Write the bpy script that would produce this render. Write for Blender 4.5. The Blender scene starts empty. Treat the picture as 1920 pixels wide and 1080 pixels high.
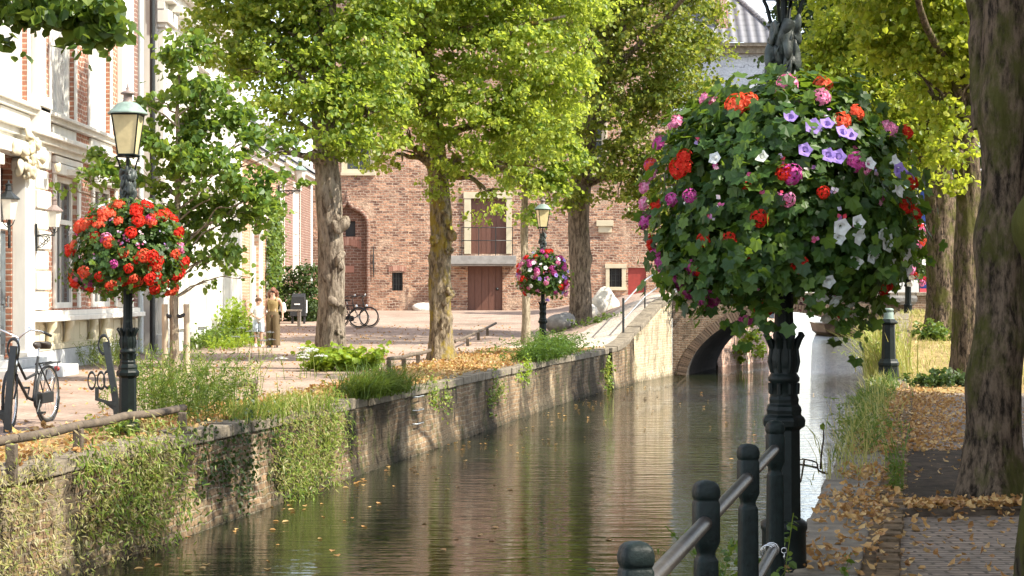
import bpy, math, random
import numpy as np
from mathutils import Vector, Matrix

# ------------------------------------------------------------------ camera, sky, sun, exposure
SC = bpy.context.scene
COL = SC.collection
CAM_Z = 1.55
cam_d = bpy.data.cameras.new("camera")
cam = bpy.data.objects.new("camera", cam_d)
COL.objects.link(cam)
cam.location = (0, 0, CAM_Z)
cam.rotation_euler = (math.radians(90), 0, 0)
cam_d.sensor_width = 36.0
cam_d.lens = 60.0
cam_d.shift_y = 10 / 1920
cam_d.clip_start = 0.05
cam_d.clip_end = 2000
SC.camera = cam

SUN_EL = math.radians(47)
SUN_AZ = math.radians(107)            # clockwise from +Y
wd = bpy.data.worlds.new("World")
SC.world = wd
wd.use_nodes = True
wn = wd.node_tree
bg = wn.nodes["Background"]
sky = wn.nodes.new("ShaderNodeTexSky")
sky.sky_type = 'NISHITA'
sky.sun_disc = False
sky.sun_elevation = SUN_EL
sky.sun_rotation = SUN_AZ
sky.dust_density = 0.7
sky.air_density = 1.0
hs = wn.nodes.new("ShaderNodeHueSaturation")
hs.inputs["Saturation"].default_value = 0.5
wn.links.new(sky.outputs[0], hs.inputs["Color"])
wn.links.new(hs.outputs[0], bg.inputs[0])
bg.inputs[1].default_value = 0.15
sun_d = bpy.data.lights.new("sun", 'SUN')
sun_d.energy = 3.4
sun_d.angle = math.radians(0.53)
sun_d.color = (1.0, 0.93, 0.80)
sun = bpy.data.objects.new("sun", sun_d)
COL.objects.link(sun)
SV = Vector((math.sin(SUN_AZ) * math.cos(SUN_EL), math.cos(SUN_AZ) * math.cos(SUN_EL), math.sin(SUN_EL)))
sun.rotation_euler = SV.to_track_quat('Z', 'Y').to_euler()
sun.location = SV * 60
SC.view_settings.view_transform = 'Standard'
SC.view_settings.look = 'None'
SC.view_settings.exposure = 1.75
SC.view_settings.gamma = 1.0
SC.render.engine = 'CYCLES'
SC.cycles.use_denoising = True
SC.cycles.max_bounces = 7
SC.cycles.diffuse_bounces = 3
SC.cycles.glossy_bounces = 3
SC.cycles.transmission_bounces = 4
SC.cycles.transparent_max_bounces = 8
SC.cycles.caustics_reflective = False
SC.cycles.caustics_refractive = False
SC.cycles.sample_clamp_indirect = 6.0

rng = np.random.default_rng(7)
random.seed(7)

# ------------------------------------------------------------------ small maths
F = 3200.0
def W(px, py, Y):
    return Vector(((px - 960) / F * Y, Y, CAM_Z - (py - 550) / F * Y))
def G(px, py, z=0.0):
    Y = (CAM_Z - z) * F / (py - 550)
    return Vector(((px - 960) / F * Y, Y, z))
def S(a, b, x):
    t = np.clip((x - a) / (b - a), 0, 1)
    return t * t * (3 - 2 * t)
WZ = -1.10                              # water level
LW = [(-10, -9.7), (0, -7.55), (46.5, 2.35), (47.2, 2.75), (50.5, 3.6), (54.9, 5.15), (60.8, 7.3), (66, 9.9), (110, 16.4), (160, 26)]
def xl(Y):
    return np.interp(Y, [p[0] for p in LW], [p[1] for p in LW])
def xr(Y):
    return -0.75 + 0.24 * Y
def zl(X, Y):
    a = 0.75 * S(44, 80, Y)
    b = 1.25 * S(47.5, 55.5, Y) * S(0.8, 5.0, X) * (1 - 0.5 * S(60, 74, Y))
    return a + b
def zr(X, Y):
    return 0.95 * S(31, 50, Y) + 0 * X

# ------------------------------------------------------------------ materials
def newmat(name):
    m = bpy.data.materials.new(name)
    m.use_nodes = True
    return m, m.node_tree, m.node_tree.nodes["Principled BSDF"]
def nd(nt, t, **kw):
    n = nt.nodes.new(t)
    for k, v in kw.items():
        setattr(n, k, v)
    return n
def coords(nt, scale=(1, 1, 1), src='Object'):
    tc = nd(nt, "ShaderNodeTexCoord")
    mp = nd(nt, "ShaderNodeMapping")
    mp.inputs["Scale"].default_value = scale
    nt.links.new(tc.outputs[src], mp.inputs[0])
    return mp.outputs[0]
def noise(nt, vec, scale, detail=4, rough=0.6):
    n = nd(nt, "ShaderNodeTexNoise")
    n.inputs["Scale"].default_value = scale
    n.inputs["Detail"].default_value = detail
    n.inputs["Roughness"].default_value = rough
    if vec is not None:
        nt.links.new(vec, n.inputs["Vector"])
    return n.outputs[0]
def ramp(nt, fac, stops):
    r = nd(nt, "ShaderNodeValToRGB")
    e = r.color_ramp.elements
    while len(e) < len(stops):
        e.new(0.5)
    for i, (p, c) in enumerate(stops):
        e[i].position = p
        e[i].color = (*c, 1) if len(c) == 3 else c
    nt.links.new(fac, r.inputs[0])
    return r.outputs[0]
def mixc(nt, fac, a, b, blend='MIX'):
    m = nd(nt, "ShaderNodeMix", data_type='RGBA', blend_type=blend)
    for s, v in ((m.inputs[0], fac), (m.inputs[6], a), (m.inputs[7], b)):
        if hasattr(v, "is_linked"):
            nt.links.new(v, s)
        elif isinstance(v, (int, float)):
            s.default_value = v
        else:
            s.default_value = (*v, 1)
    return m.outputs[2]
def bump(nt, bsdf, h, strength=0.5, dist=0.02, prev=None):
    b = nd(nt, "ShaderNodeBump")
    b.inputs["Strength"].default_value = strength
    b.inputs["Distance"].default_value = dist
    nt.links.new(h, b.inputs["Height"])
    if prev is not None:
        nt.links.new(prev, b.inputs["Normal"])
    nt.links.new(b.outputs[0], bsdf.inputs["Normal"])
    return b.outputs[0]
def grey(v):
    return (v, v, v)

def simple(name, col, rough=0.6, var=0.25, scale=6, bmp=0.0, bd=0.01, metal=0.0, stretch=(1, 1, 1), spec=0.5):
    m, nt, b = newmat(name)
    v = coords(nt, stretch)
    n = noise(nt, v, scale, 5)
    lo = tuple(c * (1 - var) for c in col)
    hi = tuple(min(1, c * (1 + var)) for c in col)
    nt.links.new(ramp(nt, n, [(0.3, lo), (0.7, hi)]), b.inputs["Base Color"])
    b.inputs["Roughness"].default_value = rough
    b.inputs["Metallic"].default_value = metal
    b.inputs["Specular IOR Level"].default_value = spec
    if bmp:
        bump(nt, b, noise(nt, v, scale * 3, 6), bmp, bd)
    return m

def brickmat(name, c1, c2, mortar, bw=0.22, bh=0.065, ms=0.008, axis='YZ', bmp=0.6, stain=None, rough=0.85, big=None, bd=0.012, patch=None, tide=False):
    m, nt, b = newmat(name)
    tc = nd(nt, "ShaderNodeTexCoord")
    sp = nd(nt, "ShaderNodeSeparateXYZ")
    nt.links.new(tc.outputs["Object"], sp.inputs[0])
    cb = nd(nt, "ShaderNodeCombineXYZ")
    nt.links.new(sp.outputs["XYZ".index(axis[0])], cb.inputs[0])
    nt.links.new(sp.outputs["XYZ".index(axis[1])], cb.inputs[1])
    # wobble so the courses are not ruled lines
    wob = nd(nt, "ShaderNodeTexNoise")
    wob.inputs["Scale"].default_value = 3.0
    nt.links.new(cb.outputs[0], wob.inputs["Vector"])
    mm = nd(nt, "ShaderNodeMix", data_type='RGBA', blend_type='LINEAR_LIGHT')
    mm.inputs[0].default_value = bh * 0.5
    nt.links.new(cb.outputs[0], mm.inputs[6])
    nt.links.new(wob.outputs["Color"], mm.inputs[7])
    br = nd(nt, "ShaderNodeTexBrick")
    br.inputs["Color1"].default_value = (*c1, 1)
    br.inputs["Color2"].default_value = (*c2, 1)
    br.inputs["Mortar"].default_value = (*mortar, 1)
    br.inputs["Scale"].default_value = 1
    br.inputs["Mortar Size"].default_value = ms
    br.inputs["Brick Width"].default_value = bw
    br.inputs["Row Height"].default_value = bh
    br.inputs["Mortar Smooth"].default_value = 0.3
    br.inputs["Bias"].default_value = 0.0
    nt.links.new(mm.outputs[2], br.inputs["Vector"])
    n1 = noise(nt, tc.outputs["Object"], 1.3, 6, 0.65)
    col = mixc(nt, ramp(nt, n1, [(0.35, grey(0)), (0.75, grey(0.6))]), br.outputs[0], big or tuple(c * 0.55 for c in c1))
    if patch:
        n3 = noise(nt, tc.outputs["Object"], 0.9, 5, 0.7)
        col = mixc(nt, ramp(nt, n3, [(0.52, grey(0)), (0.66, grey(0.75))]), col, patch)
    n2 = noise(nt, tc.outputs["Object"], 9, 4, 0.7)
    col = mixc(nt, 0.55, col, ramp(nt, n2, [(0.25, grey(0.25)), (0.75, grey(0.95))]), 'OVERLAY')
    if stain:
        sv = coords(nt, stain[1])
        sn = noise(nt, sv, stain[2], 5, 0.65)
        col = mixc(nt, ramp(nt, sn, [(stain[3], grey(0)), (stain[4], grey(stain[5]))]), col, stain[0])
    if tide:
        ms_ = noise(nt, coords(nt, (1, 1.2, .8)), 2.2, 6, .7)
        col = mixc(nt, ramp(nt, ms_, [(.54, grey(0)), (.66, grey(.75))]), col, (0.055, 0.065, 0.018))
        mr = nd(nt, "ShaderNodeMapRange")
        mr.inputs[1].default_value = -.72; mr.inputs[2].default_value = -1.02
        ad = nd(nt, "ShaderNodeMath", operation='MULTIPLY_ADD')
        nt.links.new(n2, ad.inputs[0]); ad.inputs[1].default_value = .35
        nt.links.new(sp.outputs[2], ad.inputs[2])
        nt.links.new(ad.outputs[0], mr.inputs[0])
        tf = nd(nt, "ShaderNodeMath", operation='MULTIPLY'); tf.inputs[1].default_value = .9
        nt.links.new(mr.outputs[0], tf.inputs[0])
        col = mixc(nt, tf.outputs[0], col, (0.022, 0.022, 0.013))
    nt.links.new(col, b.inputs["Base Color"])
    b.inputs["Roughness"].default_value = rough
    b.inputs["Specular IOR Level"].default_value = 0.25
    inv = nd(nt, "ShaderNodeMath", operation='SUBTRACT')
    inv.inputs[0].default_value = 1
    nt.links.new(br.outputs["Fac"], inv.inputs[1])
    p = bump(nt, b, inv.outputs[0], bmp, bd)
    bump(nt, b, n2, bmp, bd * 1.5, p)
    return m

def leafmat(name, cols, trans, tfac=0.4, rough=0.45, spec=0.35):
    m, nt, b = newmat(name)
    g = nd(nt, "ShaderNodeNewGeometry")
    c = ramp(nt, g.outputs["Random Per Island"], [(i / max(1, len(cols) - 1), k) for i, k in enumerate(cols)])
    nt.links.new(c, b.inputs["Base Color"])
    b.inputs["Roughness"].default_value = rough
    b.inputs["Specular IOR Level"].default_value = spec
    t = nd(nt, "ShaderNodeBsdfTranslucent")
    tc = mixc(nt, 0.5, c, trans)
    nt.links.new(tc, t.inputs[0])
    mx = nd(nt, "ShaderNodeMixShader")
    mx.inputs[0].default_value = tfac
    nt.links.new(b.outputs[0], mx.inputs[1])
    nt.links.new(t.outputs[0], mx.inputs[2])
    nt.links.new(mx.outputs[0], nt.nodes["Material Output"].inputs[0])
    return m

def barkmat(name, c_lo, c_hi, moss=None, mlev=(0.5, 0.62), sc=5, groove=0.22, bs=1.0, pale=None):
    m, nt, b = newmat(name)
    v = coords(nt, (1, 1, groove))
    n = noise(nt, v, sc * 3.2, 8, 0.7)
    col = ramp(nt, n, [(0.40, c_lo), (0.58, c_hi)])
    v2 = coords(nt, (1, 1, 0.6))
    if pale:
        col = mixc(nt, ramp(nt, noise(nt, v2, 2.1, 5, 0.7), [(0.5, grey(0)), (0.68, grey(0.75))]), col, pale)
    if moss:
        col = mixc(nt, ramp(nt, noise(nt, v2, 3.0, 6, 0.7), [(mlev[0], grey(0)), (mlev[1], grey(0.9))]), col, moss)
    nt.links.new(col, b.inputs["Base Color"])
    b.inputs["Roughness"].default_value = 0.92
    b.inputs["Specular IOR Level"].default_value = 0.15
    p = bump(nt, b, n, bs, 0.08)
    bump(nt, b, noise(nt, coords(nt), 30, 5, 0.7), 0.5, 0.02, p)
    return m

M = {}
M['white'] = simple('white_paint', (0.70, 0.67, 0.60), 0.6, 0.13, 1.8, 0, 0.01, 0, (1.5, 1.5, 0.35))
M['stucco'] = simple('white_stucco', (0.68, 0.66, 0.60), 0.8, 0.16, 1.6, 0.15, 0.01, 0, (1.5, 1.5, 0.25))
M['cream'] = simple('cream_stone', (0.52, 0.46, 0.32), 0.75, 0.12, 2, 0.2)
M['plinth'] = simple('plinth_stone', (0.42, 0.43, 0.43), 0.8, 0.2, 3, 0.3)
M['door_dark'] = simple('dark_door_paint', (0.09, 0.11, 0.12), 0.45, 0.3, 8)
M['door_brown'] = simple('brown_door_paint', (0.13, 0.055, 0.035), 0.55, 0.25, 14, 0.3, 0.01, 0, (6, 1, 0.4))
M['red_panel'] = simple('red_shutter_paint', (0.28, 0.035, 0.025), 0.5, 0.2, 5)
M['glass'] = simple('window_glass', (0.05, 0.06, 0.065), 0.06, 0.3, 1.5)
M['curtain'] = simple('window_curtain', (0.5, 0.5, 0.47), 0.15, 0.35, 3, 0, 0.01, 0, (1, 9, 0.3))
M['iron'] = simple('black_iron', (0.018, 0.021, 0.021), 0.4, 0.3, 20, 0.12, 0.004)
M['lamp_iron'] = simple('dark_green_iron', (0.005, 0.009, 0.008), 0.48, 0.45, 14, 0.35, 0.006, 0, (1, 1, 1), 0.22)
M['patina_iron'] = simple('patinated_iron', (0.035, 0.045, 0.04), 0.5, 0.7, 18, 0.4, 0.008)
M['floret_mix'] = leafmat('mixed_petal', [(0.55, 0.08, 0.28), (0.72, 0.25, 0.42), (0.76, 0.74, 0.72), (0.34, 0.22, 0.6), (0.62, 0.03, 0.02), (0.6, 0.12, 0.36)], (0.8, 0.4, 0.5), 0.3, 0.6, 0.2)
M['post_paint'] = simple('dark_post_paint', (0.006, 0.0115, 0.0105), 0.5, 0.5, 25, 0.5, 0.005, 0, (1, 1, 1), 0.2)
M['lead'] = simple('zinc_pipe', (0.42, 0.46, 0.47), 0.5, 0.15, 3)
M['copper'] = simple('verdigris_copper', (0.17, 0.23, 0.195), 0.6, 0.3, 12)
M['copper_pink'] = simple('red_copper', (0.20, 0.15, 0.13), 0.55, 0.25, 12)
M['lampglass'] = simple('yellowed_lamp_glass', (0.60, 0.50, 0.27), 0.25, 0.2, 5)
M['stone'] = simple('boulder_stone', (0.36, 0.33, 0.29), 0.9, 0.3, 4, 0.7, 0.04)
M['stone_pale'] = simple('pale_boulder_stone', (0.70, 0.65, 0.56), 0.9, 0.25, 4, 0.7, 0.04)
M['stone_dark'] = simple('grey_boulder_stone', (0.20, 0.19, 0.175), 0.9, 0.3, 4, 0.7, 0.04)
M['coping'] = simple('weathered_coping', (0.17, 0.14, 0.10), 0.9, 0.4, 5, 0.6, 0.03)
M['wood'] = simple('weathered_wood', (0.26, 0.22, 0.17), 0.85, 0.3, 6, 0.5, 0.02, 0, (1, 1, 1))
M['rail_wood'] = simple('grey_brown_timber', (0.10, 0.075, 0.052), 0.85, 0.4, 8, 0.6, 0.02)
M['stake'] = simple('round_pale_stake', (0.40, 0.33, 0.23), 0.85, 0.25, 8, 0.4, 0.01, 0, (1, 1, 0.2))
M['rubber'] = simple('black_rubber', (0.02, 0.02, 0.02), 0.6, 0.2, 10)
M['chrome'] = simple('bright_metal', (0.6, 0.6, 0.6), 0.25, 0.1, 10, 0, 0.01, 0.9)
M['steel'] = simple('galvanised_rail', (0.45, 0.47, 0.48), 0.4, 0.2, 12, 0, 0.01, 0.6)
M['saddle'] = simple('dark_saddle', (0.035, 0.027, 0.022), 0.5, 0.2, 10)
M['bike_white'] = simple('pale_frame_paint', (0.5, 0.52, 0.52), 0.35, 0.1, 10)
M['slate'] = brickmat('slate_roof', (0.20, 0.20, 0.21), (0.30, 0.29, 0.29), (0.08, 0.08, 0.08), 0.25, 0.18, 0.012, 'YZ', 0.5)
M['pantile'] = None
M['brick_a'] = brickmat('orange_red_brick', (0.38, 0.17, 0.105), (0.28, 0.12, 0.075), (0.52, 0.43, 0.35), 0.22, 0.105, 0.015, 'YZ', 0.5)
M['brick_c'] = brickmat('pale_orange_brick', (0.46, 0.25, 0.15), (0.38, 0.19, 0.11), (0.5, 0.42, 0.33), 0.22, 0.11, 0.014, 'YZ', 0.5)
M['brick_d'] = brickmat('purple_brown_brick', (0.22, 0.11, 0.08), (0.15, 0.085, 0.07), (0.34, 0.29, 0.25), 0.22, 0.11, 0.014, 'YZ', 0.5)
M['brick_dx'] = brickmat('purple_brown_brick_end', (0.20, 0.10, 0.08), (0.14, 0.08, 0.07), (0.28, 0.24, 0.2), 0.22, 0.11, 0.014, 'XZ', 0.5)
M['brick_t'] = brickmat('old_tower_brick', (0.58, 0.33, 0.21), (0.13, 0.062, 0.045), (0.48, 0.39, 0.30), 0.30, 0.120, 0.018, 'XZ', 1.0, None, 0.9, (0.21, 0.12, 0.085), 0.08, (0.58, 0.42, 0.30))
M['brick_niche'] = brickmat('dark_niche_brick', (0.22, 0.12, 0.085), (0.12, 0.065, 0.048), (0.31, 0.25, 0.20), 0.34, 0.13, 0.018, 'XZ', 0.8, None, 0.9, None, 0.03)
M['arch_brick'] = leafmat('arch_brick', [(0.15, 0.10, 0.07), (0.10, 0.068, 0.048), (0.19, 0.135, 0.095), (0.07, 0.05, 0.038)], (0.1, 0.1, 0.1), 0.0, 0.9, 0.2)
M['lintel_brick'] = leafmat('lintel_brick', [(0.46, 0.25, 0.18), (0.30, 0.15, 0.11), (0.52, 0.32, 0.24)], (0.1, 0.1, 0.1), 0.0, 0.9, 0.2)
M['brick_lintel'] = brickmat('upright_lintel_brick', (0.42, 0.20, 0.14), (0.26, 0.12, 0.085), (0.55, 0.46, 0.40), 0.13, 0.5, 0.025, 'XZ', 0.8, None, 0.9, None, 0.03)
M['brick_q'] = brickmat('stained_shaded_quay_brick', (0.34, 0.22, 0.125), (0.15, 0.092, 0.056), (0.34, 0.28, 0.20), 0.24, 0.085, 0.013, 'YZ', 1.0,
                        ((0.040, 0.031, 0.020), (1.2, 0.9, 0.34), 1.25, 0.36, 0.56, 0.90), 0.9, (0.15, 0.105, 0.055), 0.025, (0.52, 0.43, 0.29), True)  # dark patches: damp stains, with tree shade painted into the colour as well
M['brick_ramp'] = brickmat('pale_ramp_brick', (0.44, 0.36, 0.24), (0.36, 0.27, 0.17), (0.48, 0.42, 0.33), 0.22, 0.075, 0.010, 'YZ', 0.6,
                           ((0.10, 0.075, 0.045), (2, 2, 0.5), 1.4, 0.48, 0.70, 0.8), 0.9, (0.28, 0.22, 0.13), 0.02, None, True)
M['brick_b'] = brickmat('dark_bridge_brick', (0.22, 0.14, 0.095), (0.15, 0.095, 0.065), (0.30, 0.25, 0.19), 0.22, 0.075, 0.010, 'XZ', 0.8,
                        ((0.04, 0.03, 0.02), (1.5, 1, 0.6), 2, 0.5, 0.7, 0.8), 0.9, (0.10, 0.075, 0.04), 0.02)
M['brick_far'] = brickmat('salmon_far_brick', (0.56, 0.36, 0.27), (0.48, 0.30, 0.22), (0.6, 0.5, 0.42), 0.22, 0.08, 0.010, 'YZ', 0.5)
M['brick_h'] = brickmat('house_brick', (0.34, 0.16, 0.10), (0.28, 0.13, 0.08), (0.45, 0.4, 0.34), 0.22, 0.075, 0.010, 'YZ', 0.4)
M['pave_l'] = brickmat('plaza_clinker', (0.38, 0.275, 0.22), (0.28, 0.20, 0.16), (0.22, 0.17, 0.135), 0.21, 0.075, 0.010, 'XY', 0.6, ((0.15, 0.115, 0.085), (1, 1, 1), 0.5, 0.45, 0.66, 0.7), 0.9, (0.25, 0.185, 0.14), 0.012)
M['pave_r'] = brickmat('path_clinker', (0.31, 0.235, 0.175), (0.21, 0.16, 0.12), (0.09, 0.07, 0.05), 0.21, 0.075, 0.012, 'XY', 0.9, ((0.10, 0.085, 0.06), (1, 1, 1), 1.1, 0.5, 0.7, 0.5), 0.9, (0.15, 0.13, 0.105), 0.018)
M['pave_far'] = brickmat('pale_street_clinker', (0.46, 0.39, 0.33), (0.40, 0.34, 0.28), (0.3, 0.26, 0.22), 0.21, 0.1, 0.012, 'XY', 0.3)

def soilmat(name, a, b_, c, sc=7, bs=0.9):
    m, nt, b = newmat(name)
    v = coords(nt)
    n = noise(nt, v, sc, 8, 0.72)
    n2 = noise(nt, v, sc * 0.22, 4)
    col = ramp(nt, n, [(0.33, a), (0.5, b_), (0.66, c)])
    col = mixc(nt, ramp(nt, n2, [(0.4, grey(0)), (0.7, grey(0.6))]), col, tuple(x * 0.6 for x in b_))
    nt.links.new(col, b.inputs["Base Color"])
    b.inputs["Roughness"].default_value = 0.95
    b.inputs["Specular IOR Level"].default_value = 0.1
    bump(nt, b, noise(nt, v, sc * 3, 6, 0.7), bs, 0.05)
    return m
M['soil'] = soilmat('dry_leafy_soil', (0.12, 0.075, 0.04), (0.34, 0.22, 0.11), (0.52, 0.36, 0.18))
M['soil_dark'] = soilmat('dark_soil', (0.03, 0.023, 0.016), (0.07, 0.052, 0.036), (0.12, 0.085, 0.055))
M['drygrass'] = soilmat('dry_grass_ground', (0.16, 0.115, 0.05), (0.32, 0.235, 0.10), (0.44, 0.34, 0.15))
M['edge'] = soilmat('mossy_edge_stone', (0.10, 0.075, 0.045), (0.22, 0.155, 0.095), (0.34, 0.23, 0.13), 9)

def pantilemat():
    m, nt, b = newmat('grey_pantiles')
    tc = nd(nt, "ShaderNodeTexCoord")
    wv = nd(nt, "ShaderNodeTexWave", wave_type='BANDS', bands_direction='X')
    wv.inputs["Scale"].default_value = 0.55
    wv.inputs["Distortion"].default_value = 0.3
    nt.links.new(tc.outputs["Object"], wv.inputs["Vector"])
    wz = nd(nt, "ShaderNodeTexWave", wave_type='BANDS', bands_direction='Z', wave_profile='SAW')
    wz.inputs["Scale"].default_value = 0.8
    nt.links.new(tc.outputs["Object"], wz.inputs["Vector"])
    n = noise(nt, tc.outputs["Object"], 3, 4)
    col = ramp(nt, wv.outputs[0], [(0.1, (0.03, 0.032, 0.038)), (0.6, (0.15, 0.15, 0.17))])
    col = mixc(nt, 0.35, col, ramp(nt, wz.outputs[0], [(0, (0.04, 0.04, 0.045)), (0.4, (0.15, 0.15, 0.17))]))
    col = mixc(nt, 0.3, col, ramp(nt, n, [(0.3, grey(0.1)), (0.7, (0.2, 0.19, 0.19))]))
    nt.links.new(col, b.inputs["Base Color"])
    b.inputs["Roughness"].default_value = 0.7
    bump(nt, b, wv.outputs[0], 1.0, 0.1)
    return m
M['pantile'] = pantilemat()
M['grey_boards'] = brickmat('grey_boarding', (0.40, 0.42, 0.45), (0.37, 0.39, 0.42), (0.2, 0.21, 0.23), 6.0, 0.62, 0.03, 'XZ', 0.3)

def watermat():
    m, nt, b = newmat('canal_water')
    v = coords(nt, (0.55, 1.5, 1))
    v2 = coords(nt, (0.45, 2.2, 1))
    n = noise(nt, v, 1.5, 4, 0.6)
    n2 = noise(nt, v2, 2.6, 3, 0.6)
    b.inputs["Base Color"].default_value = (0.012, 0.015, 0.006, 1)
    b.inputs["Roughness"].default_value = 0.015
    b.inputs["IOR"].default_value = 1.34
    b.inputs["Specular IOR Level"].default_value = 0.85
    p = bump(nt, b, n, 0.060, 0.07)
    # a rougher band of ripples where the wash of the boat runs across the canal
    tc = nd(nt, "ShaderNodeTexCoord")
    sp = nd(nt, "ShaderNodeSeparateXYZ")
    nt.links.new(tc.outputs["Object"], sp.inputs[0])
    mr = nd(nt, "ShaderNodeMapRange")
    mr.inputs[1].default_value = 20
    mr.inputs[2].default_value = 60
    mr.inputs[3].default_value = 0.2
    mr.inputs[4].default_value = 1.3
    nt.links.new(sp.outputs[1], mr.inputs[0])
    bb = nd(nt, "ShaderNodeBump")
    nt.links.new(mr.outputs[0], bb.inputs["Strength"])
    bb.inputs["Distance"].default_value = 0.05
    nt.links.new(n2, bb.inputs["Height"])
    nt.links.new(p, bb.inputs["Normal"])
    nt.links.new(bb.outputs[0], b.inputs["Normal"])
    return m
M['water'] = watermat()

M['leaf_lime'] = leafmat('lime_leaf', [(0.05, 0.11, 0.018), (0.10, 0.175, 0.030), (0.175, 0.24, 0.045), (0.32, 0.35, 0.06)], (0.68, 0.82, 0.07), 0.52)
M['leaf_yellow'] = leafmat('yellow_green_leaf', [(0.08, 0.15, 0.02), (0.155, 0.23, 0.035), (0.24, 0.305, 0.055), (0.38, 0.40, 0.065)], (0.76, 0.86, 0.08), 0.54)
M['leaf_gold'] = leafmat('golden_green_leaf', [(0.10, 0.165, 0.015), (0.17, 0.23, 0.02), (0.26, 0.31, 0.03), (0.36, 0.36, 0.05)], (0.74, 0.80, 0.06), 0.52)
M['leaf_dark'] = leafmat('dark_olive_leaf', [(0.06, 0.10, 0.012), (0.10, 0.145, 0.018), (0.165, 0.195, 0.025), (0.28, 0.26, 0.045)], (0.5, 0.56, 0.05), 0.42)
M['leaf_mid'] = leafmat('mid_green_leaf', [(0.035, 0.075, 0.012), (0.06, 0.115, 0.016), (0.09, 0.15, 0.02), (0.14, 0.19, 0.03)], (0.35, 0.45, 0.05), 0.36)
M['leaf_young'] = leafmat('young_tree_leaf', [(0.04, 0.095, 0.018), (0.07, 0.14, 0.024), (0.11, 0.19, 0.03), (0.19, 0.26, 0.04)], (0.45, 0.60, 0.05), 0.42)
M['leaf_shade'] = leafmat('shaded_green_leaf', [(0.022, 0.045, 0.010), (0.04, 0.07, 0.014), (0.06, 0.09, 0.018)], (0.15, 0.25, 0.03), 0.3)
M['leaf_bask'] = leafmat('geranium_leaf', [(0.018, 0.048, 0.013), (0.034, 0.082, 0.018), (0.055, 0.115, 0.02), (0.11, 0.18, 0.025)], (0.36, 0.52, 0.03), 0.38)
M['leaf_weed'] = leafmat('weed_leaf', [(0.06, 0.13, 0.018), (0.12, 0.20, 0.025), (0.22, 0.29, 0.05), (0.36, 0.36, 0.12)], (0.5, 0.55, 0.08), 0.38)
M['leaf_dry'] = leafmat('dry_weed_leaf', [(0.14, 0.20, 0.04), (0.28, 0.31, 0.08), (0.42, 0.40, 0.16), (0.28, 0.19, 0.08), (0.50, 0.48, 0.28)], (0.6, 0.55, 0.22), 0.4)
M['leaf_fern'] = leafmat('fern_leaf', [(0.035, 0.08, 0.012), (0.06, 0.12, 0.016), (0.10, 0.17, 0.022)], (0.3, 0.45, 0.04), 0.35)
M['leaf_bright'] = leafmat('bright_leaf', [(0.12, 0.21, 0.02), (0.18, 0.28, 0.025), (0.26, 0.33, 0.04)], (0.6, 0.7, 0.05), 0.42)
M['straw'] = leafmat('straw_blade', [(0.30, 0.27, 0.08), (0.42, 0.38, 0.13), (0.22, 0.26, 0.05), (0.5, 0.44, 0.18)], (0.55, 0.5, 0.12), 0.35)
M['litter'] = leafmat('fallen_leaf', [(0.20, 0.10, 0.04), (0.36, 0.18, 0.06), (0.48, 0.27, 0.09), (0.58, 0.40, 0.17), (0.27, 0.13, 0.05)], (0.6, 0.35, 0.1), 0.2)
M['fl_red'] = leafmat('scarlet_petal', [(0.50, 0.014, 0.010), (0.66, 0.03, 0.015), (0.74, 0.06, 0.03)], (0.9, 0.05, 0.02), 0.3, 0.6, 0.2)
M['fl_orange'] = leafmat('orange_red_petal', [(0.66, 0.06, 0.025), (0.75, 0.11, 0.05), (0.8, 0.17, 0.09)], (0.95, 0.15, 0.05), 0.3, 0.6, 0.2)
M['fl_pink'] = leafmat('pink_petal', [(0.70, 0.16, 0.34), (0.76, 0.26, 0.45), (0.8, 0.4, 0.55)], (0.9, 0.3, 0.5), 0.3, 0.6, 0.2)
M['fl_magenta'] = leafmat('magenta_petal', [(0.42, 0.035, 0.21), (0.52, 0.07, 0.30), (0.62, 0.15, 0.40)], (0.7, 0.1, 0.4), 0.3, 0.6, 0.2)
M['fl_white'] = leafmat('white_petal', [(0.74, 0.76, 0.74), (0.8, 0.8, 0.78)], (0.8, 0.85, 0.8), 0.3, 0.6, 0.2)
M['fl_violet'] = leafmat('violet_petal', [(0.26, 0.17, 0.55), (0.34, 0.22, 0.62), (0.46, 0.34, 0.68)], (0.5, 0.35, 0.8), 0.3, 0.6, 0.2)
M['bark_grey'] = barkmat('grey_lime_bark', (0.075, 0.055, 0.04), (0.30, 0.245, 0.185), (0.24, 0.21, 0.05), (0.62, 0.74), 5, 0.22, 1.0, (0.40, 0.35, 0.28))
M['bark_moss'] = barkmat('mossy_yellow_bark', (0.07, 0.05, 0.03), (0.29, 0.23, 0.155), (0.27, 0.20, 0.03), (0.50, 0.60), 5, 0.3, 1.0, (0.40, 0.34, 0.24))
M['bark_mid'] = barkmat('brown_bark', (0.07, 0.052, 0.038), (0.26, 0.205, 0.15), (0.15, 0.15, 0.05), (0.6, 0.72))
M['bark_dark'] = barkmat('dark_furrowed_bark', (0.026, 0.019, 0.013), (0.20, 0.145, 0.098), (0.085, 0.085, 0.020), (0.47, 0.60), 6, 0.30, 1.0)
M['bark_young'] = barkmat('young_pale_bark', (0.22, 0.18, 0.12), (0.42, 0.35, 0.25), None, (0.6, 0.7), 8)
M['bark_moss_dark'] = barkmat('mossy_dark_bark', (0.028, 0.022, 0.016), (0.11, 0.085, 0.06), (0.11, 0.11, 0.022), (0.38, 0.5), 6, 0.2, 1.0)
M['skin'] = simple('skin', (0.52, 0.30, 0.21), 0.55, 0.06, 6)
M['hair_auburn'] = simple('auburn_hair', (0.16, 0.055, 0.025), 0.45, 0.5, 30, 0.6, 0.02, 0, (1, 1, 0.15))
M['hair_brown'] = simple('brown_hair', (0.12, 0.06, 0.03), 0.5, 0.4, 30, 0.5, 0.01)
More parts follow.
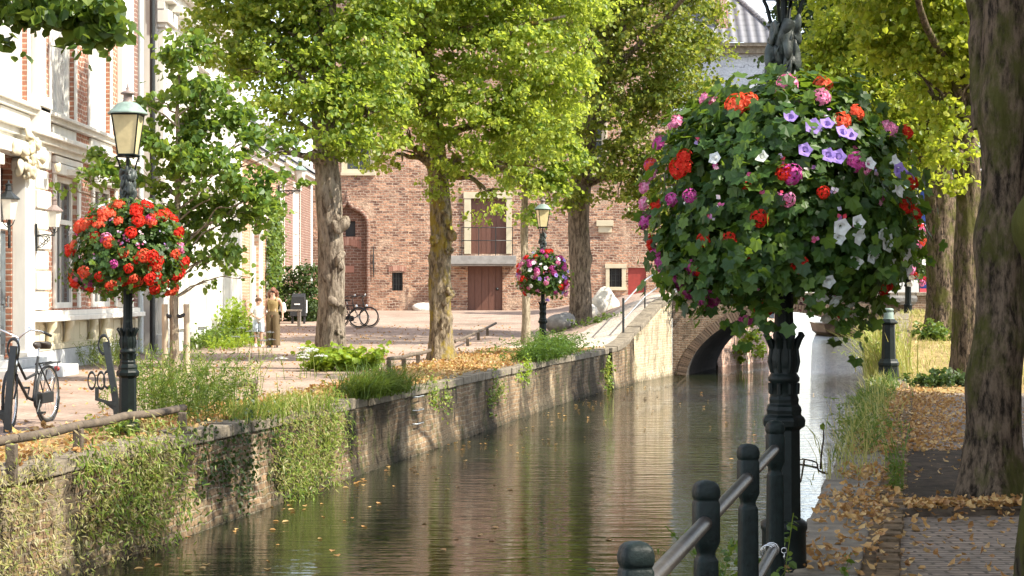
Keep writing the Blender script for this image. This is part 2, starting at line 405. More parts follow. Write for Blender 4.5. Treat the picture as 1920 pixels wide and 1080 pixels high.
M['top_ochre'] = simple('ochre_cloth', (0.24, 0.17, 0.065), 0.85, 0.15, 12, 0.3, 0.01)
M['trousers'] = simple('olive_brown_cloth', (0.115, 0.08, 0.038), 0.85, 0.25, 6, 0.4, 0.02, 0, (5, 5, 0.3))
M['tee'] = simple('pale_tee_cloth', (0.60, 0.60, 0.57), 0.85, 0.1, 10, 0.3, 0.01)
M['shorts'] = simple('pale_blue_cloth', (0.42, 0.50, 0.58), 0.85, 0.12, 10, 0.3, 0.01)
M['black'] = simple('matte_black', (0.012, 0.013, 0.014), 0.6, 0.2, 8)
M['paper'] = simple('white_paper', (0.75, 0.75, 0.75), 0.8, 0.05, 4)
M['blue'] = simple('deep_blue_canvas', (0.03, 0.07, 0.30), 0.75, 0.15, 4)
M['redwhite'] = simple('red_canvas', (0.55, 0.05, 0.06), 0.75, 0.1, 4)
M['hull'] = simple('dark_hull_paint', (0.03, 0.022, 0.02), 0.45, 0.3, 5)
M['far_wall'] = simple('pale_render', (0.60, 0.57, 0.52), 0.85, 0.1, 1)

# ------------------------------------------------------------------ object helpers
def link(o):
    COL.objects.link(o)
    return o
def empty(name, loc=(0, 0, 0), rz=0.0):
    o = bpy.data.objects.new(name, None)
    o.empty_display_size = 0.2
    o.location = loc
    o.rotation_euler = (0, 0, rz)
    return link(o)
def tag(o, label=None, cat=None, group=None, kind=None):
    if label: o["label"] = label
    if cat: o["category"] = cat
    if group: o["group"] = group
    if kind: o["kind"] = kind
    return o
def kids(o):
    return [c for c in COL.objects if c.parent == o]
def copy_tree(o, parent=None):
    c = o.copy()
    COL.objects.link(c)
    if parent is not None:
        c.parent = parent
    for ch in kids(o):
        copy_tree(ch, c)
    return c

class MB:
    """collects simple solids; build() links them as ONE mesh object"""
    def __init__(s):
        s.v = []; s.f = []; s.sm = []
    def add(s, vs, fs, smooth=False):
        o = len(s.v)
        s.v += [tuple(v) for v in vs]
        s.f += [tuple(i + o for i in f) for f in fs]
        s.sm += [smooth] * len(fs)
        return s
    def box(s, x0, x1, y0, y1, z0, z1):
        vs = [(x, y, z) for x in (x0, x1) for y in (y0, y1) for z in (z0, z1)]
        return s.add(vs, [(0, 1, 3, 2), (4, 6, 7, 5), (0, 4, 5, 1), (2, 3, 7, 6), (0, 2, 6, 4), (1, 5, 7, 3)])
    def bar(s, a, b, w, h, up=(0, 0, 1)):
        a, b = Vector(a), Vector(b)
        d = (b - a).normalized()
        u = Vector(up)
        r = d.cross(u)
        if r.length < 1e-4:
            r = d.cross(Vector((1, 0, 0)))
        r.normalize()
        u = r.cross(d)
        vs = []
        for p in (a, b):
            for i, j in ((-1, -1), (1, -1), (1, 1), (-1, 1)):
                vs.append(p + r * (w / 2 * i) + u * (h / 2 * j))
        return s.add(vs, [(0, 1, 2, 3), (7, 6, 5, 4), (0, 4, 5, 1), (1, 5, 6, 2), (2, 6, 7, 3), (3, 7, 4, 0)])
    def lathe(s, prof, c=(0, 0, 0), seg=20, sq=2.0, rot=0.0, cap=True, smooth=True):
        n = len(prof)
        vs = []
        for z, r in prof:
            for k in range(seg):
                a = 2 * math.pi * k / seg
                ca, sa = math.cos(a), math.sin(a)
                if sq != 2.0:
                    q = (abs(ca) ** sq + abs(sa) ** sq) ** (-1.0 / sq)
                else:
                    q = 1
                x, y = r * q * ca, r * q * sa
                vs.append((c[0] + x * math.cos(rot) - y * math.sin(rot), c[1] + x * math.sin(rot) + y * math.cos(rot), c[2] + z))
        fs = []
        for i in range(n - 1):
            for k in range(seg):
                fs.append((i * seg + k, i * seg + (k + 1) % seg, (i + 1) * seg + (k + 1) % seg, (i + 1) * seg + k))
        s.add(vs, fs, smooth)
        if cap:
            s.add(vs[:seg], [tuple(range(seg))[::-1]])
            s.add(vs[-seg:], [tuple(range(seg))])
        return s
    def tube(s, pts, rad, seg=8, cap=True, smooth=True, jit=0.0):
        pts = [Vector(p) for p in pts]
        n = len(pts)
        if not hasattr(rad, "__len__"):
            rad = [rad] * n
        d0 = (pts[1] - pts[0]).normalized()
        u = d0.cross(Vector((0, 0, 1)))
        if u.length < 0.05:
            u = d0.cross(Vector((1, 0, 0)))
        u.normalize()
        vs = []
        for i, p in enumerate(pts):
            d = (pts[min(i + 1, n - 1)] - pts[max(i - 1, 0)])
            if d.length < 1e-9:
                d = d0
            d.normalize()
            u = (u - d * u.dot(d)).normalized()
            w = d.cross(u)
            for k in range(seg):
                a = 2 * math.pi * k / seg
                r = rad[i] * (1 + (random.uniform(-jit, jit) if jit else 0))
                vs.append(p + (u * math.cos(a) + w * math.sin(a)) * r)
        fs = []
        for i in range(n - 1):
            for k in range(seg):
                fs.append((i * seg + k, i * seg + (k + 1) % seg, (i + 1) * seg + (k + 1) % seg, (i + 1) * seg + k))
        s.add(vs, fs, smooth)
        if cap:
            s.add(vs[:seg], [tuple(range(seg))[::-1]])
            s.add(vs[-seg:], [tuple(range(seg))])
        return s
    def ring(s, c, axis, R, r, seg=32, k=8, a0=0, a1=2 * math.pi):
        ax = Vector(axis).normalized()
        u = ax.cross(Vector((0, 0, 1)))
        if u.length < 0.05:
            u = Vector((1, 0, 0))
        u.normalize()
        w = ax.cross(u)
        closed = abs(a1 - a0 - 2 * math.pi) < 1e-6
        m = seg + (0 if closed else 1)
        vs = []
        for i in range(m):
            a = a0 + (a1 - a0) * i / seg
            rd = u * math.cos(a) + w * math.sin(a)
            for j in range(k):
                b = 2 * math.pi * j / k
                vs.append(Vector(c) + rd * (R + r * math.cos(b)) + ax * (r * math.sin(b)))
        fs = []
        for i in range(seg if closed else seg):
            i2 = (i + 1) % m
            for j in range(k):
                fs.append((i * k + j, i2 * k + j, i2 * k + (j + 1) % k, i * k + (j + 1) % k))
        return s.add(vs, fs, True)
    def loft(s, rings, seg=16, cap=True, smooth=True):
        """rings: (centre, rx, ry[, rot])"""
        vs = []
        for r in rings:
            c, rx, ry = Vector(r[0]), r[1], r[2]
            ro = r[3] if len(r) > 3 else 0
            for k in range(seg):
                a = 2 * math.pi * k / seg
                x, y = rx * math.cos(a), ry * math.sin(a)
                vs.append(c + Vector((x * math.cos(ro) - y * math.sin(ro), x * math.sin(ro) + y * math.cos(ro), 0)))
        fs = []
        for i in range(len(rings) - 1):
            for k in range(seg):
                fs.append((i * seg + k, i * seg + (k + 1) % seg, (i + 1) * seg + (k + 1) % seg, (i + 1) * seg + k))
        s.add(vs, fs, smooth)
        if cap:
            s.add(vs[:seg], [tuple(range(seg))[::-1]])
            s.add(vs[-seg:], [tuple(range(seg))])
        return s
    def blob(s, c, r, n=2, amp=0.15, sc=(1, 1, 1), seed=0, flat=None):
        rr = random.Random(seed)
        ph = [(Vector((rr.gauss(0, 1), rr.gauss(0, 1), rr.gauss(0, 1))).normalized(), rr.uniform(1.5, 5), rr.uniform(0, 6)) for _ in range(9)]
        seg, st = 24, 14
        vs = []
        for i in range(st + 1):
            t = math.pi * i / st
            for k in range(seg):
                a = 2 * math.pi * k / seg
                d = Vector((math.sin(t) * math.cos(a), math.sin(t) * math.sin(a), math.cos(t)))
                q = 1 + sum(amp / 2.2 * math.sin(f * d.dot(v) + p) for v, f, p in ph)
                p = Vector((d.x * sc[0], d.y * sc[1], d.z * sc[2])) * (r * q)
                vs.append(Vector(c) + p)
        fs = [(i * seg + k, i * seg + (k + 1) % seg, (i + 1) * seg + (k + 1) % seg, (i + 1) * seg + k) for i in range(st) for k in range(seg)]
        return s.add(vs, fs, True)
    def build(s, name, mat, parent=None, bevel=0.0):
        me = bpy.data.meshes.new(name)
        me.from_pydata(s.v, [], s.f)
        me.polygons.foreach_set("use_smooth", s.sm)
        me.materials.append(M[mat] if isinstance(mat, str) else mat)
        me.update()
        o = link(bpy.data.objects.new(name, me))
        if parent is not None:
            o.parent = parent
        if bevel:
            b = o.modifiers.new("bevel", 'BEVEL')
            b.width = bevel
            b.segments = 2
            b.limit_method = 'ANGLE'
        return o

def np_mesh(name, V, loops, counts, mat, parent=None, smooth=False):
    me = bpy.data.meshes.new(name)
    V = np.ascontiguousarray(V, dtype=np.float32).reshape(-1, 3)
    loops = np.ascontiguousarray(loops, dtype=np.int32).ravel()
    counts = np.asarray(counts, dtype=np.int32)
    me.vertices.add(len(V)); me.vertices.foreach_set("co", V.ravel())
    me.loops.add(len(loops)); me.loops.foreach_set("vertex_index", loops)
    me.polygons.add(len(counts))
    st = np.zeros(len(counts), dtype=np.int32); st[1:] = np.cumsum(counts)[:-1]
    me.polygons.foreach_set("loop_start", st)
    me.polygons.foreach_set("use_smooth", np.full(len(counts), smooth))
    me.update(calc_edges=True)
    me.materials.append(M[mat])
    o = link(bpy.data.objects.new(name, me))
    if parent is not None:
        o.parent = parent
    return o

# outlines: x across, y along (base at 0), z fold ; loops as faces
OUT = {
    'oval': (np.array([(0, 0, 0), (.40, .22, .10), (.44, .66, .10), (0, 1.05, -.05), (-.44, .66, .10), (-.40, .22, .10)]), [(0, 1, 2, 3), (0, 3, 4, 5)]),
    'curl': (np.array([(0, 0, .12), (.26, .25, .20), (.30, .62, .05), (.04, 1.0, .30), (-.24, .70, .16), (-.30, .28, .02), (0.02, .5, -.06)]), [(0, 1, 6), (1, 2, 6), (2, 3, 6), (3, 4, 6), (4, 5, 6), (5, 0, 6)]),
    'quad': (np.array([(0, 0, 0), (.42, .5, .1), (0, 1, 0), (-.42, .5, .1)]), [(0, 1, 2, 3)]),
    'thin': (np.array([(0, 0, 0), (.14, .35, .04), (.10, .75, .02), (0, 1.1, -.08), (-.10, .75, .02), (-.14, .35, .04)]), [(0, 1, 2, 3), (0, 3, 4, 5)]),
    'lobed': (np.array([(0, .12, 0), (.26, -.05, .08), (.52, .18, .06), (.40, .38, .02), (.54, .70, .05), (.26, .74, .06), (0, 1.02, 0), (-.26, .74, .06), (-.54, .70, .05), (-.40, .38, .02), (-.52, .18, .06), (-.26, -.05, .08)]),
              [(0, 1, 2, 3), (0, 3, 4, 5), (0, 5, 6, 7), (0, 7, 8, 9), (0, 9, 10, 11)]),
}
def unit(a):
    return a / np.maximum(np.linalg.norm(a, axis=-1, keepdims=True), 1e-9)
def leaf_arrays(P, N, size, shape, tip=None, tipw=0.0):
    o, fs = OUT[shape]
    n = len(P)
    N = unit(N)
    R = rng.normal(size=(n, 3))
    if tip is not None:
        R = unit(R) * (1 - tipw) + tip * tipw
    T = R - N * np.sum(R * N, axis=1, keepdims=True)
    T = unit(T)
    B = np.cross(T, N)
    s = np.asarray(size).reshape(-1, 1, 1) * np.ones((n, 1, 1))
    V = P[:, None, :] + s * (o[None, :, 0:1] * B[:, None, :] + (o[None, :, 1:2] - 0.5) * T[:, None, :] + o[None, :, 2:3] * N[:, None, :])
    k = len(o)
    base = (np.arange(n) * k)[:, None]
    flat = np.array([i for f in fs for i in f])[None, :]
    return V.reshape(-1, 3), (base + flat).ravel(), np.tile([len(f) for f in fs], n)
def leaves(name, P, N, size, mat, parent=None, shape='oval', tip=None, tipw=0.0):
    V, L, C = leaf_arrays(np.asarray(P, float), np.asarray(N, float), size, shape, tip, tipw)
    return np_mesh(name, V, L, C, mat, parent)

def sheet(name, xa, xb, ys, zf, mat, nx=24, kind='structure', lift=0.0):
    """ground sheet between curves xa(Y) and xb(Y)"""
    ys = np.asarray(ys, float)
    A = np.array([xa(y) for y in ys]); B = np.array([xb(y) for y in ys])
    t = np.linspace(0, 1, nx)
    X = A[:, None] + (B - A)[:, None] * t[None, :]
    Y = np.repeat(ys[:, None], nx, 1)
    Z = zf(X, Y) + lift
    V = np.stack([X, Y, Z], -1).reshape(-1, 3)
    i = np.arange(len(ys) - 1)[:, None] * nx + np.arange(nx - 1)[None, :]
    L = np.stack([i, i + 1, i + nx + 1, i + nx], -1)
    o = np_mesh(name, V, L.ravel(), np.full(i.size, 4), mat, None, True)
    tag(o, kind=kind)
    return o

# ------------------------------------------------------------------ the ground, the water
YS = np.concatenate([np.arange(-30, 20, 2.0), np.arange(20, 80, 0.5), np.arange(80, 140, 4), [160, 220, 300, 420]])
# the line of the low rail: paved square on its left, leafy soil strip on its right
def xrail(Y):
    return xl(Y) - np.interp(Y, [0, 18, 26, 36, 44, 48, 52, 60, 70], [1.6, 1.75, 1.25, 2.0, 3.0, 3.4, 2.4, 1.0, 0.6])
sheet("plaza", lambda y: -60 - max(0, y - 60) * 2, xrail, YS, zl, 'pave_l', 60)
sheet("soil_strip", xrail, lambda y: xl(y) - 0.32, YS[YS < 48.2], zl, 'soil', 10)
sheet("street", lambda y: xrail(y), lambda y: xl(y) - 0.32, YS[YS >= 48.0], zl, 'pave_far', 6)
sheet("path", lambda y: xr(y) + 0.62, lambda y: 40 + max(0, y - 60) * 2, YS[YS < 27], zr, 'pave_r', 30)
sheet("edge_strip", lambda y: xr(y) + 0.30, lambda y: xr(y) + 0.50, YS, zr, 'edge', 4)
sheet("verge", lambda y: xr(y) + 0.50, lambda y: xr(y) + 4.2, YS[(YS >= 26.5) & (YS < 70)], zr, 'drygrass', 8)
sheet("street", lambda y: xr(y) + 4.2, lambda y: 40 + max(0, y - 60) * 2, YS[YS >= 26.5], zr, 'pave_far', 30)
# soil bed round the big tree, cut into the path
def bed(y):
    return 2.72 + 0.24 * (y - 11.9)
sheet("tree_bed", lambda y: bed(y), lambda y: bed(y) + 2.6, np.arange(11.9, 17.0, 0.3), lambda X, Y: zr(X, Y) + 0.035 + 0.022 * np.sin(X * 5) * np.sin(Y * 4), 'soil_dark', 16)

w = MB()
w.add([(-12, -30, WZ), (0 + 45, -30, WZ), (120, 420, WZ), (-12 + 60, 420, WZ)], [(0, 1, 2, 3)])
tag(w.build("water", 'water'), kind='structure')
bedm = MB()
bedm.add([(-200, -40, -2.2), (300, -40, -2.2), (300, 430, -2.2), (-200, 430, -2.2)], [(0, 1, 2, 3)])
tag(bedm.build("canal_bed", 'soil_dark'), kind='structure')
# brick kerb between the edge strip and the path: single bricks on end
kb = MB()
y = 6.0
while y < 27:
    x = xr(y) + 0.50
    j = random.uniform(-.012, .012)
    c0 = Vector((x + j, y, 0)); d = Vector((0.24, 1, 0)).normalized(); nrm = Vector((1, -0.24, 0)).normalized()
    l = 0.095
    pts = [c0, c0 + d * l, c0 + d * l + nrm * 0.12, c0 + nrm * 0.12]
    zt = 0.045 + random.uniform(-.012, .012)
    kb.add([(p.x, p.y, -.1) for p in pts] + [(p.x, p.y, zt) for p in pts], [(4, 5, 6, 7), (0, 1, 5, 4), (1, 2, 6, 5), (2, 3, 7, 6), (3, 0, 4, 7)])
    y += 0.108
tag(kb.build("kerb", 'edge'), kind='structure')
bb = MB()
bb.bar((2.70, 11.86, 0.01), (5.6, 12.25, 0.01), 0.06, 0.09)
tag(bb.build("tree_bed_border", 'rail_wood'), kind='structure')

# ------------------------------------------------------------------ canal walls
def canal_wall(name, label, poly, side, zf, mat, cmat):
    """poly: (x,y) along the water edge; side -1: land to the left"""
    root = empty(name, (poly[0][0], poly[0][1], 0))
    tag(root, label, 'wall')
    body, cap = MB(), MB()
    pts = []
    for (a, b) in zip(poly[:-1], poly[1:]):
        L = math.hypot(b[0] - a[0], b[1] - a[1]); n = max(1, int(L / 0.6))
        for i in range(n):
            t = i / n
            pts.append((a[0] + (b[0] - a[0]) * t, a[1] + (b[1] - a[1]) * t))
    pts.append(poly[-1])
    o = Vector((root.location.x, root.location.y, 0))
    th = 0.40
    rows = [-2.1, -1.12, -0.8, -0.4, -0.14]
    vs = []
    for i, (x, y) in enumerate(pts):
        a = pts[max(0, i - 1)]; b = pts[min(len(pts) - 1, i + 1)]
        d = Vector((b[0] - a[0], b[1] - a[1], 0)).normalized()
        nn = Vector((d.y, -d.x, 0)) * (1 if side < 0 else -1)
        zt = float(zf(x, y))
        rr = random.Random(i * 7 + 3)
        col = []
        for z in rows:
            off = rr.uniform(-0.025, 0.025) + (0.05 if z < -1 else 0)
            zz = z if z < -0.5 else z + zt
            col.append(Vector((x, y, zz)) + nn * off)
        col.append(Vector((x, y, zt - 0.13)))
        back = [Vector((x, y, zt - 0.13)) - nn * th, Vector((x, y, -2.1)) - nn * th]
        vs.append([p - o for p in col + back])
        # coping: one slab per step, edges worn
        if i < len(pts) - 1:
            x2, y2 = pts[i + 1]
            z2 = float(zf(x2, y2))
            e = 0.02 + rr.uniform(0, 0.03)
            q = [(x, y, zt), (x2, y2, z2)]
            j = rr.uniform(-.012, .02)
            A = [Vector(q[0]) + d * 0.006 + nn * e, Vector(q[1]) - d * 0.006 + nn * e, Vector(q[1]) - d * 0.006 - nn * th, Vector(q[0]) + d * 0.006 - nn * th]
            vv = [p - o + Vector((0, 0, -0.125)) for p in A] + [p - o + Vector((0, 0, 0.012 + j)) for p in A]
            cap.add(vv, [(0, 1, 5, 4), (1, 2, 6, 5), (2, 3, 7, 6), (3, 0, 4, 7), (4, 5, 6, 7), (3, 2, 1, 0)])
    k = len(vs[0])
    body.add([p for c in vs for p in c], [(i * k + j, (i + 1) * k + j, (i + 1) * k + (j + 1) % k, i * k + (j + 1) % k) for i in range(len(vs) - 1) for j in range(k)])
    body.build("brick_face", mat, root)
    cap.build("coping", cmat, root, 0.015)
    return root
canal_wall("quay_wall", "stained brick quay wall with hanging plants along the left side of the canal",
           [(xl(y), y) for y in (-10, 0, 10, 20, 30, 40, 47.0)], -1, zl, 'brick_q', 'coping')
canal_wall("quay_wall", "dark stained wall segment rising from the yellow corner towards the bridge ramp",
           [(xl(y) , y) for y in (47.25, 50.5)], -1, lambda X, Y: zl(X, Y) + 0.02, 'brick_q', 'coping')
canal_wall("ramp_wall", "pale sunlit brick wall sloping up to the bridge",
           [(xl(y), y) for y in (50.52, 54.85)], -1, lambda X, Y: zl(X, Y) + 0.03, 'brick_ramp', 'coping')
canal_wall("quay_wall", "salmon coloured brick canal wall seen through the bridge arch",
           [(7.35, 61.2), (9.9, 66), (16.4, 110), (26, 160)], -1, lambda X, Y: 1.25 + 0 * X, 'brick_far', 'coping')
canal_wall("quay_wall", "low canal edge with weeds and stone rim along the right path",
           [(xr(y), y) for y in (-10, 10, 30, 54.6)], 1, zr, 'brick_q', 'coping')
canal_wall("quay_wall", "far canal edge on the right beyond the bridge",
           [(xr(y) + 0.6, y) for y in (61.2, 100, 160)], 1, lambda X, Y: 0.95 + 0 * X, 'brick_b', 'coping')

# ------------------------------------------------------------------ the arched bridge
def bridge():
    root = empty("brick_bridge", (8.7, 55, 0))
    tag(root, "brown brick arched bridge over the canal behind the big flower basket", 'bridge')
    cx, hw, zs, rise, y0, y1, sk = 8.73, 3.12, WZ, 2.06, 55.0, 60.8, 0.285
    xL, xR, top = 5.17, 14.2, 1.46
    def az(x):
        t = (x - cx) / hw
        return zs + rise * (max(0, 1 - abs(t) ** 2.1)) ** 0.62 if abs(t) < 1 else -2.1
    vr, ins, dk = MB(), MB(), MB()
    xs = [xL] + [cx - hw + 2 * hw * (0.5 - 0.5 * math.cos(math.pi * i / 40)) for i in range(41)] + [xR]
    O = Vector((8.7, 55, 0))
    for yy, dx in ((y0, 0), (y1, sk * (y1 - y0))):
        b = MB()
        for a, c in zip(xs[:-1], xs[1:]):
            m = (a + c) / 2
            inside = abs(m - cx) < hw
            za = az(a) if inside else -2.1
            zc = az(c) if inside else -2.1
            if inside:
                za = max(za, zs - 0.6); zc = max(zc, zs - 0.6)
                if abs(a - cx) >= hw - 1e-6: za = zs - 0.6
                if abs(c - cx) >= hw - 1e-6: zc = zs - 0.6
            b.add([Vector((a + dx, yy, za)) - O, Vector((c + dx, yy, zc)) - O, Vector((c + dx, yy, top)) - O, Vector((a + dx, yy, top)) - O], [(0, 1, 2, 3)])
        b.build("brick_face", 'brick_b', root)
    prev = None
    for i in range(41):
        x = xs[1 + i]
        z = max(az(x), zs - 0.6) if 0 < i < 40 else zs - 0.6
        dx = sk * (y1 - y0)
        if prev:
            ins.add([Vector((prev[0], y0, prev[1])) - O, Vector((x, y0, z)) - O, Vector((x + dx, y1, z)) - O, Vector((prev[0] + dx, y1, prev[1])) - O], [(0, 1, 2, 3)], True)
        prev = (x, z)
    # ring of voussoirs, 30 mm proud
    for i in range(104):
        t0 = math.pi * i / 104 + 0.003; t1 = math.pi * (i + 1) / 104 - 0.003
        def pt(t, k):
            x = cx - (hw) * math.cos(t)
            z = max(az(x), zs - 0.3)
            nx, nz = -math.cos(t), max(0.15, math.sin(t)) * 1.1
            L = math.hypot(nx, nz)
            return x + nx / L * k, z + nz / L * k
        q = [pt(t0, 0.0), pt(t1, 0.0), pt(t1, 0.30), pt(t0, 0.30)]
        q = [(x, min(z, top - 0.16)) for x, z in q]
        yy = y0 - 0.03 - random.uniform(0, .012)
        vr.add([Vector((x, yy, z)) - O for x, z in q] + [Vector((x, y0 + .01, z)) - O for x, z in q], [(0, 1, 2, 3), (0, 4, 5, 1), (1, 5, 6, 2), (2, 6, 7, 3), (3, 7, 4, 0)])
    vr.build("arch_ring", 'arch_brick', root)
    ins.build("arch_underside", simple('dark_vault', (0.035, 0.028, 0.022), 0.95, 0.4, 3), root)  # vault coloured much darker than the bridge faces
    dx = sk * (y1 - y0)
    dk.add([Vector(p) - O for p in ((xL - .2, y0, top - .02), (xR, y0, top - .02), (xR + dx, y1, top - .02), (xL - .2 + dx, y1, top - .02))], [(0, 1, 2, 3)])
    dk.build("deck", 'pave_far', root)
    cp = MB()
    for i in range(15):
        x = xL + i * (xR - xL) / 15
        cp.box(x + .01 - O.x, x + (xR - xL) / 15 - .01 - O.x, -0.07, 0.30, top - .0, top + .12 + random.uniform(-.01, .01))
    cp.build("coping", 'coping', root, 0.02)
    pr = MB().box(11.98 - O.x, 12.95 - O.x, -0.42, -0.10, -1.9, 1.18)
    pr.build("abutment", 'brick_b', root)
    pc = MB().lathe([(0, .50), (.1, .60), (.22, .62), (.30, .58)], (12.46 - O.x, -0.28, 1.18), 4, 2, math.pi / 4, True, False)
    pc.build("pier_cap", 'stone_dark', root)
bridge()

def bridge_rail():
    root = empty("bridge_railing", (3.9, 52, 0))
    tag(root, "thin galvanised handrail with two bars climbing the ramp to the bridge", 'railing')
    O = Vector((3.9, 52, 0))
    P = [(3.30, 50.6), (4.15, 53.3), (4.85, 55.4), (6.6, 57.6)]
    pts = []
    for x, y in P:
        z = float(zl(x, y))
        pts.append(Vector((x, y, z)) - O)
    for i, p in enumerate(pts):
        MB().tube([p + Vector((0, 0, -.05)), p + Vector((0, 0, 1.08 if i == 0 else 0.98))], 0.035 if i == 0 else .025, 8).build("post", 'iron', root)
    for h in (0.92, 0.42):
        MB().tube([p + Vector((0, 0, h)) for p in pts], 0.024, 8).build("rail", 'steel', root)
bridge_rail()

# ------------------------------------------------------------------ wall with openings
class Face:
    """a facade plane; maps (u along, w outward, z up) to world"""
    def __init__(s, kind, base):
        s.k, s.b = kind, base
    def p(s, u, w_, z):
        return (s.b + w_, u, z) if s.k == '+X' else ((u, s.b - w_, z) if s.k == '-Y' else (s.b - w_, u, z))
    def box(s, m, u0, u1, w0, w1, z0, z1):
        a = s.p(u0, w0, z0); b = s.p(u1, w1, z1)
        return m.box(min(a[0], b[0]), max(a[0], b[0]), min(a[1], b[1]), max(a[1], b[1]), min(a[2], b[2]), max(a[2], b[2]))
    def quad(s, m, pts):
        return m.add([s.p(*q) for q in pts], [tuple(range(len(pts)))])
    def wall(s, m, u0, u1, z0, z1, holes, depth=0.18):
        us = sorted({u0, u1} | {h[0] for h in holes} | {h[1] for h in holes})
        zs = sorted({z0, z1} | {h[2] for h in holes} | {h[3] for h in holes})
        us = [u for u in us if u0 <= u <= u1]; zs = [z for z in zs if z0 <= z <= z1]
        for a, b in zip(us[:-1], us[1:]):
            for c, d in zip(zs[:-1], zs[1:]):
                mu, mz = (a + b) / 2, (c + d) / 2
                if any(h[0] < mu < h[1] and h[2] < mz < h[3] for h in holes):
                    continue
                s.quad(m, [(a, 0, c), (b, 0, c), (b, 0, d), (a, 0, d)])
        for a, b, c, d in holes:
            s.quad(m, [(a, 0, c), (a, -depth, c), (a, -depth, d), (a, 0, d)])
            s.quad(m, [(b, 0, c), (b, -depth, c), (b, -depth, d), (b, 0, d)])
            s.quad(m, [(a, 0, c), (b, 0, c), (b, -depth, c), (a, -depth, c)])
            s.quad(m, [(a, 0, d), (b, 0, d), (b, -depth, d), (a, -depth, d)])
        D = 5.0
        s.quad(m, [(u0, 0, z0), (u0, -D, z0), (u0, -D, z1), (u0, 0, z1)])
        s.quad(m, [(u1, 0, z0), (u1, -D, z0), (u1, -D, z1), (u1, 0, z1)])
        s.quad(m, [(u0, -D, z0), (u1, -D, z0), (u1, -D, z1), (u0, -D, z1)])
        s.quad(m, [(u0, 0, z1), (u1, 0, z1), (u1, -D, z1), (u0, -D, z1)])
        return m
    def window(s, root, hole, depth=0.14, fw=0.07, bars=(1, 2), frame='white', pane='glass', sill=None, surround=None, sproud=0.05, sw=0.16):
        a, b, c, d = hole
        m = MB()
        w0, w1 = -depth + 0.005, -depth + 0.07
        s.box(m, a, a + fw, w0, w1, c, d); s.box(m, b - fw, b, w0, w1, c, d)
        s.box(m, a + fw, b - fw, w0, w1, c, c + fw); s.box(m, a + fw, b - fw, w0, w1, d - fw, d)
        nu, nz = bars
        for i in range(1, nu):
            u = a + (b - a) * i / nu
            s.box(m, u - .018, u + .018, w0 + .005, w1 - .012, c + fw, d - fw)
        for i in range(1, nz):
            z = c + (d - c) * i / nz
            t = 0.04 if i == nz // 2 or nz == 2 else 0.016
            s.box(m, a + fw, b - fw, w0 + .002, w1 - .006, z - t, z + t)
        fr = m.build("window", frame, root)
        g = MB(); s.quad(g, [(a, w0 + .02, c), (b, w0 + .02, c), (b, w0 + .02, d), (a, w0 + .02, d)])
        g.build("pane", pane, fr)
        if sill:
            q = MB(); s.box(q, a - .12, b + .12, 0.003, 0.14, c - .16, c - .003); q.build("sill", sill, fr, 0.01)
        if surround:
            q = MB()
            s.box(q, a - sw, a - .003, 0.003, sproud, c, d + .003); s.box(q, b + .003, b + sw, 0.003, sproud, c, d + .003)
            s.box(q, a - sw - .05, b + sw + .05, 0.003, sproud + .05, d + .006, d + .22)
            q.build("surround", surround, fr, 0.012)
        return fr

def rebase(root, loc):
    """move a thing's origin to its base without moving its parts"""
    loc = Vector(loc)
    T = Matrix.Translation(-loc)
    def rec(o):
        for c in kids(o):
            if c.type == 'MESH':
                c.data.transform(T)
            rec(c)
    rec(root)
    root.location = loc

def ogee(u0, half, z_sh, z_tip, n=14):
    """right half of an ogee outline from the shoulder to the tip"""
    pts = []
    for i in range(n + 1):
        t = i / n
        if t < 0.6:
            a = t / 0.6 * math.pi * 0.42
            x = half * (math.cos(a)); z = z_sh + (z_tip - z_sh) * 0.62 * math.sin(a) / math.sin(math.pi * .42)
        else:
            s_ = (t - 0.6) / 0.4
            x0 = half * math.cos(math.pi * .42); z0 = z_sh + (z_tip - z_sh) * 0.62
            x = x0 * (1 - s_) ** 1.8; z = z0 + (z_tip - z0) * s_ ** 1.3
        pts.append((x, z))
    return pts

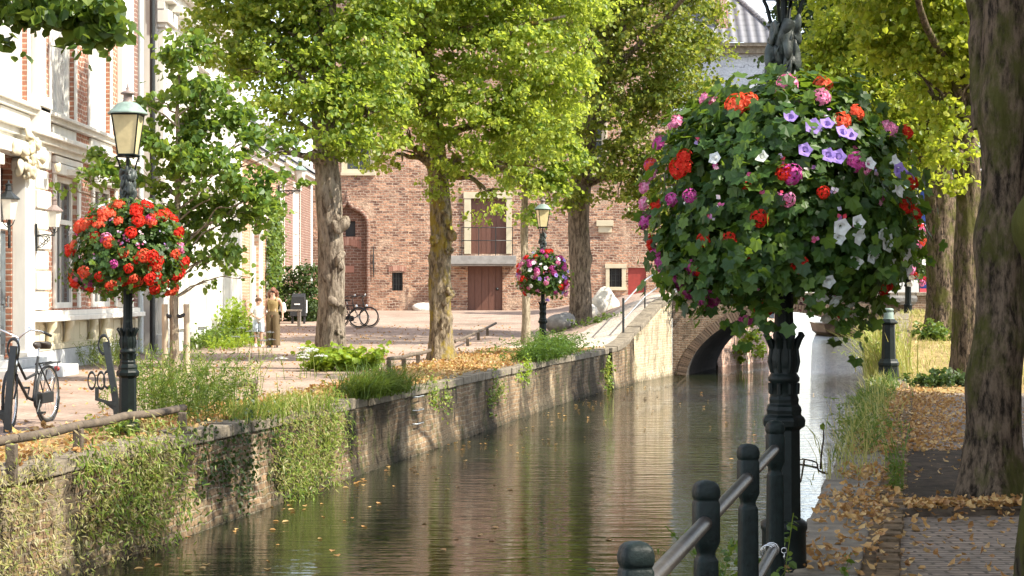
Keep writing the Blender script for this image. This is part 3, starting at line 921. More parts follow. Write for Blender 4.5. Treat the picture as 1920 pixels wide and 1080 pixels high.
# ------------------------------------------------------------------ first house on the left: red brick with white trim
def house_brick():
    root = empty("brick_house"); f = Face('+X', -9.4)
    tag(root, "orange brick town house with white stucco trim and tall windows at the left edge", 'house')
    up = [(27.6, 29.4), (31.3, 33.05), (34.72, 36.6), (37.9, 39.85)]
    holes = [(a, b, 5.22, 8.5) for a, b in up] + [(35.05, 36.85, 1.24, 4.0), (38.25, 40.3, 1.24, 4.0), (30.55, 32.05, 0.36, 3.9)]
    m = MB(); f.wall(m, 22, 42.15, -0.3, 12.6, holes, 0.2); m.build("wall", 'brick_a', root)
    for a, b in up:
        f.window(root, (a, b, 5.22, 8.5), 0.16, 0.13, (2, 1), 'white', 'curtain', None, 'white', 0.05, 0.13)
    # an opened casement of the second window, hinged outward
    for a, b in ((35.05, 36.85), (38.25, 40.3)):
        fr = f.window(root, (a, b, 1.24, 4.0), 0.16, 0.12, (2, 1), 'white', 'glass', None, 'white', 0.06, 0.16)
        q = MB()
        f.box(q, a + .13, b - .13, -0.13, -0.06, 3.0, 3.10)
        q.build("transom", 'white', fr)
        q = MB(); f.box(q, a - .2, b + .2, .004, .09, 4.24, 4.37); q.lathe([(0, .3), (.12, .34)], f.p((a + b) / 2, .02, 4.02), 12)
        q.build("hood", 'white', fr, .01)
    # door, its transom and surround
    d = MB(); f.box(d, 30.62, 31.98, -0.16, -0.09, 0.37, 2.72)
    for i in range(3):
        f.box(d, 30.75 + i * .42, 31.05 + i * .42, -0.089, -0.06, .6, 1.2); f.box(d, 30.75 + i * .42, 31.05 + i * .42, -0.089, -0.06, 1.35, 2.55)
    door = d.build("door", 'door_dark', root, 0.01)
    MB().tube([f.p(31.85, -.08, 1.3), f.p(31.85, .0, 1.3), f.p(31.85, .0, 1.5)], 0.02).build("handle", 'chrome', door)
    t = MB(); f.box(t, 30.6, 32.0, -.15, -.02, 2.74, 2.86); t.build("door_transom", 'white', root)
    t = MB(); f.quad(t, [(30.6, -.15, 2.86), (32, -.15, 2.86), (32, -.15, 3.9), (30.6, -.15, 3.9)]); t.build("pane", 'glass', root)
    s = MB()
    for a, b, p_ in ((32.08, 32.55, .26), (32.56, 33.15, .14), (29.8, 30.5, .26)):
        f.box(s, a, b, .003, p_, 0.0, 4.1)
        f.box(s, a - .05, b + .05, .002, p_ + .05, 0.0, .45)
        f.box(s, a - .05, b + .05, .002, p_ + .06, 3.85, 4.05)
    f.box(s, 29.7, 33.2, .004, .34, 4.12, 4.38)
    s.build("door_surround", 'white', root, 0.012)
    st = MB(); f.box(st, 29.9, 32.9, 0.30, 1.05, -.1, .20); f.box(st, 30.2, 32.6, 0.29, .65, .20, .36); st.build("doorstep", 'plinth', root, .02)
    # carved relief over the door
    c = MB()
    rr = random.Random(4)
    for i in range(34):
        u = 31.9 + rr.gauss(0, .55); z = 4.05 + rr.uniform(-.3, .55) * (1 - abs(u - 31.9) / 2)
        c.blob(f.p(u, .30 + rr.uniform(0, .1), z), rr.uniform(.06, .13), 1, .25, (.6, 1.2, 1), i)
    c.build("carving", 'cream', root)
    # base: grey plinth, cream panels, ledge on consoles
    b = MB(); f.box(b, 33.2, 42.15, .003, .16, -.2, .40); b.build("plinth", 'plinth', root, .01)
    b = MB(); f.box(b, 33.2, 42.15, .004, .10, .41, .985); f.box(b, 33.2, 42.15, .005, .14, .41, .52)
    for u in np.arange(33.6, 42, 1.55):
        f.box(b, u, u + 1.1, .10, .112, .58, .93)
    b.build("panel_band", 'cream', root, .01)
    b = MB(); f.box(b, 33.15, 42.2, .004, .34, .99, 1.10); f.box(b, 33.15, 42.2, .004, .27, 1.10, 1.20); b.build("ledge", 'white', root, .012)
    for u in (34.0, 35.35, 37.4, 38.45, 40.6):
        k = MB()
        k.loft([(f.p(u, .16, .55), .05, .08), (f.p(u, .2, .62), .08, .1), (f.p(u, .19, .75), .05, .08), (f.p(u, .24, .88), .1, .11), (f.p(u, .24, .985), .1, .11)], 10)
        k.build("console", 'cream', root)
    # quoins
    q = MB(); z = 1.22; i = 0
    while z < 4.3:
        e = .10 if i % 2 else 0
        f.box(q, 33.3 - e * .3, 34.15 + e, .003, .13 + e * .3, z, z + .36)
        f.box(q, 33.28, 34.13, .002, .07, z + .30, z + .42)
        z += .40; i += 1
    q.build("quoin", 'white', root, .02)
    # string courses and panels between the storeys
    g = MB()
    for z0, z1, p_ in ((4.40, 4.52, .10), (4.52, 4.64, .20), (4.64, 4.72, .30), (4.72, 4.76, .24), (5.02, 5.12, .14), (5.12, 5.19, .22)):
        f.box(g, 22, 42.15, .004, p_, z0, z1)
    g.build("cornice", 'white', root, .008)
    g = MB()
    for a, b_ in [(22, 27.4), (27.6, 29.4), (31.2, 33.1), (34.7, 36.6), (37.9, 39.9)]:
        g = MB(); f.box(g, a, b_, .003, .06, 4.77, 5.0)
        g.build("panel", 'white', root, .008)
    # pilasters
    g = MB()
    for a, b_ in ((33.32, 33.9), (40.6, 41.75)):
        g = MB(); f.box(g, a, b_, .004, .15, 5.40, 12.2)
        f.box(g, a - .1, b_ + .1, .003, .25, 5.2, 5.42); f.box(g, a - .06, b_ + .06, .003, .22, 4.77, 5.25)
        g.build("pilaster", 'white', root, .012)
    g = MB(); f.box(g, 40.6, 41.75, .004, .15, 1.21, 4.38); g.build("pilaster", 'white', root, .012)
    g = MB(); f.box(g, 21.5, 42.3, .004, .5, 11.9, 12.2); f.box(g, 21.5, 42.3, .004, .7, 12.2, 12.6); g.build("eaves", 'white', root)
    MB().tube([f.p(42.0, .26, .1), f.p(42.0, .26, 12)], .07, 10).build("drainpipe", 'lead', root)
    rebase(root, (-9.4, 32, 0))
house_brick()

def house_white():
    root = empty("stucco_house"); f = Face('+X', -9.0)
    tag(root, "white stucco house with pilasters and bracketed cornice behind the young staked tree", 'house')
    U0, U1 = 43.35, 55.9
    wins = [(48.6, 50.2), (52.6, 54.3), (45.3, 46.9)]
    holes = [(a, b, .75, 3.7) for a, b in wins] + [(a, b, 5.2, 8.0) for a, b in wins]
    m = MB(); f.wall(m, U0, U1, -.3, 10.2, holes, .22); m.build("wall", 'stucco', root)
    for h in holes:
        f.window(root, h, .2, .10, (2, 1) if h[2] > 4 else (2, 2), 'white', 'curtain', 'white', 'white', .07, .2)
    for a, b in ((43.36, 44.35), (47.2, 48.0), (51.0, 51.8), (55.0, 55.9)):
        p = MB(); f.box(p, a, b, .003, .16, 0.4, 8.3)
        f.box(p, a - .06, b + .06, .002, .24, 0.0, .5)
        f.box(p, a - .05, b + .05, .002, .22, 8.3, 8.42); f.box(p, a - .1, b + .1, .002, .30, 8.42, 8.75)
        f.box(p, a - .04, b + .04, .002, .2, 4.3, 4.5)
        p.build("pilaster", 'white', root, .015)
    g = MB()
    for z0, z1, q in ((4.5, 4.62, .1), (4.62, 4.78, .2), (8.76, 8.95, .2), (8.95, 9.2, .42), (9.2, 9.45, .62), (9.45, 9.6, .72)):
        f.box(g, U0 - .1, U1, .004, q, z0, z1)
    g.build("cornice", 'white', root, .01)
    for i in range(14):
        u = U0 + .4 + i * .92
        k = MB(); f.box(k, u, u + .2, .2, .55, 8.76, 8.94); k.build("bracket", 'white', root, .01)
    b = MB(); f.box(b, U0 + .01, U1, .003, .10, -.2, .5); b.build("plinth", 'plinth', root, .01)
    MB().tube([f.p(43.2, -.1, .1), f.p(43.2, -.1, 9.5)], .07, 8).build("drainpipe", 'iron', root)
    # narrow brick return between the two houses
    r = MB(); r.box(-13, -9.44, 42.2, 43.34, -.3, 11.5); r.build("brick_return", 'brick_d', root)
    rf = MB()
    rf.add([(-9.0, U0, 9.62), (-9.0, U1, 9.62), (-13, U1, 12.6), (-13, U0, 12.6)], [(0, 1, 2, 3)])
    rf.build("roof", 'slate', root)
    rebase(root, (-9.0, 49, 0))
house_white()

def house_low(name, label, U0, U1, eave, mat, wins, door, frame_bars):
    root = empty(name); f = Face('+X', -9.4)
    tag(root, label, 'house')
    holes = list(wins) + ([door] if door else [])
    m = MB(); f.wall(m, U0, U1, -.3, eave, holes, .2); m.build("wall", mat, root)
    for h in wins:
        f.window(root, h, .12, .09, (2, frame_bars), 'white', 'curtain', 'white', 'white', .02, .06)
    if door:
        a, b, c, d = door
        dm = MB(); f.box(dm, a, b, -.18, -.10, c, d - .9); dd = dm.build("door", 'white', root)
        MB().blob(f.p(b - .12, -.06, c + 1.05), .04, 1, 0).build("handle", 'iron', dd)
        t = MB(); f.quad(t, [(a, -.15, d - .9), (b, -.15, d - .9), (b, -.15, d), (a, -.15, d)]); t.build("pane", 'glass', root)
        s = MB()
        f.box(s, a - .28, a - .003, .003, .12, c, d); f.box(s, b + .003, b + .28, .003, .12, c, d); f.box(s, a - .4, b + .4, .003, .2, d + .004, d + .35)
        s.build("door_surround", 'white', root, .01)
    e = MB(); f.box(e, U0, U1, .003, .16, eave - .42, eave - .2); f.box(e, U0, U1, .003, .34, eave - .2, eave); e.build("eaves", 'white', root, .01)
    r = MB(); r.add([f.p(U0, .45, eave + .02), f.p(U1, .45, eave + .02), f.p(U1, -4.2, eave + 5), f.p(U0, -4.2, eave + 5), f.p(U0, -4.2, eave), f.p(U1, -4.2, eave)], [(0, 1, 2, 3), (0, 3, 4), (1, 5, 2)])
    r.build("roof", 'slate', root)
    rebase(root, (-9.4, (U0 + U1) / 2, .3))
    return root
house_low("brick_house", "low pale orange brick house with white eaves and a white front door", 55.95, 68.0, 6.75, 'brick_c',
          [(65.3, 66.8, 1.6, 4.4)], (61.4, 63.3, .4, 4.2), 3)
house_low("brick_house", "purple brown brick house with white sash windows in the far left corner", 68.05, 79.8, 7.0, 'brick_d',
          [(69.2, 70.4, 2.3, 6.0), (73.2, 75.6, 2.3, 6.1)], None, 4)

# ------------------------------------------------------------------ the old brick building closing the square
def old_tower():
    Y0 = 80.0
    root = empty("old_brick_building"); f = Face('-Y', Y0)
    tag(root, "old rough brick building with ogee niche, brown doors and balcony closing the square", 'building')
    def U(px): return (px - 960) / F * Y0
    def Z(py): return CAM_Z - (py - 550) / F * Y0
    xa, xb, xc = -9.35, U(766), U(1258)
    ni = (U(614), U(688), .3, 6.15)
    win = (U(735), U(755), Z(545), Z(511))
    upw = (U(644), U(700), Z(323), 9.6)
    bd = (U(883), U(949), Z(476), Z(372))
    ld = (U(877), U(942), .5, Z(499))
    bw = (U(1143), U(1166), Z(538), Z(503))
    rd = (U(1178), U(1212), .6, Z(502))
    upw2 = (U(1085), U(1135), Z(330), 9.6)
    m = MB()
    f.wall(m, xa, xb, -.4, 16.0, [ni, win, upw], .3)
    tmp = Face('-Y', Y0 + .12)
    tmp.wall(m, xb + .002, xc, -.4, 16.0, [bd, ld, bw, rd, upw2], .25)
    # spandrels of the ogee niche
    uc, half = (ni[0] + ni[1]) / 2, (ni[1] - ni[0]) / 2
    og = ogee(uc, half, 4.75, 6.05)
    for sgn in (-1, 1):
        for (x0, z0), (x1, z1) in zip(og[:-1], og[1:]):
            f.quad(m, [(uc + sgn * x0, 0, z0), (uc + sgn * half, 0, z0), (uc + sgn * half, 0, z1), (uc + sgn * x1, 0, z1)])
        f.quad(m, [(uc + sgn * half, 0, 6.05), (uc, 0, 6.05), (uc, 0, 6.15), (uc + sgn * half, 0, 6.15)])
    m.build("wall", 'brick_t', root)
    def lint(m_, ff, u0, u1, z0, z1, arc):
        n_ = int((u1 - u0) / .095)
        for i in range(n_):
            a_ = u0 + (u1 - u0) * i / n_; t_ = (i + .5) / n_ * 2 - 1; dz = arc * (1 - t_ * t_)
            ff.box(m_, a_ + .008, a_ + (u1 - u0) / n_ - .008, .003, .022 + random.uniform(0, .012), z0 + dz, z1 + dz)
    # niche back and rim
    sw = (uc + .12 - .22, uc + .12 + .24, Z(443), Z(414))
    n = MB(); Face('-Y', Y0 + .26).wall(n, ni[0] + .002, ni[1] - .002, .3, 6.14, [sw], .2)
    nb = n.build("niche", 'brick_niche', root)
    r = MB()
    for sgn in (-1, 1):
        pl = [f.p(uc + sgn * (half + .05), .02, .5)] + [f.p(uc + sgn * (x + .05 * (x > .05)), .02, z) for x, z in og] 
        pl.append(f.p(uc, .03, 6.38))
        r.tube(pl, [.10] * (len(pl) - 1) + [.03], 8)
    r.build("ogee_moulding", 'brick_niche', root)
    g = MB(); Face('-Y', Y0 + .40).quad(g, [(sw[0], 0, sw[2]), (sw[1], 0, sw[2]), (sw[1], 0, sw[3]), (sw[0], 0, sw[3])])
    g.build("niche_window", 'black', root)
    l = MB(); lint(l, Face('-Y', Y0 + .26), uc - .62, uc + .64, Z(467), Z(453), .18); lint(l, Face('-Y', Y0 + .26), uc - .62, uc + .64, Z(449), Z(444), .0); l.build("brick_lintel", 'lintel_brick', root)
    l = MB(); Face('-Y', Y0 + .26).box(l, U(646), U(663), .002, .05, Z(511), Z(498)); l.build("plaque", 'lintel_brick', root)
    a = MB(); a.tube([f.p(U(701), .05, Z(520)), f.p(U(700), .07, Z(490)), f.p(U(701), .05, Z(462))], [.02, .05, .02], 6); a.build("wall_anchor", 'iron', root)
    def barred(h, ff, dep, nv, mat):
        g = MB(); ff.quad(g, [(h[0], -dep, h[2]), (h[1], -dep, h[2]), (h[1], -dep, h[3]), (h[0], -dep, h[3])])
        w_ = g.build("window", 'black', root)
        b = MB()
        for i in range(nv):
            u = h[0] + (h[1] - h[0]) * (i + .5) / nv
            b.tube([ff.p(u, -.05, h[2]), ff.p(u, -.05, h[3])], .018, 6)
        for z in (h[2] + (h[3] - h[2]) * .33, h[2] + (h[3] - h[2]) * .66):
            b.tube([ff.p(h[0], -.05, z), ff.p(h[1], -.05, z)], .014, 6)
        b.build("bars", 'iron', w_)
        s = MB()
        if mat:
            ff.box(s, h[0] - .18, h[0] - .003, .003, .05, h[2], h[3]); ff.box(s, h[1] + .003, h[1] + .18, .003, .05, h[2], h[3])
            ff.box(s, h[0] - .22, h[1] + .22, .003, .07, h[3] + .003, h[3] + .2); ff.box(s, h[0] - .22, h[1] + .22, .003, .09, h[2] - .16, h[2] - .003)
            s.build("surround", mat, w_, .01)
        else:
            lint(s, ff, h[0] - .16, h[1] + .16, h[3] + .01, h[3] + .25, .08); s.build("brick_lintel", 'lintel_brick', w_)
    barred(win, f, .2, 4, None)
    barred(bw, tmp, .15, 3, 'cream')
    f.window(root, upw, .2, .16, (2, 3), 'cream', 'glass', 'cream', 'cream', .03, .1)
    tmp.window(root, upw2, .2, .16, (2, 3), 'cream', 'glass', 'cream', 'cream', .03, .1)
    # balcony door
    def boards(h, ff, dep, n, mat, nm):
        d = MB()
        for i in range(n):
            u = h[0] + (h[1] - h[0]) * i / n
            ff.box(d, u + .008, u + (h[1] - h[0]) / n - .008, -dep, -dep + .05 + .006 * (i % 2), h[2], h[3])
        ff.box(d, h[0], h[1], -dep - .03, -dep - .002, h[2], h[3])
        return d.build(nm, mat, root)
    b1 = boards(bd, tmp, .2, 7, 'door_brown', "balcony_door")
    s = MB(); tmp.box(s, bd[0] - .32, bd[0] - .003, .003, .08, bd[2], bd[3]); tmp.box(s, bd[1] + .003, bd[1] + .26, .003, .08, bd[2], bd[3]); tmp.box(s, bd[0] - .35, bd[1] + .3, .003, .1, bd[3] + .003, bd[3] + .3)
    s.build("door_frame", 'cream', root, .01)
    b2 = boards(ld, tmp, .18, 5, 'door_brown', "cellar_door")
    MB().blob(tmp.p(ld[1] - .25, -.10, ld[2] + 1.25), .07, 1, 0).build("handle", 'iron', b2)
    ar = MB(); lint(ar, tmp, ld[0] - .1, ld[1] + .1, ld[3] + .003, ld[3] + .16, .0); ar.build("brick_lintel", 'lintel_brick', root)
    rp = MB(); tmp.box(rp, rd[0], rd[1], -.15, -.08, rd[2], rd[3]); rp.build("red_door", 'red_panel', root)
    pl = MB(); tmp.box(pl, U(846), U(968), .004, 1.0, Z(496), Z(480)); tmp.box(pl, U(848), U(966), .004, .94, Z(499), Z(496)); pl.build("balcony_slab", simple('grey_concrete', (0.27, 0.26, 0.24), .85, .2, 4, .4), root, .02)
    # balcony railing
    r = MB()
    z0, z1 = Z(480), Z(428)
    us = np.linspace(U(867), U(961), 4)
    for u in us:
        r.tube([tmp.p(u, .92, z0), tmp.p(u, .92, z1 + .03)], .022, 6)
    for z in (z1, (z0 + z1) / 2 + .05):
        r.tube([tmp.p(us[0], .05, z), tmp.p(us[0], .92, z), tmp.p(us[-1], .92, z), tmp.p(us[-1], .05, z)], .020, 6)
    r.build("balcony_railing", 'iron', root)
    lg = MB(); tmp.box(lg, U(1118), U(1150), .003, .18, Z(424), Z(413)); tmp.box(lg, U(1122), U(1147), .003, .10, Z(436), Z(424)); lg.build("stone_ledge", 'cream', root, .01)
    rf = MB(); rf.add([(xa - .4, Y0 - .5, 16), (xc + .4, Y0 - .5, 16), (xc + .4, Y0 + 5, 22), (xa - .4, Y0 + 5, 22)], [(0, 1, 2, 3)]); rf.build("roof", 'pantile', root)
    rebase(root, (-2, Y0, .5))
old_tower()

# ------------------------------------------------------------------ tall building with pantile roof behind the trees
def pantile_house():
    Y0 = 105.0
    root = empty("tiled_house"); f = Face('-Y', Y0)
    tag(root, "grey boarded house with blue grey pantile hip roof at the top right", 'house')
    def U(px): return (px - 960) / F * Y0
    def Z(py): return CAM_Z - (py - 550) / F * Y0
    x0, x1 = U(1240), U(1452)
    ze = Z(88)
    wins = [(U(1405), U(1432), Z(192), Z(165))]
    m = MB(); f.wall(m, x0, x1, 0, ze, wins, .2); m.build("wall", 'grey_boards', root)
    f.window(root, wins[0], .1, .12, (3, 2), 'white', 'curtain', 'white')
    g = MB(); f.box(g, x0, x1 + .5, .003, .5, ze - .45, ze - .05); f.box(g, x0, x1 + .6, .003, .75, ze - .05, ze + .15); g.build("gutter", 'coping', root)
    zt = ze + 6.0
    r = MB(); r.add([(x0 - .3, Y0 - .8, ze + .16), (x1 + .6, Y0 - .8, ze + .16), (x1 - 4.0, Y0 + 5, zt), (x0 - .3, Y0 + 5, zt), (x1 + .6, Y0 + 11, ze + .16)], [(0, 1, 2, 3), (1, 4, 2)])
    r.build("roof", 'pantile', root)
    h = MB(); h.tube([(x1 + .6, Y0 - .8, ze + .25), (x1 - 4.0, Y0 + 5, zt + .08)], .16, 8); h.build("hip_ridge", 'slate', root)
    c = MB(); c.box(U(1345), U(1366), Y0 + .2, Y0 + 1.4, ze, zt + 1); c.build("chimney", 'brick_lintel', root)
    rebase(root, ((x0 + x1) / 2, Y0, 0))
pantile_house()

# ------------------------------------------------------------------ houses along the right bank (mostly beyond the frame) that shade the path
def shade_house(label, U0, U1, top, mat, X):
    root = empty("brick_house"); f = Face('-X', X)
    tag(root, label, 'house')
    us = np.arange(U0 + 1.0, U1 - 1.6, 2.6)
    holes = [(u, u + 1.2, z, z + 2.0) for u in us for z in (1.0, 4.6, 8.0) if z + 2.2 < top]
    m = MB(); f.wall(m, U0, U1, -.3, top, holes, .2); m.build("wall", mat, root)
    for h in holes:
        f.window(root, h, .14, .08, (2, 2), 'white', 'glass')
    r = MB(); r.add([f.p(U0, .3, top + .01), f.p(U1, .3, top + .01), f.p(U1, -4, top + 3.4), f.p(U0, -4, top + 3.4), f.p(U1, -8, top), f.p(U0, -8, top)], [(0, 1, 2, 3), (3, 2, 4, 5), (0, 3, 5), (1, 4, 2)])
    r.build("roof", 'slate', root)
    rebase(root, (X, (U0 + U1) / 2, 0))
shade_house("brick house on the right bank beyond the frame, nearest the camera", -14, 6.0, 13.6, 'brick_h', 12.2)
shade_house("brick house on the right bank beyond the frame, beside the big trunk", 6.05, 22.0, 14.0, 'brick_d', 12.2)
# pale house far behind the right bank
def far_house():
    Y0 = 100.0
    root = empty("pale_house"); f = Face('-Y', Y0)
    tag(root, "pale rendered house far behind the trunks on the right", 'house')
    wins = [(20.5 + i * 3, 21.7 + i * 3, z, z + 1.8) for i in range(5) for z in (2.2, 5.4)]
    m = MB(); f.wall(m, 19, 36, .5, 8.5, wins, .2); m.build("wall", 'far_wall', root)
    for h in wins: f.window(root, h, .12, .1, (2, 2), 'white', 'glass')
    r = MB(); r.add([(18.6, Y0 - .5, 8.5), (36.4, Y0 - .5, 8.5), (36.4, Y0 + 5, 13), (18.6, Y0 + 5, 13)], [(0, 1, 2, 3)]); r.build("roof", 'slate', root)
    rebase(root, (27, Y0, .9))
far_house()

# ------------------------------------------------------------------ trees
def cat_rom(pts, n):
    P = [np.array(p, float) for p in pts]
    P = [2 * P[0] - P[1]] + P + [2 * P[-1] - P[-2]]
    out = []
    for i in range(1, len(P) - 2):
        for t in np.linspace(0, 1, n, endpoint=False):
            a, b, c, d = P[i - 1], P[i], P[i + 1], P[i + 2]
            out.append(0.5 * (2 * b + (c - a) * t + (2 * a - 5 * b + 4 * c - d) * t * t + (3 * b - a - 3 * c + d) * t ** 3))
    out.append(P[-2])
    return np.array(out)

def trunk_mesh(m, pts, rad, flare=0.6, burls=(), seg=72, rough=0.05, n=26, seed=0, flare_h=0.35, furrow=.045):
    C = cat_rom(pts, n)
    R = cat_rom([(r, 0, 0) for r in rad], n)[:, 0]
    rr = np.random.default_rng(seed)
    ph = rr.uniform(0, 6.28, 8)
    z0 = C[0][2]
    vs = []
    ang = np.arange(seg) * 2 * math.pi / seg
    for i, (c, r) in enumerate(zip(C, R)):
        h = np.linalg.norm(c - C[0])
        rad_ = r * (1 + rough * (np.sin(3 * ang + ph[0] + h * 1.1) + .7 * np.sin(5 * ang + ph[1] - h * 1.7) + .5 * np.sin(9 * ang + ph[2] + h * 3)) + rough * .6 * math.sin(h * 4 + ph[3]))
        fr = np.zeros(seg)
        for q_, (fq, am) in enumerate(((9, 1.0), (14, .8), (23, .6))):
            wv = np.sin(fq * ang + 1.6 * np.sin(h * (1.9 + q_ * .7) + ph[q_]) + 1.1 * np.sin(h * (4.7 + q_) + 2 * ang + ph[q_ + 2]) + .7 * np.sin(h * 11 + 5 * ang + ph[q_ + 4]))
            fr += am * (np.abs(wv) ** .55 - .6) * (.65 + .35 * np.sin(h * 7.3 + 4 * ang + ph[q_ + 1]))
        rad_ = rad_ + r * furrow * fr
        rad_ = rad_ + rr.normal(0, rough * .10 * r, seg)
        rad_ = rad_ + r * flare * math.exp(-h / flare_h) * (.75 + .35 * np.cos(5 * ang + ph[4]) + .2 * np.cos(3 * ang + ph[5]))
        for bh, ba, bs, bam in burls:
            da = (ang - ba + math.pi) % (2 * math.pi) - math.pi
            rad_ = rad_ + bam * np.exp(-((h - bh) / bs) ** 2 - (da * r / bs) ** 2)
        d = C[min(i + 1, len(C) - 1)] - C[max(0, i - 1)]
        d = d / np.linalg.norm(d)
        u = np.array([1, 0, 0]) - d * d[0]; u /= np.linalg.norm(u)
        w_ = np.cross(d, u)
        for a, q in zip(ang, rad_):
            vs.append(tuple(c + (u * math.cos(a) + w_ * math.sin(a)) * q))
    N = len(C)
    fs = [(i * seg + k, i * seg + (k + 1) % seg, (i + 1) * seg + (k + 1) % seg, (i + 1) * seg + k) for i in range(N - 1) for k in range(seg)]
    m.add(vs, fs, True)
    m.add(vs[-seg:], [tuple(range(seg))])

def limb(m, a, b, r0, r1, sag=0.12, seg=8, n=7, seed=0, wig=0.06):
    a, b = np.array(a, float), np.array(b, float)
    L = np.linalg.norm(b - a)
    rr = np.random.default_rng(seed)
    pts, rad = [], []
    for i in range(n + 1):
        t = i / n
        p = a + (b - a) * t + np.array([0, 0, sag * L * math.sin(math.pi * t)])
        if 0 < i < n:
            p = p + rr.normal(0, wig * L / 3, 3)
        pts.append(p); rad.append(r0 + (r1 - r0) * t ** .8)
    C = cat_rom(pts, 3)
    R = np.interp(np.linspace(0, 1, len(C)), np.linspace(0, 1, len(rad)), rad)
    m.tube(C, list(R), seg, jit=.04)
    return pts

def crown_pts(blobs, n, clump_r, per, up=0.55, outw=0.6, rnd=0.75, shell=0.75, squash=0.5, droop=0.5):
    """leaf positions and normals: clumps of leaves spread through the ellipsoids, thicker near their skins"""
    vol = np.array([b[3] * b[4] * b[5] for b in blobs]) ** 0.75
    nb = rng.multinomial(max(1, n // per), vol / vol.sum())
    P, N, T = [], [], []
    for b, k in zip(blobs, nb):
        if k == 0: continue
        c = np.array(b[:3]); r = np.array(b[3:6])
        d = unit(rng.normal(size=(k, 3)))
        rad = 1 - (1 - shell) * 0 - rng.power(1.0, size=(k, 1)) * (1 - shell) * rng.uniform(0.2, 2.2, (k, 1))
        rad = np.clip(rad * rng.uniform(.92, 1.16, (k, 1)), .05, 1.2)
        cc = c + d * r * rad
        cs = clump_r * rng.uniform(.6, 1.35, (k, 1))
        m = rng.integers(int(per * .5), int(per * 1.5) + 1, k)
        idx = np.repeat(np.arange(k), m)
        off = rng.normal(size=(len(idx), 3)) * .55
        off[:, 2] *= squash
        hd = np.sum(off[:, :2] ** 2, axis=1)
        off[:, 2] -= droop * hd * .5
        P.append(cc[idx] + off * cs[idx])
        nn = np.array([0, 0, up]) + d[idx] * outw + rng.normal(size=(len(idx), 3)) * rnd
        N.append(nn)
        t = d[idx] * np.array([1, 1, 0.3]) + np.array([0, 0, -.9]) + rng.normal(size=(len(idx), 3)) * .5
        T.append(t)
    return np.vstack(P), np.vstack(N), unit(np.vstack(T))

def B(px, py, Y, r, rz=None, ry=None):
    p = W(px, py, Y)
    return (p.x, p.y, p.z, r, ry or r, rz or r)

def tree(name, label, group, trunk, rad, bark, blobs, n, leaf, lsize, clump=.32, per=46, flare=.6, burls=(), limbs=6, seed=0, shape='oval', start=None, extra=None, lr=0.09, cat='tree', flare_h=.35, **kw):
    base = Vector(trunk[0])
    root = empty(name)
    tag(root, label, cat, group)
    m = MB()
    trunk_mesh(m, trunk, rad, flare, burls, seed=seed, flare_h=flare_h)
    C = cat_rom(trunk, 6)
    order = list(range(len(blobs)))
    random.Random(seed).shuffle(order)
    lo = start if start is not None else C[0][2] + (C[-1][2] - C[0][2]) * .45
    cand = [c for c in C if c[2] >= lo]
    for i in order[:limbs]:
        b = np.array(blobs[i][:3])
        a = min(cand, key=lambda c: abs((b[2] - c[2]) - .5 * np.linalg.norm((b - c)[:2])) + .1 * abs(c[2] - lo))
        pts = limb(m, a, b, lr, lr * .22, .08, 7, 6, seed * 31 + i)
        for j in range(3):
            t = pts[3 + j % 3]
            e = b + np.array(blobs[i][3:6]) * unit(np.random.default_rng(i * 9 + j).normal(size=3)) * .8
            limb(m, t, e, lr * .4, lr * .1, .05, 5, 4, i * 7 + j)
    if extra:
        extra(m)
    m.build("trunk", bark, root)
    P, N, T = crown_pts(blobs, n, clump, per, **kw)
    s = lsize * rng.uniform(.5, 1.45, len(P))
    leaves("crown", P, N, s, leaf, root, shape, T, .75)
    rebase(root, (base.x, base.y, base.z))
    return root

GR_L, GR_R = "trees along the left quay", "trees along the right path"
PI = math.pi
# T1: pale grey trunk with knots
def t1_extra(m):
    for (px, py, s) in ((640, 425, .13), (634, 505, .12), (640, 570, .14), (622, 385, .10), (636, 480, .1), (643, 625, .09)):
        p = W(px, py, 34.78)
        m.blob((p.x - .05, p.y, p.z), s * .72, 1, .9, (1.0, .8, 1.3), int(px + py))
tree("lime_tree", "tall lime tree with pale grey knotty trunk and round-leaved shoots at its foot", GR_L,
     [W(623, 694, 35), W(622, 640, 35), W(623, 560, 35), W(619, 450, 35), W(613, 330, 35), W(607, 220, 35), W(612, 60, 35), W(622, -120, 35)],
     [.275, .275, .265, .26, .245, .23, .2, .1], 'bark_grey',
     [B(455, 60, 35, .95), B(540, 60, 34.6, 1.0), B(560, 150, 34.2, 1.0, .85), B(500, 120, 34.3, .7), B(610, 210, 33.9, .85, .7), B(690, 120, 35.2, 1.1), B(700, 210, 35, .8, .7), B(640, 60, 35, 1.3), B(540, 220, 34.2, .55, .5), B(660, 265, 34.6, .5, .35),
      B(420, 10, 35.5, .6), B(500, -60, 35, 1.4), B(680, -80, 35.4, 1.6), B(600, -200, 35, 2.2), B(520, 285, 34.3, .28), B(585, 285, 34.1, .35, .25)],
     44000, 'leaf_lime', .090, .27, 46, .55,
     [(1.2, .3, .12, .05), (2.1, -0.5, .1, .05), (2.6, -.9, .12, .06), (1.9, 4.2, .12, .05), (3.1, 5.6, .14, .07)], 15, 1, extra=t1_extra, lr=.12)
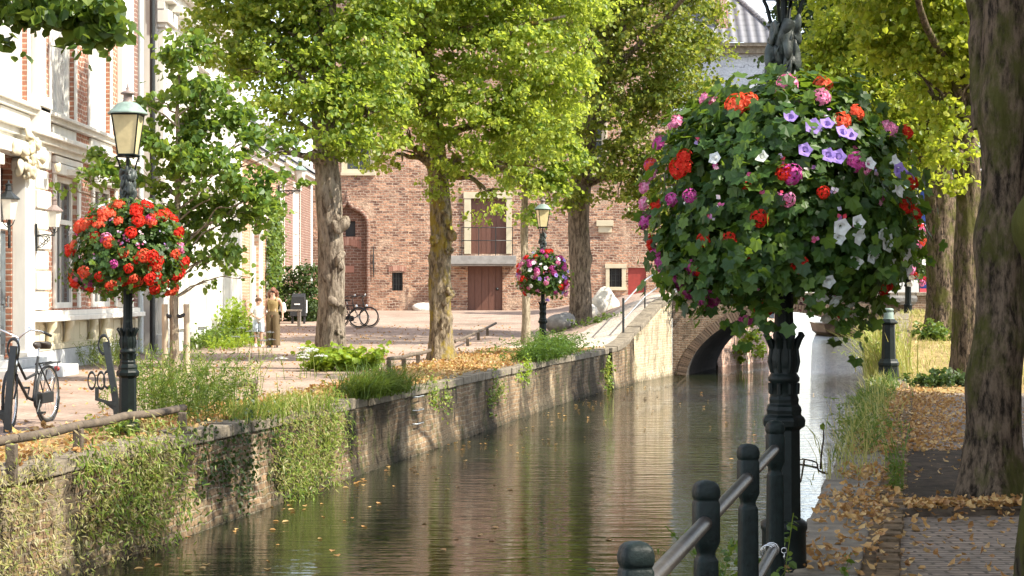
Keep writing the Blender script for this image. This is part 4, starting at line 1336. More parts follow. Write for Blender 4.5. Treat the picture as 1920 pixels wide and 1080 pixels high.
# T2: mossy trunk
def t2_extra(m):
    for (px, py, s) in ((848, 430, .12), (842, 470, .13), (838, 395, .1), (846, 555, .12), (830, 610, .10), (815, 450, .09)):
        p = W(px, py, 39.48)
        m.blob((p.x - .05, p.y, p.z), s * .72, 1, .9, (1.0, .8, 1.3), int(px + py))
    limb(m, W(800, 90, 39.7), W(960, 62, 38.9), .12, .07, .12, 8, 7, 55, .04)
    limb(m, W(955, 62, 38.9), W(1060, 30, 38.6), .07, .03, .05, 8, 6, 56, .04)
tree("lime_tree", "lime tree with yellow mossy trunk in front of the old brick building", GR_L,
     [W(828, 678, 39.7), W(826, 620, 39.7), W(825, 540, 39.7), W(828, 430, 39.7), W(820, 320, 39.7), W(806, 200, 39.7), W(795, 80, 39.7), W(800, -100, 39.7)],
     [.26, .25, .245, .245, .23, .2, .17, .1], 'bark_moss',
     [B(830, 60, 39.5, 1.4), B(950, 130, 39, 1.4), B(900, 215, 38.8, 1.25, 1.0), B(790, 215, 39, .95, .75), B(1000, 230, 39.2, 1.05, .9), B(1010, 70, 39.5, 1.4), B(760, 140, 39.3, 1.1), B(865, 300, 38.7, .6, .5), B(935, 375, 38.6, .5, .32), B(905, 400, 38.4, .28, .2),
      B(980, 320, 38.8, .65, .5), B(900, -90, 39.5, 2.0), B(1040, -60, 40, 1.7), B(790, -60, 39.6, 1.4), B(1060, 160, 39.6, .8), B(715, 60, 38.6, .9), B(725, 160, 38.4, .8), B(735, 250, 38.4, .5, .4), B(740, 290, 38.8, .35, .25), B(700, 300, 38.8, .3, .15), B(830, 340, 38.9, .4, .3)],
     52000, 'leaf_yellow', .090, .27, 46, .5,
     [(1.0, -.4, .14, .06), (1.7, .5, .14, .05), (2.4, 3.6, .14, .06), (2.9, -.2, .12, .06)], 14, 2, extra=t2_extra, lr=.12)
# T3: darker tree near the ramp
tree("lime_tree", "darker lime tree with straight brown trunk between the boulders beside the ramp", GR_L,
     [W(1086, 612, 56), W(1088, 560, 56), W(1087, 480, 56), W(1085, 410, 56), W(1092, 320, 56), W(1110, 200, 56), W(1140, 60, 56)],
     [.36, .335, .33, .34, .33, .28, .16], 'bark_mid',
     [B(1190, 90, 55.5, 2.1), B(1285, 150, 55, 1.8), B(1130, 190, 55, 1.6), B(1245, 250, 54.6, 1.7), B(1335, 215, 55, 1.15), B(1180, 320, 54.4, 1.3, 1.1), B(1100, 330, 55, 1.0, .9), B(1240, 0, 55.5, 2.1), B(1278, 50, 55.5, 1.1), B(1110, 60, 56, 1.9), B(1345, 310, 55, 1.1),
      B(1215, 390, 54, .9, .7), B(1280, 350, 54.2, 1.2), B(1140, 385, 54.6, .5, .4), B(1230, -110, 56, 2.2), B(1130, -60, 56, 2.0), B(1260, -60, 56, 1.2), B(1075, 375, 55.4, .4, .3), B(1330, 440, 54.6, .9), (2.8, 50.5, 12.0, 1.9, 1.7, 1.1), (5.8, 50.2, 12.3, 2.0, 1.6, 1.1), (8.4, 49.6, 12.2, 1.6, 1.5, 1.0), (0.5, 52.5, 12.4, 1.8, 1.6, 1.2)],  # last blobs: unseen high crown, added for its shade on the plaza
     62000, 'leaf_dark', .11, .36, 46, .4, [(2.2, -.3, .2, .08)], 8, 3, lr=.12)
# slender sapling behind the second lamp
tree("sapling", "slender sapling with thin trunk just left of the small purple basket", GR_L,
     [W(986, 648, 50), W(986, 560, 50), W(983, 450, 50), W(985, 350, 50), W(990, 260, 50), W(1000, 170, 50)],
     [.125, .115, .105, .09, .07, .03], 'bark_young',
     [B(1010, 300, 49.5, .85), B(955, 320, 49.6, .6), B(1040, 345, 49.4, .5), B(990, 230, 50, .9), B(930, 300, 49.8, .5), B(1060, 280, 49.7, .6), B(1000, 400, 49.4, .3)],
     6500, 'leaf_lime', .12, .28, 40, .25, (), 5, 4, lr=.035)
# young staked tree before the white house
yb = [(330, 100, .42), (350, 160, .4), (405, 180, .42), (290, 185, .28), (360, 230, .55), (440, 225, .42), (268, 265, .30), (340, 300, .62), (420, 320, .55), (488, 365, .42), (205, 312, .30), (150, 330, .22), (118, 355, .14), (480, 262, .34), (530, 325, .22), (565, 340, .12),
      (380, 405, .55), (450, 400, .48), (515, 385, .24), (345, 470, .42), (405, 480, .36), (245, 330, .32), (440, 470, .28), (300, 380, .3), (365, 85, .22), (255, 190, .14), (560, 270, .16), (520, 250, .22), (180, 290, .16), (470, 520, .14), (390, 530, .16)]
tree("young_tree", "young leafy tree with pale stem tied to round stakes before the white house", None,
     [W(328, 716, 30), W(327, 640, 30), W(326, 560, 30), W(330, 440, 30), W(335, 300, 30), W(333, 180, 30), W(345, 80, 30)],
     [.085, .08, .072, .06, .045, .03, .012], 'bark_young',
     [B(px, py, 30 + random.uniform(-.5, .5), r, r * .85) for px, py, r in yb],
     7600, 'leaf_young', .102, .20, 22, .3, (), 31, 5, lr=.022, start=W(328, 560, 30).z, shell=.35, up=.35, rnd=.9)
# branch reaching in at the top left
tree("lime_tree", "dark leafy branch reaching into the top left corner from a tree beyond the frame", GR_L,
     [(-5.9, 12.4, 0), (-5.85, 12.4, 1.5), (-5.8, 12.3, 3.0), (-5.8, 12.3, 4.5), (-5.7, 12.2, 6)],
     [.2, .18, .17, .14, .08], 'bark_mid',
     [B(50, 12, 12, .24, .13), B(125, 22, 12, .22, .13), B(185, 45, 11.9, .17, .12), B(165, 82, 11.9, .07), B(214, 60, 12, .08), B(20, -20, 12.1, .35, .15), B(100, -28, 12, .3, .15), B(195, 0, 12, .16, .12), B(70, 45, 12, .10),
      B(-60, 20, 12.2, .4), B(150, 0, 12, .2), B(90, 0, 11.9, .2), B(25, 8, 11.9, .2, .12), B(70, 18, 12.1, .22, .13), B(115, 35, 11.9, .16, .1), B(150, 30, 12.1, .2, .12), B(190, 25, 12, .2, .12), B(60, 30, 11.8, .16, .1), B(205, 50, 12.1, .14, .09), B(20, 25, 12, .12, .08), B(130, 5, 11.8, .2, .12), (-4.6, 12.4, 4.6, .9, .9, .8), (-5.8, 12.2, 6.2, 1.3, 1.3, 1.2)],
     8500, 'leaf_mid', .085, .11, 20, .4, (), 2, 6, lr=.018, start=3.4, shell=.4)

# right bank
tree("lime_tree", "big lime tree with furrowed dark trunk growing from the soil bed in the right path", GR_R,
     [(3.585, 12.7, 0), W(1862, 860, 12.7), W(1870, 700, 12.7), W(1878, 500, 12.7), W(1884, 300, 12.7), W(1890, 60, 12.7), W(1896, -200, 12.7), (3.8, 12.8, 6.0)],
     [.20, .188, .172, .16, .162, .18, .17, .12], 'bark_dark',
     [(5.0, 12.8, 6.8, 1.6, 1.6, 1.2), (5.2, 12.0, 6.2, 1.6, 1.6, 1.1), (2.4, 17.9, 6.9, 1.1, 1.1, .8), (4.6, 14.6, 6.6, 2, 2, 1.3), (5.4, 11, 7.6, 1.6, 1.6, 1.3)],  # one unseen crown mass over the canal is added to shade the wall
     14000, 'leaf_lime', .10, .35, 46, .75, [(1.95, 2.9, .22, .05), (2.9, 3.2, .2, .05), (.9, 3.0, .25, .05), (1.2, 5.0, .2, .04)], 5, 7, flare_h=.22,
     extra=lambda m: limb(m, W(1850, 240, 12.8), W(1832, -60, 13.0), .11, .09, .02, 12, 6, 5, .03))
tree("lime_tree", "nearest mossy trunk cut by the right edge of the frame", GR_R,
     [(2.64, 7.9, 0), (2.63, 7.9, .8), (2.64, 7.9, 1.6), (2.66, 7.9, 2.4), (2.68, 7.9, 3.6), (2.7, 7.9, 5.0)],
     [.235, .225, .215, .22, .21, .15], 'bark_moss_dark',
     [(2.7, 7.4, 6.6, 1.2, 1.2, 1.0), (3.0, 5.8, 6.4, 1.3, 1.3, 1.1), (1.8, 5.6, 6.9, 1.3, 1.3, 1.0), (2.4, 6.6, 7.8, 1.4, 1.4, 1.1)],
     9000, 'leaf_lime', .10, .35, 46, .5, [(1.9, 3.3, .14, .09), (1.78, 3.0, .12, .06), (.4, 3.2, .2, .03)], 4, 8)
tree("lime_tree", "slim shaded trunk half hidden behind the big furrowed trunk on the right", GR_R,
     [(8.02, 30, 0), W(1814, 620, 30), W(1812, 520, 30), W(1815, 380, 30), W(1808, 240, 30), W(1800, 100, 30), W(1790, -60, 30)],
     [.25, .235, .23, .22, .2, .17, .1], 'bark_dark',
     [B(1795, 150, 29.5, .75), B(1785, 265, 29.3, .5, .45), B(1765, 315, 29.2, .32, .25), B(1800, 60, 29.6, .9), B(1735, 70, 29.6, .8), B(1690, 30, 29.8, .8), B(1740, 170, 29.4, .5), B(1770, -60, 30, 1.5), B(1680, -70, 30, 1.3), B(1800, 340, 29.4, .22), (5.0, 24.8, 7.7, 1.1, 1.1, .8), (5.9, 29.2, 8.0, .8, .8, .7), (3.9, 22.6, 7.2, .7, .7, .5), (7, 30, 9.5, 2, 2, 1.5)],  # closing blobs lie out of view, added to throw shade across the quay
     26000, 'leaf_gold', .098, .25, 40, .6, (), 6, 9)
tree("lime_tree", "thick sunlit-edged trunk with a dark hollow beside the path, its crown bright yellow green", GR_R,
     [W(1768, 640, 42), W(1768, 560, 42), W(1765, 460, 42), W(1762, 370, 42), W(1752, 270, 42), W(1735, 120, 42), W(1720, -60, 42)],
     [.40, .385, .375, .37, .33, .26, .14], 'bark_dark',
     [B(1560, 170, 41.5, .95, .8), B(1620, 110, 41.5, 1.3), B(1700, 90, 41.5, 1.4), B(1650, 215, 41, 1.15, .9), B(1740, 190, 41.2, 1.2), B(1790, 60, 42, 1.3), B(1620, 0, 42, 1.6), B(1740, -40, 42, 1.8), B(1715, 285, 41, .8, .6), B(1510, 195, 41.4, .4, .3), B(1560, 90, 41.8, .7), B(1600, 270, 41, .7, .5), B(1680, 330, 41, .7, .4),
      B(1540, 250, 41.2, .5, .4), B(1830, 160, 42, 1.2), B(1480, 215, 41.6, .25, .2)],
     42000, 'leaf_gold', .10, .30, 46, .4, [(2.5, 4.6, .22, .06)], 8, 10, lr=.1)
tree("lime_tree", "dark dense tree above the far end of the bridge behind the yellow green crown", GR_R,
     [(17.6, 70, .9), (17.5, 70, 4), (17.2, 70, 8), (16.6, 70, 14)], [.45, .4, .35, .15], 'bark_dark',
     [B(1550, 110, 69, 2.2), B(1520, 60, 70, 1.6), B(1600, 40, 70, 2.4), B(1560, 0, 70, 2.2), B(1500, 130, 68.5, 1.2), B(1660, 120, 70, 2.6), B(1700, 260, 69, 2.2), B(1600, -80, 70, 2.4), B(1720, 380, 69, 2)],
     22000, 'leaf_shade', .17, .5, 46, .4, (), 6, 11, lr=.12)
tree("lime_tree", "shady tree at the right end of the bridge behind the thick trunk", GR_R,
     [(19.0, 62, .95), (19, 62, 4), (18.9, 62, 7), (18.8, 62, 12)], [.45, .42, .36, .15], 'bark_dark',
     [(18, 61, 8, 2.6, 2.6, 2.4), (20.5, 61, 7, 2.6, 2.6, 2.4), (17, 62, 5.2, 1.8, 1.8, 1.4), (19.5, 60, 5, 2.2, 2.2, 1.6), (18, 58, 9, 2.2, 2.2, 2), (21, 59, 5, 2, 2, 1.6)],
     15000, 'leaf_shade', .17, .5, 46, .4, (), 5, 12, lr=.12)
# trees closing the view beyond the bridge
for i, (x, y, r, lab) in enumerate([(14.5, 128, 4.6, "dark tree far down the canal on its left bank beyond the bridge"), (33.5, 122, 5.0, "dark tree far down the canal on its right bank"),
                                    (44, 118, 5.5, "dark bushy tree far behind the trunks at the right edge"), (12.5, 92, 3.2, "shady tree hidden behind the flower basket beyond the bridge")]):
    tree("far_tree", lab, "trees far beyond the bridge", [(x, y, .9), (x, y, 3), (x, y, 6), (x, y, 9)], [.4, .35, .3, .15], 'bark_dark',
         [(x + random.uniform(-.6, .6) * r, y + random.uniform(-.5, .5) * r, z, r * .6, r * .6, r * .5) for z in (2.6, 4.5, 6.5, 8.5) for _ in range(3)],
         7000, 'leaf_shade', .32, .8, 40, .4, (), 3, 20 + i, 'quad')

# ------------------------------------------------------------------ plants
def blades(P, h, wd_, lean, name, mat, parent=None):
    """curved grass blades; P (n,3), h (n,), lean (n,3)"""
    n = len(P)
    P = np.asarray(P, float); h = np.asarray(h).reshape(-1, 1) * np.ones((n, 1))
    side = unit(np.cross(lean + rng.normal(size=(n, 3)) * .3, np.array([0, 0, 1.0])) + 1e-4)
    V = []
    for t, k in ((0, 1), (.35, .9), (.7, .6), (1, .08)):
        c = P + np.array([0, 0, 1.0]) * h * (t - .35 * t * t * np.linalg.norm(lean, axis=1, keepdims=True)) + lean * h * t * t
        V += [c - side * wd_ * k, c + side * wd_ * k]
    V = np.stack(V, 1)
    f = np.array([0, 1, 3, 2, 2, 3, 5, 4, 4, 5, 7, 6])
    L = (np.arange(n) * 8)[:, None] + f[None, :]
    return np_mesh(name, V.reshape(-1, 3), L.ravel(), np.full(n * 3, 4), mat, parent)

def grass_clump(name, label, bases, n, h, spread, mat, lean=(0, 0, 0), lw=.5, wd_=.006, cat='plant', group=None):
    bases = np.asarray(bases, float)
    i = rng.integers(0, len(bases), n)
    P = bases[i] + np.c_[rng.normal(0, spread, (n, 2)), np.zeros(n)]
    ln = np.c_[rng.normal(0, lw, (n, 2)), np.zeros(n)] + np.array(lean)
    o = blades(P, rng.uniform(.45, 1.1, n) * h, wd_, ln, name, mat)
    if cat: tag(o, label, cat, group)
    return o
def weed_clump(name, label, bases, stems, h, spread, mat, lsize=.05, lean=(0, 0, 0), lw=.35, shape='oval', lps=16, cat='plant', group=None, wd_=.004):
    """upright leafy stems"""
    bases = np.asarray(bases, float)
    i = rng.integers(0, len(bases), stems)
    P = bases[i] + np.c_[rng.normal(0, spread, (stems, 2)), np.zeros(stems)]
    H = rng.uniform(.45, 1.1, stems) * h
    ln = np.c_[rng.normal(0, lw, (stems, 2)), np.zeros(stems)] + np.array(lean)
    t = rng.uniform(.12, 1, (stems, lps))
    LP = P[:, None, :] + np.array([0, 0, 1.0]) * (H[:, None, None] * (t[..., None] - .3 * t[..., None] ** 2 * np.linalg.norm(ln, axis=1)[:, None, None])) + ln[:, None, :] * (H[:, None, None] * t[..., None] ** 2)
    LP = LP.reshape(-1, 3)
    out = rng.normal(size=LP.shape) * np.array([1, 1, .4])
    LP = LP + unit(out) * lsize * .6
    N = unit(out) * .5 + np.array([0, 0, .7]) + rng.normal(size=LP.shape) * .5
    V1, L1, C1 = leaf_arrays(LP, N, lsize * rng.uniform(.5, 1.3, len(LP)), shape, unit(out), .7)
    # stems as slim blades in the same mesh
    side = unit(np.cross(ln + rng.normal(size=(stems, 3)) * .3, np.array([0, 0, 1.0])))
    V2 = []
    for q in (0, .5, 1):
        c = P + np.array([0, 0, 1.0]) * H[:, None] * (q - .3 * q * q * np.linalg.norm(ln, axis=1)[:, None]) + ln * H[:, None] * q * q
        V2 += [c - side * wd_, c + side * wd_]
    V2 = np.stack(V2, 1).reshape(-1, 3)
    L2 = ((np.arange(stems) * 6)[:, None] + np.array([0, 1, 3, 2, 2, 3, 5, 4])[None, :]).ravel() + len(V1)
    o = np_mesh(name, np.vstack([V1, V2]), np.concatenate([L1, L2]), np.concatenate([C1, np.full(stems * 2, 4)]), mat)
    if cat: tag(o, label, cat, group)
    return o
def wall_plant(name, label, Y0, Y1, n, mat, lsize, thick, z0=-1.05, z1=.12, clumps=40, shape='oval', cs=.16, cat='plant'):
    cy = rng.uniform(Y0, Y1, clumps); cz = rng.uniform(z0, z1, clumps)
    i = rng.integers(0, clumps, n)
    Y = cy[i] + rng.normal(0, cs, n); Z = cz[i] + rng.normal(0, cs * .8, n)
    Z = np.clip(Z, WZ + .02, .5)
    out = np.abs(rng.normal(0, thick * .5, n)) * (1 - .35 * (Z - z0) / (z1 - z0)) + .02
    nrm = np.array([1, -.215, 0]) / math.hypot(1, .215)
    P = np.c_[xl(Y), Y, Z] + out[:, None] * nrm
    N = nrm * .6 + np.array([0, 0, .55]) + rng.normal(size=(n, 3)) * .6
    o = leaves(name, P, N, lsize * rng.uniform(.5, 1.3, n), mat, None, shape, np.tile(np.array([.3, 0, -.9]), (n, 1)), .5)
    tag(o, label, cat)
    return o
def edgeL(Y, off=0.0, z=None):
    return (float(xl(Y)) - off, Y, float(zl(xl(Y) - off, Y)) + 0.0 if z is None else z)
def edgeR(Y, off=0.0):
    return (float(xr(Y)) + off, Y, float(zr(0, Y)))

wall_plant("wall_plant", "wide mass of pale drying plants covering the nearest part of the left quay wall", 14.2, 18.0, 3400, 'leaf_dry', .06, .24, clumps=75, shape='thin')
wall_plant("wall_plant", "greener leafy growth spilling down the wall below the left flower lamp", 16.2, 18.7, 1800, 'leaf_weed', .075, .28, -.95, .05, 34, 'thin')
wall_plant("wall_plant", "dark shaded creeping plants on the quay wall between the two pale masses", 18.7, 21.6, 900, 'leaf_shade', .045, .08, -.9, .05, 60)
wall_plant("wall_plant", "yellow green plants hanging down the wall to the water below the tall grass", 21.5, 24.4, 2300, 'leaf_weed', .075, .28, -1.05, .08, 50, 'thin')
wall_plant("wall_plant", "dry brownish stems mixed in the plants hanging below the tall grass", 21.3, 23.9, 1800, 'leaf_dry', .06, .24, -.9, .1, 30, 'thin')
wall_plant("wall_plant", "small tuft of leaves low on the wall near the third lamp", 45.6, 46.9, 500, 'leaf_weed', .08, .2, -1.0, -.4, 10)
wall_plant("wall_plant", "thin creeper hanging on the quay wall just beyond the dark grass tuft", 28.8, 30.0, 220, 'leaf_weed', .05, .10, -.4, .05, 8)
wall_plant("wall_plant", "small yellow green creeper on the quay wall opposite the mossy trunk", 33.2, 34.6, 260, 'leaf_weed', .05, .10, -.6, .05, 8)
wall_plant("wall_plant", "fringe of weeds at the top of the quay wall near the third lamp", 35.5, 37.2, 240, 'leaf_bright', .05, .10, -.2, .08, 8)
grass_clump("grass_tuft", "long dark green grass tuft arching over the quay wall edge", [edgeL(y, .1) for y in np.arange(25.0, 27.4, .2)], 1300, .62, .16, 'leaf_mid', (.6, -.15, 0), .75, .008)
weed_clump("fern_bush", "dense green fern bush overhanging the wall at the foot of the third lamp", [edgeL(y, .15) for y in np.arange(37.5, 41.5, .25)], 330, .75, .2, 'leaf_fern', .09, (.5, -.1, 0), .6, 'thin', 22)
grass_clump("grass_tuft", "tall sunny grass along the wall edge left of the dark tuft", [edgeL(y, .2) for y in np.arange(20.6, 23.4, .2)], 900, .34, .2, 'leaf_weed', (.35, -.1, 0), .5, .006)
weed_clump("weed_bush", "tall grey green weed bush beside the end of the low timber rail", [(-4.05, 20.6, 0), (-4.3, 21.0, 0), (-3.75, 21.3, 0), (-4.5, 21.6, 0), (-4.0, 22, 0)], 170, .95, .26, 'leaf_mid', .06, (0, 0, 0), .45, 'thin', 26)
weed_clump("weed_bush", "yellowing weeds behind the tall grey green bush", [(-4.5, 23.0, 0), (-4.2, 23.6, 0), (-3.8, 24.2, 0), (-4.9, 23.4, 0), (-5.2, 24.0, 0)], 130, .85, .32, 'leaf_weed', .05, (0, 0, 0), .4, 'thin', 20)
weed_clump("shoot_bush", "bright round leaved shoots at the foot of the pale knotty trunk", [(-3.55, 34.2, 0), (-3.2, 34.0, 0), (-3.85, 34.1, 0), (-3.0, 34.3, 0)], 75, .62, .16, 'leaf_bright', .13, (.1, 0, 0), .55, 'oval', 13)
weed_clump("weed_plant", "small leafy plant at the base of the left flower lamp", [(-4.1, 18.2, 0), (-4.25, 18.25, 0), (-4.0, 18.3, 0)], 26, .32, .08, 'leaf_weed', .05, (0, 0, 0), .5, 'oval', 10)
weed_clump("weed_plant", "pale lavender-like bush against the plinth of the brick house", [(-8.8, 36.2 + i * .35, 0) for i in range(6)], 150, .75, .2, 'leaf_weed', .05, (0, 0, 0), .5, 'thin', 18)
weed_clump("weed_plant", "wild greenery along the foot of the white house", [(-8.5, 46.5 + i * .6, .02) for i in range(13)], 260, .65, .25, 'leaf_mid', .07, (0, 0, 0), .5, 'oval', 16)
weed_clump("weed_plant", "sunny yellow green weeds in front of the white house foot", [(-7.9, 46.0 + i * .6, .02) for i in range(8)], 140, .45, .3, 'leaf_bright', .06, (0, 0, 0), .5, 'oval', 12)
weed_clump("flowering_bush", "bush with pale pink tips beside the boy", [(-8.35, 51.2, .05), (-8.2, 51.6, .05), (-8.5, 52, .05)], 90, 1.35, .18, 'leaf_bright', .09, (0, 0, 0), .25, 'oval', 16)
def ivy():
    n = 2600
    Y = rng.uniform(64.8, 68.6, n); Z = rng.uniform(.9, 5.2, n)
    k = (np.abs(Y - 66.8) / 1.9) < (1.05 - .12 * np.abs(Z - 2.5)) 
    P = np.c_[-9.36 + np.abs(rng.normal(0, .16, n)), Y, Z][k]
    N = np.array([.8, -.2, .5]) + rng.normal(size=(len(P), 3)) * .5
    tag(leaves("ivy", P, N, .13, 'leaf_mid'), "green ivy climbing the low brick house beside its door", 'plant')
ivy()
P_, N_, T_ = crown_pts([(-8.3, 66, 1.2, .75, .9, .8), (-8.1, 66, 2.1, .65, .8, .6), (-7.8, 65.6, .9, .7, .7, .5)], 3600, .25, 30)
tag(leaves("dark_shrub", P_, N_, .11, 'leaf_shade', None, 'oval', T_, .6), "dark green shrub in the corner beside the black cabinet", 'shrub')
P_, N_, T_ = crown_pts([(8.0, 63.2, -.1, .9, .8, .8), (8.9, 64.5, -.3, .8, .9, .6), (7.9, 63.6, .7, .5, .6, .5)], 2600, .25, 30)
tag(leaves("bank_shrub", P_, N_, .12, 'leaf_bright', None, 'oval', T_, .6), "bright yellow green shrub on the bank seen under the bridge arch", 'shrub')
grass_clump("reed_clump", "tall bright yellow green grass beside the dark green bollard", [(float(xr(y)) + .1, y, 0) for y in np.arange(30.6, 35, .3)], 800, 1.2, .18, 'straw', (-.25, -.05, 0), .3, .011)
weed_clump("reed_clump", "leafy sunlit stalks at the water edge left of the dark green bollard", [(float(xr(y)) + .05, y, -.1) for y in np.arange(30.6, 34.5, .3)], 90, 1.1, .15, 'leaf_bright', .10, (-.2, 0, 0), .3, 'thin', 16)
weed_clump("weed_plant", "slim flowering weed growing at the kerb of the right path", [(2.93, 13.1, 0), (2.97, 13.2, 0)], 12, .62, .03, 'leaf_mid', .045, (0, 0, 0), .15, 'thin', 26)
weed_clump("weed_bush", "shaded leafy weeds growing at the quay edge behind the near railing", [(float(xr(y)) - .10, y, -.35) for y in np.arange(6.4, 9.4, .22)], 130, .72, .12, 'leaf_mid', .038, (-.25, .1, 0), .4, 'oval', 22)
weed_clump("weed_plant", "low plant at the foot of the thick trunk near the bridge", [(10.1, 40.2, .4), (9.8, 40.5, .4)], 40, .6, .15, 'leaf_mid', .1, (0, 0, 0), .5, 'oval', 12)
weed_clump("weed_plant", "dark low weeds at the foot of the slim shaded trunk", [(7.2, 28.6, 0), (7.6, 28.4, 0), (6.9, 28.2, 0)], 60, .35, .2, 'leaf_shade', .08, (0, 0, 0), .6, 'oval', 12)
weed_clump("weed_plant", "small green plants around the boulders beside the ramp", [(2.9, 54.2, .5), (3.3, 54.0, .6), (2.5, 54.4, .4)], 80, .45, .25, 'leaf_mid', .07, (0, 0, 0), .5, 'oval', 12)
weed_clump("edge_weeds", "green leafy weeds fringing the right canal edge in front of the bollard", [edgeR(y, random.uniform(-.05, .25)) for y in np.arange(16, 28, .25)], 130, .30, .12, 'leaf_mid', .06, (-.25, 0, 0), .45, 'thin', 16)
# bare twig with a few leaves reaching over the water
tw = MB()
for a, b in (((2.62, 14.2, .05), (2.25, 13.6, .22)), ((2.5, 14.0, .12), (2.05, 13.9, .05)), ((2.35, 13.75, .17), (2.2, 13.2, -.1)), ((2.55, 14.1, .1), (2.5, 13.7, .5))):
    limb(tw, a, b, .010, .004, .1, 5, 5, int(a[0] * 100 + b[1] * 10), .1)
twr = tw.build("fallen_twig", 'bark_dark'); tag(twr, "thin bare twig sticking out over the water on the right", 'twig')
leaves("leaf", [(2.25, 13.6, .22), (2.1, 13.85, .05), (2.2, 13.25, -.08), (2.5, 13.72, .48), (2.3, 13.7, .2), (2.42, 13.9, .14)], rng.normal(size=(6, 3)), .06, 'leaf_mid', twr)
def umbels(label, spots):
    root = empty("cow_parsley"); tag(root, label, 'plant')
    st = MB(); P, N = [], []
    for x, y, z, h in spots:
        dx, dy = random.uniform(-.12, .12), random.uniform(-.1, .1)
        st.tube([(x, y, z), (x + dx * .4, y + dy * .4, z + h * .6), (x + dx, y + dy, z + h)], [.006, .005, .004], 5)
        for k in range(7):
            a = k * 2.4; r = .11 * math.sqrt(k / 7) + .01
            e = (x + dx + r * math.cos(a), y + dy + r * math.sin(a), z + h + .05 + .03 * (1 - r * 8))
            st.tube([(x + dx, y + dy, z + h - .06), e], .003, 4)
            for _ in range(14):
                P.append((e[0] + random.gauss(0, .018), e[1] + random.gauss(0, .018), e[2] + random.gauss(0, .006))); N.append((random.gauss(0, .3), random.gauss(0, .3), 1))
    st.build("stem", 'leaf_weed', root)
    leaves("flower_head", P, N, .028, 'fl_white', root, 'quad')
    rebase(root, spots[0][:3])
umbels("tall white cow parsley in front of the woman and boy", [(-6.15 + random.uniform(-.5, .5), 41 + random.uniform(-.6, .6), 0, random.uniform(.35, .75)) for _ in range(8)])
umbels("white cow parsley heads left of the pale knotty trunk", [(-3.65 + random.uniform(-.45, .3), 31 + random.uniform(-.5, .5), 0, random.uniform(.25, .5)) for _ in range(8)])

# ground cover nobody could count
def edge_grass():
    n = 800
    Y = 15.5 + rng.power(1.0, n) * 14
    X = xr(Y) + rng.normal(.05, .10, n) + .15 * S(17, 24, Y)
    ln = np.c_[rng.normal(-.3, .35, n), rng.normal(0, .3, n), np.zeros(n)]
    o = blades(np.c_[X, Y, zr(X, Y) - .04], rng.uniform(.08, .30, n) * (.5 + .8 * S(15, 22, Y)), .006, ln, "edge_grass", 'leaf_fern'); tag(o, kind='stuff')
    n = 800
    Y = 14 + rng.power(1.0, n) * 15; X = xr(Y) + rng.normal(.12, .16, n)
    o = blades(np.c_[X, Y, zr(X, Y) - .04], rng.uniform(.10, .5, n), .005, np.c_[rng.normal(-.2, .4, n), rng.normal(0, .4, n), np.zeros(n)], "dry_edge_grass", 'straw'); tag(o, kind='stuff')
    n = 4200
    Y = rng.uniform(29, 55, n); X = xr(Y) + rng.uniform(.1, 4.2, n)
    o = blades(np.c_[X, Y, zr(X, Y) - .01], rng.uniform(.05, .22, n), .010, rng.normal(0, .5, (n, 3)) * np.array([1, 1, 0]), "verge_grass", 'straw'); tag(o, kind='stuff')
    n = 3600
    Y = rng.uniform(14, 47, n); X = xl(Y) - rng.uniform(.02, 1, n) ** .8 * (xl(Y) - xrail(Y))
    keep = np.sin(Y * 1.3) + np.sin(Y * 3.1 + X * 2) + rng.normal(0, .5, n) > .2
    X, Y = X[keep], Y[keep]
    o = blades(np.c_[X, Y, zl(X, Y) - .01], rng.uniform(.03, .20, len(X)), .006, rng.normal(0, .5, (len(X), 3)) * np.array([1, 1, 0]), "strip_grass", 'straw'); tag(o, kind='stuff')
edge_grass()
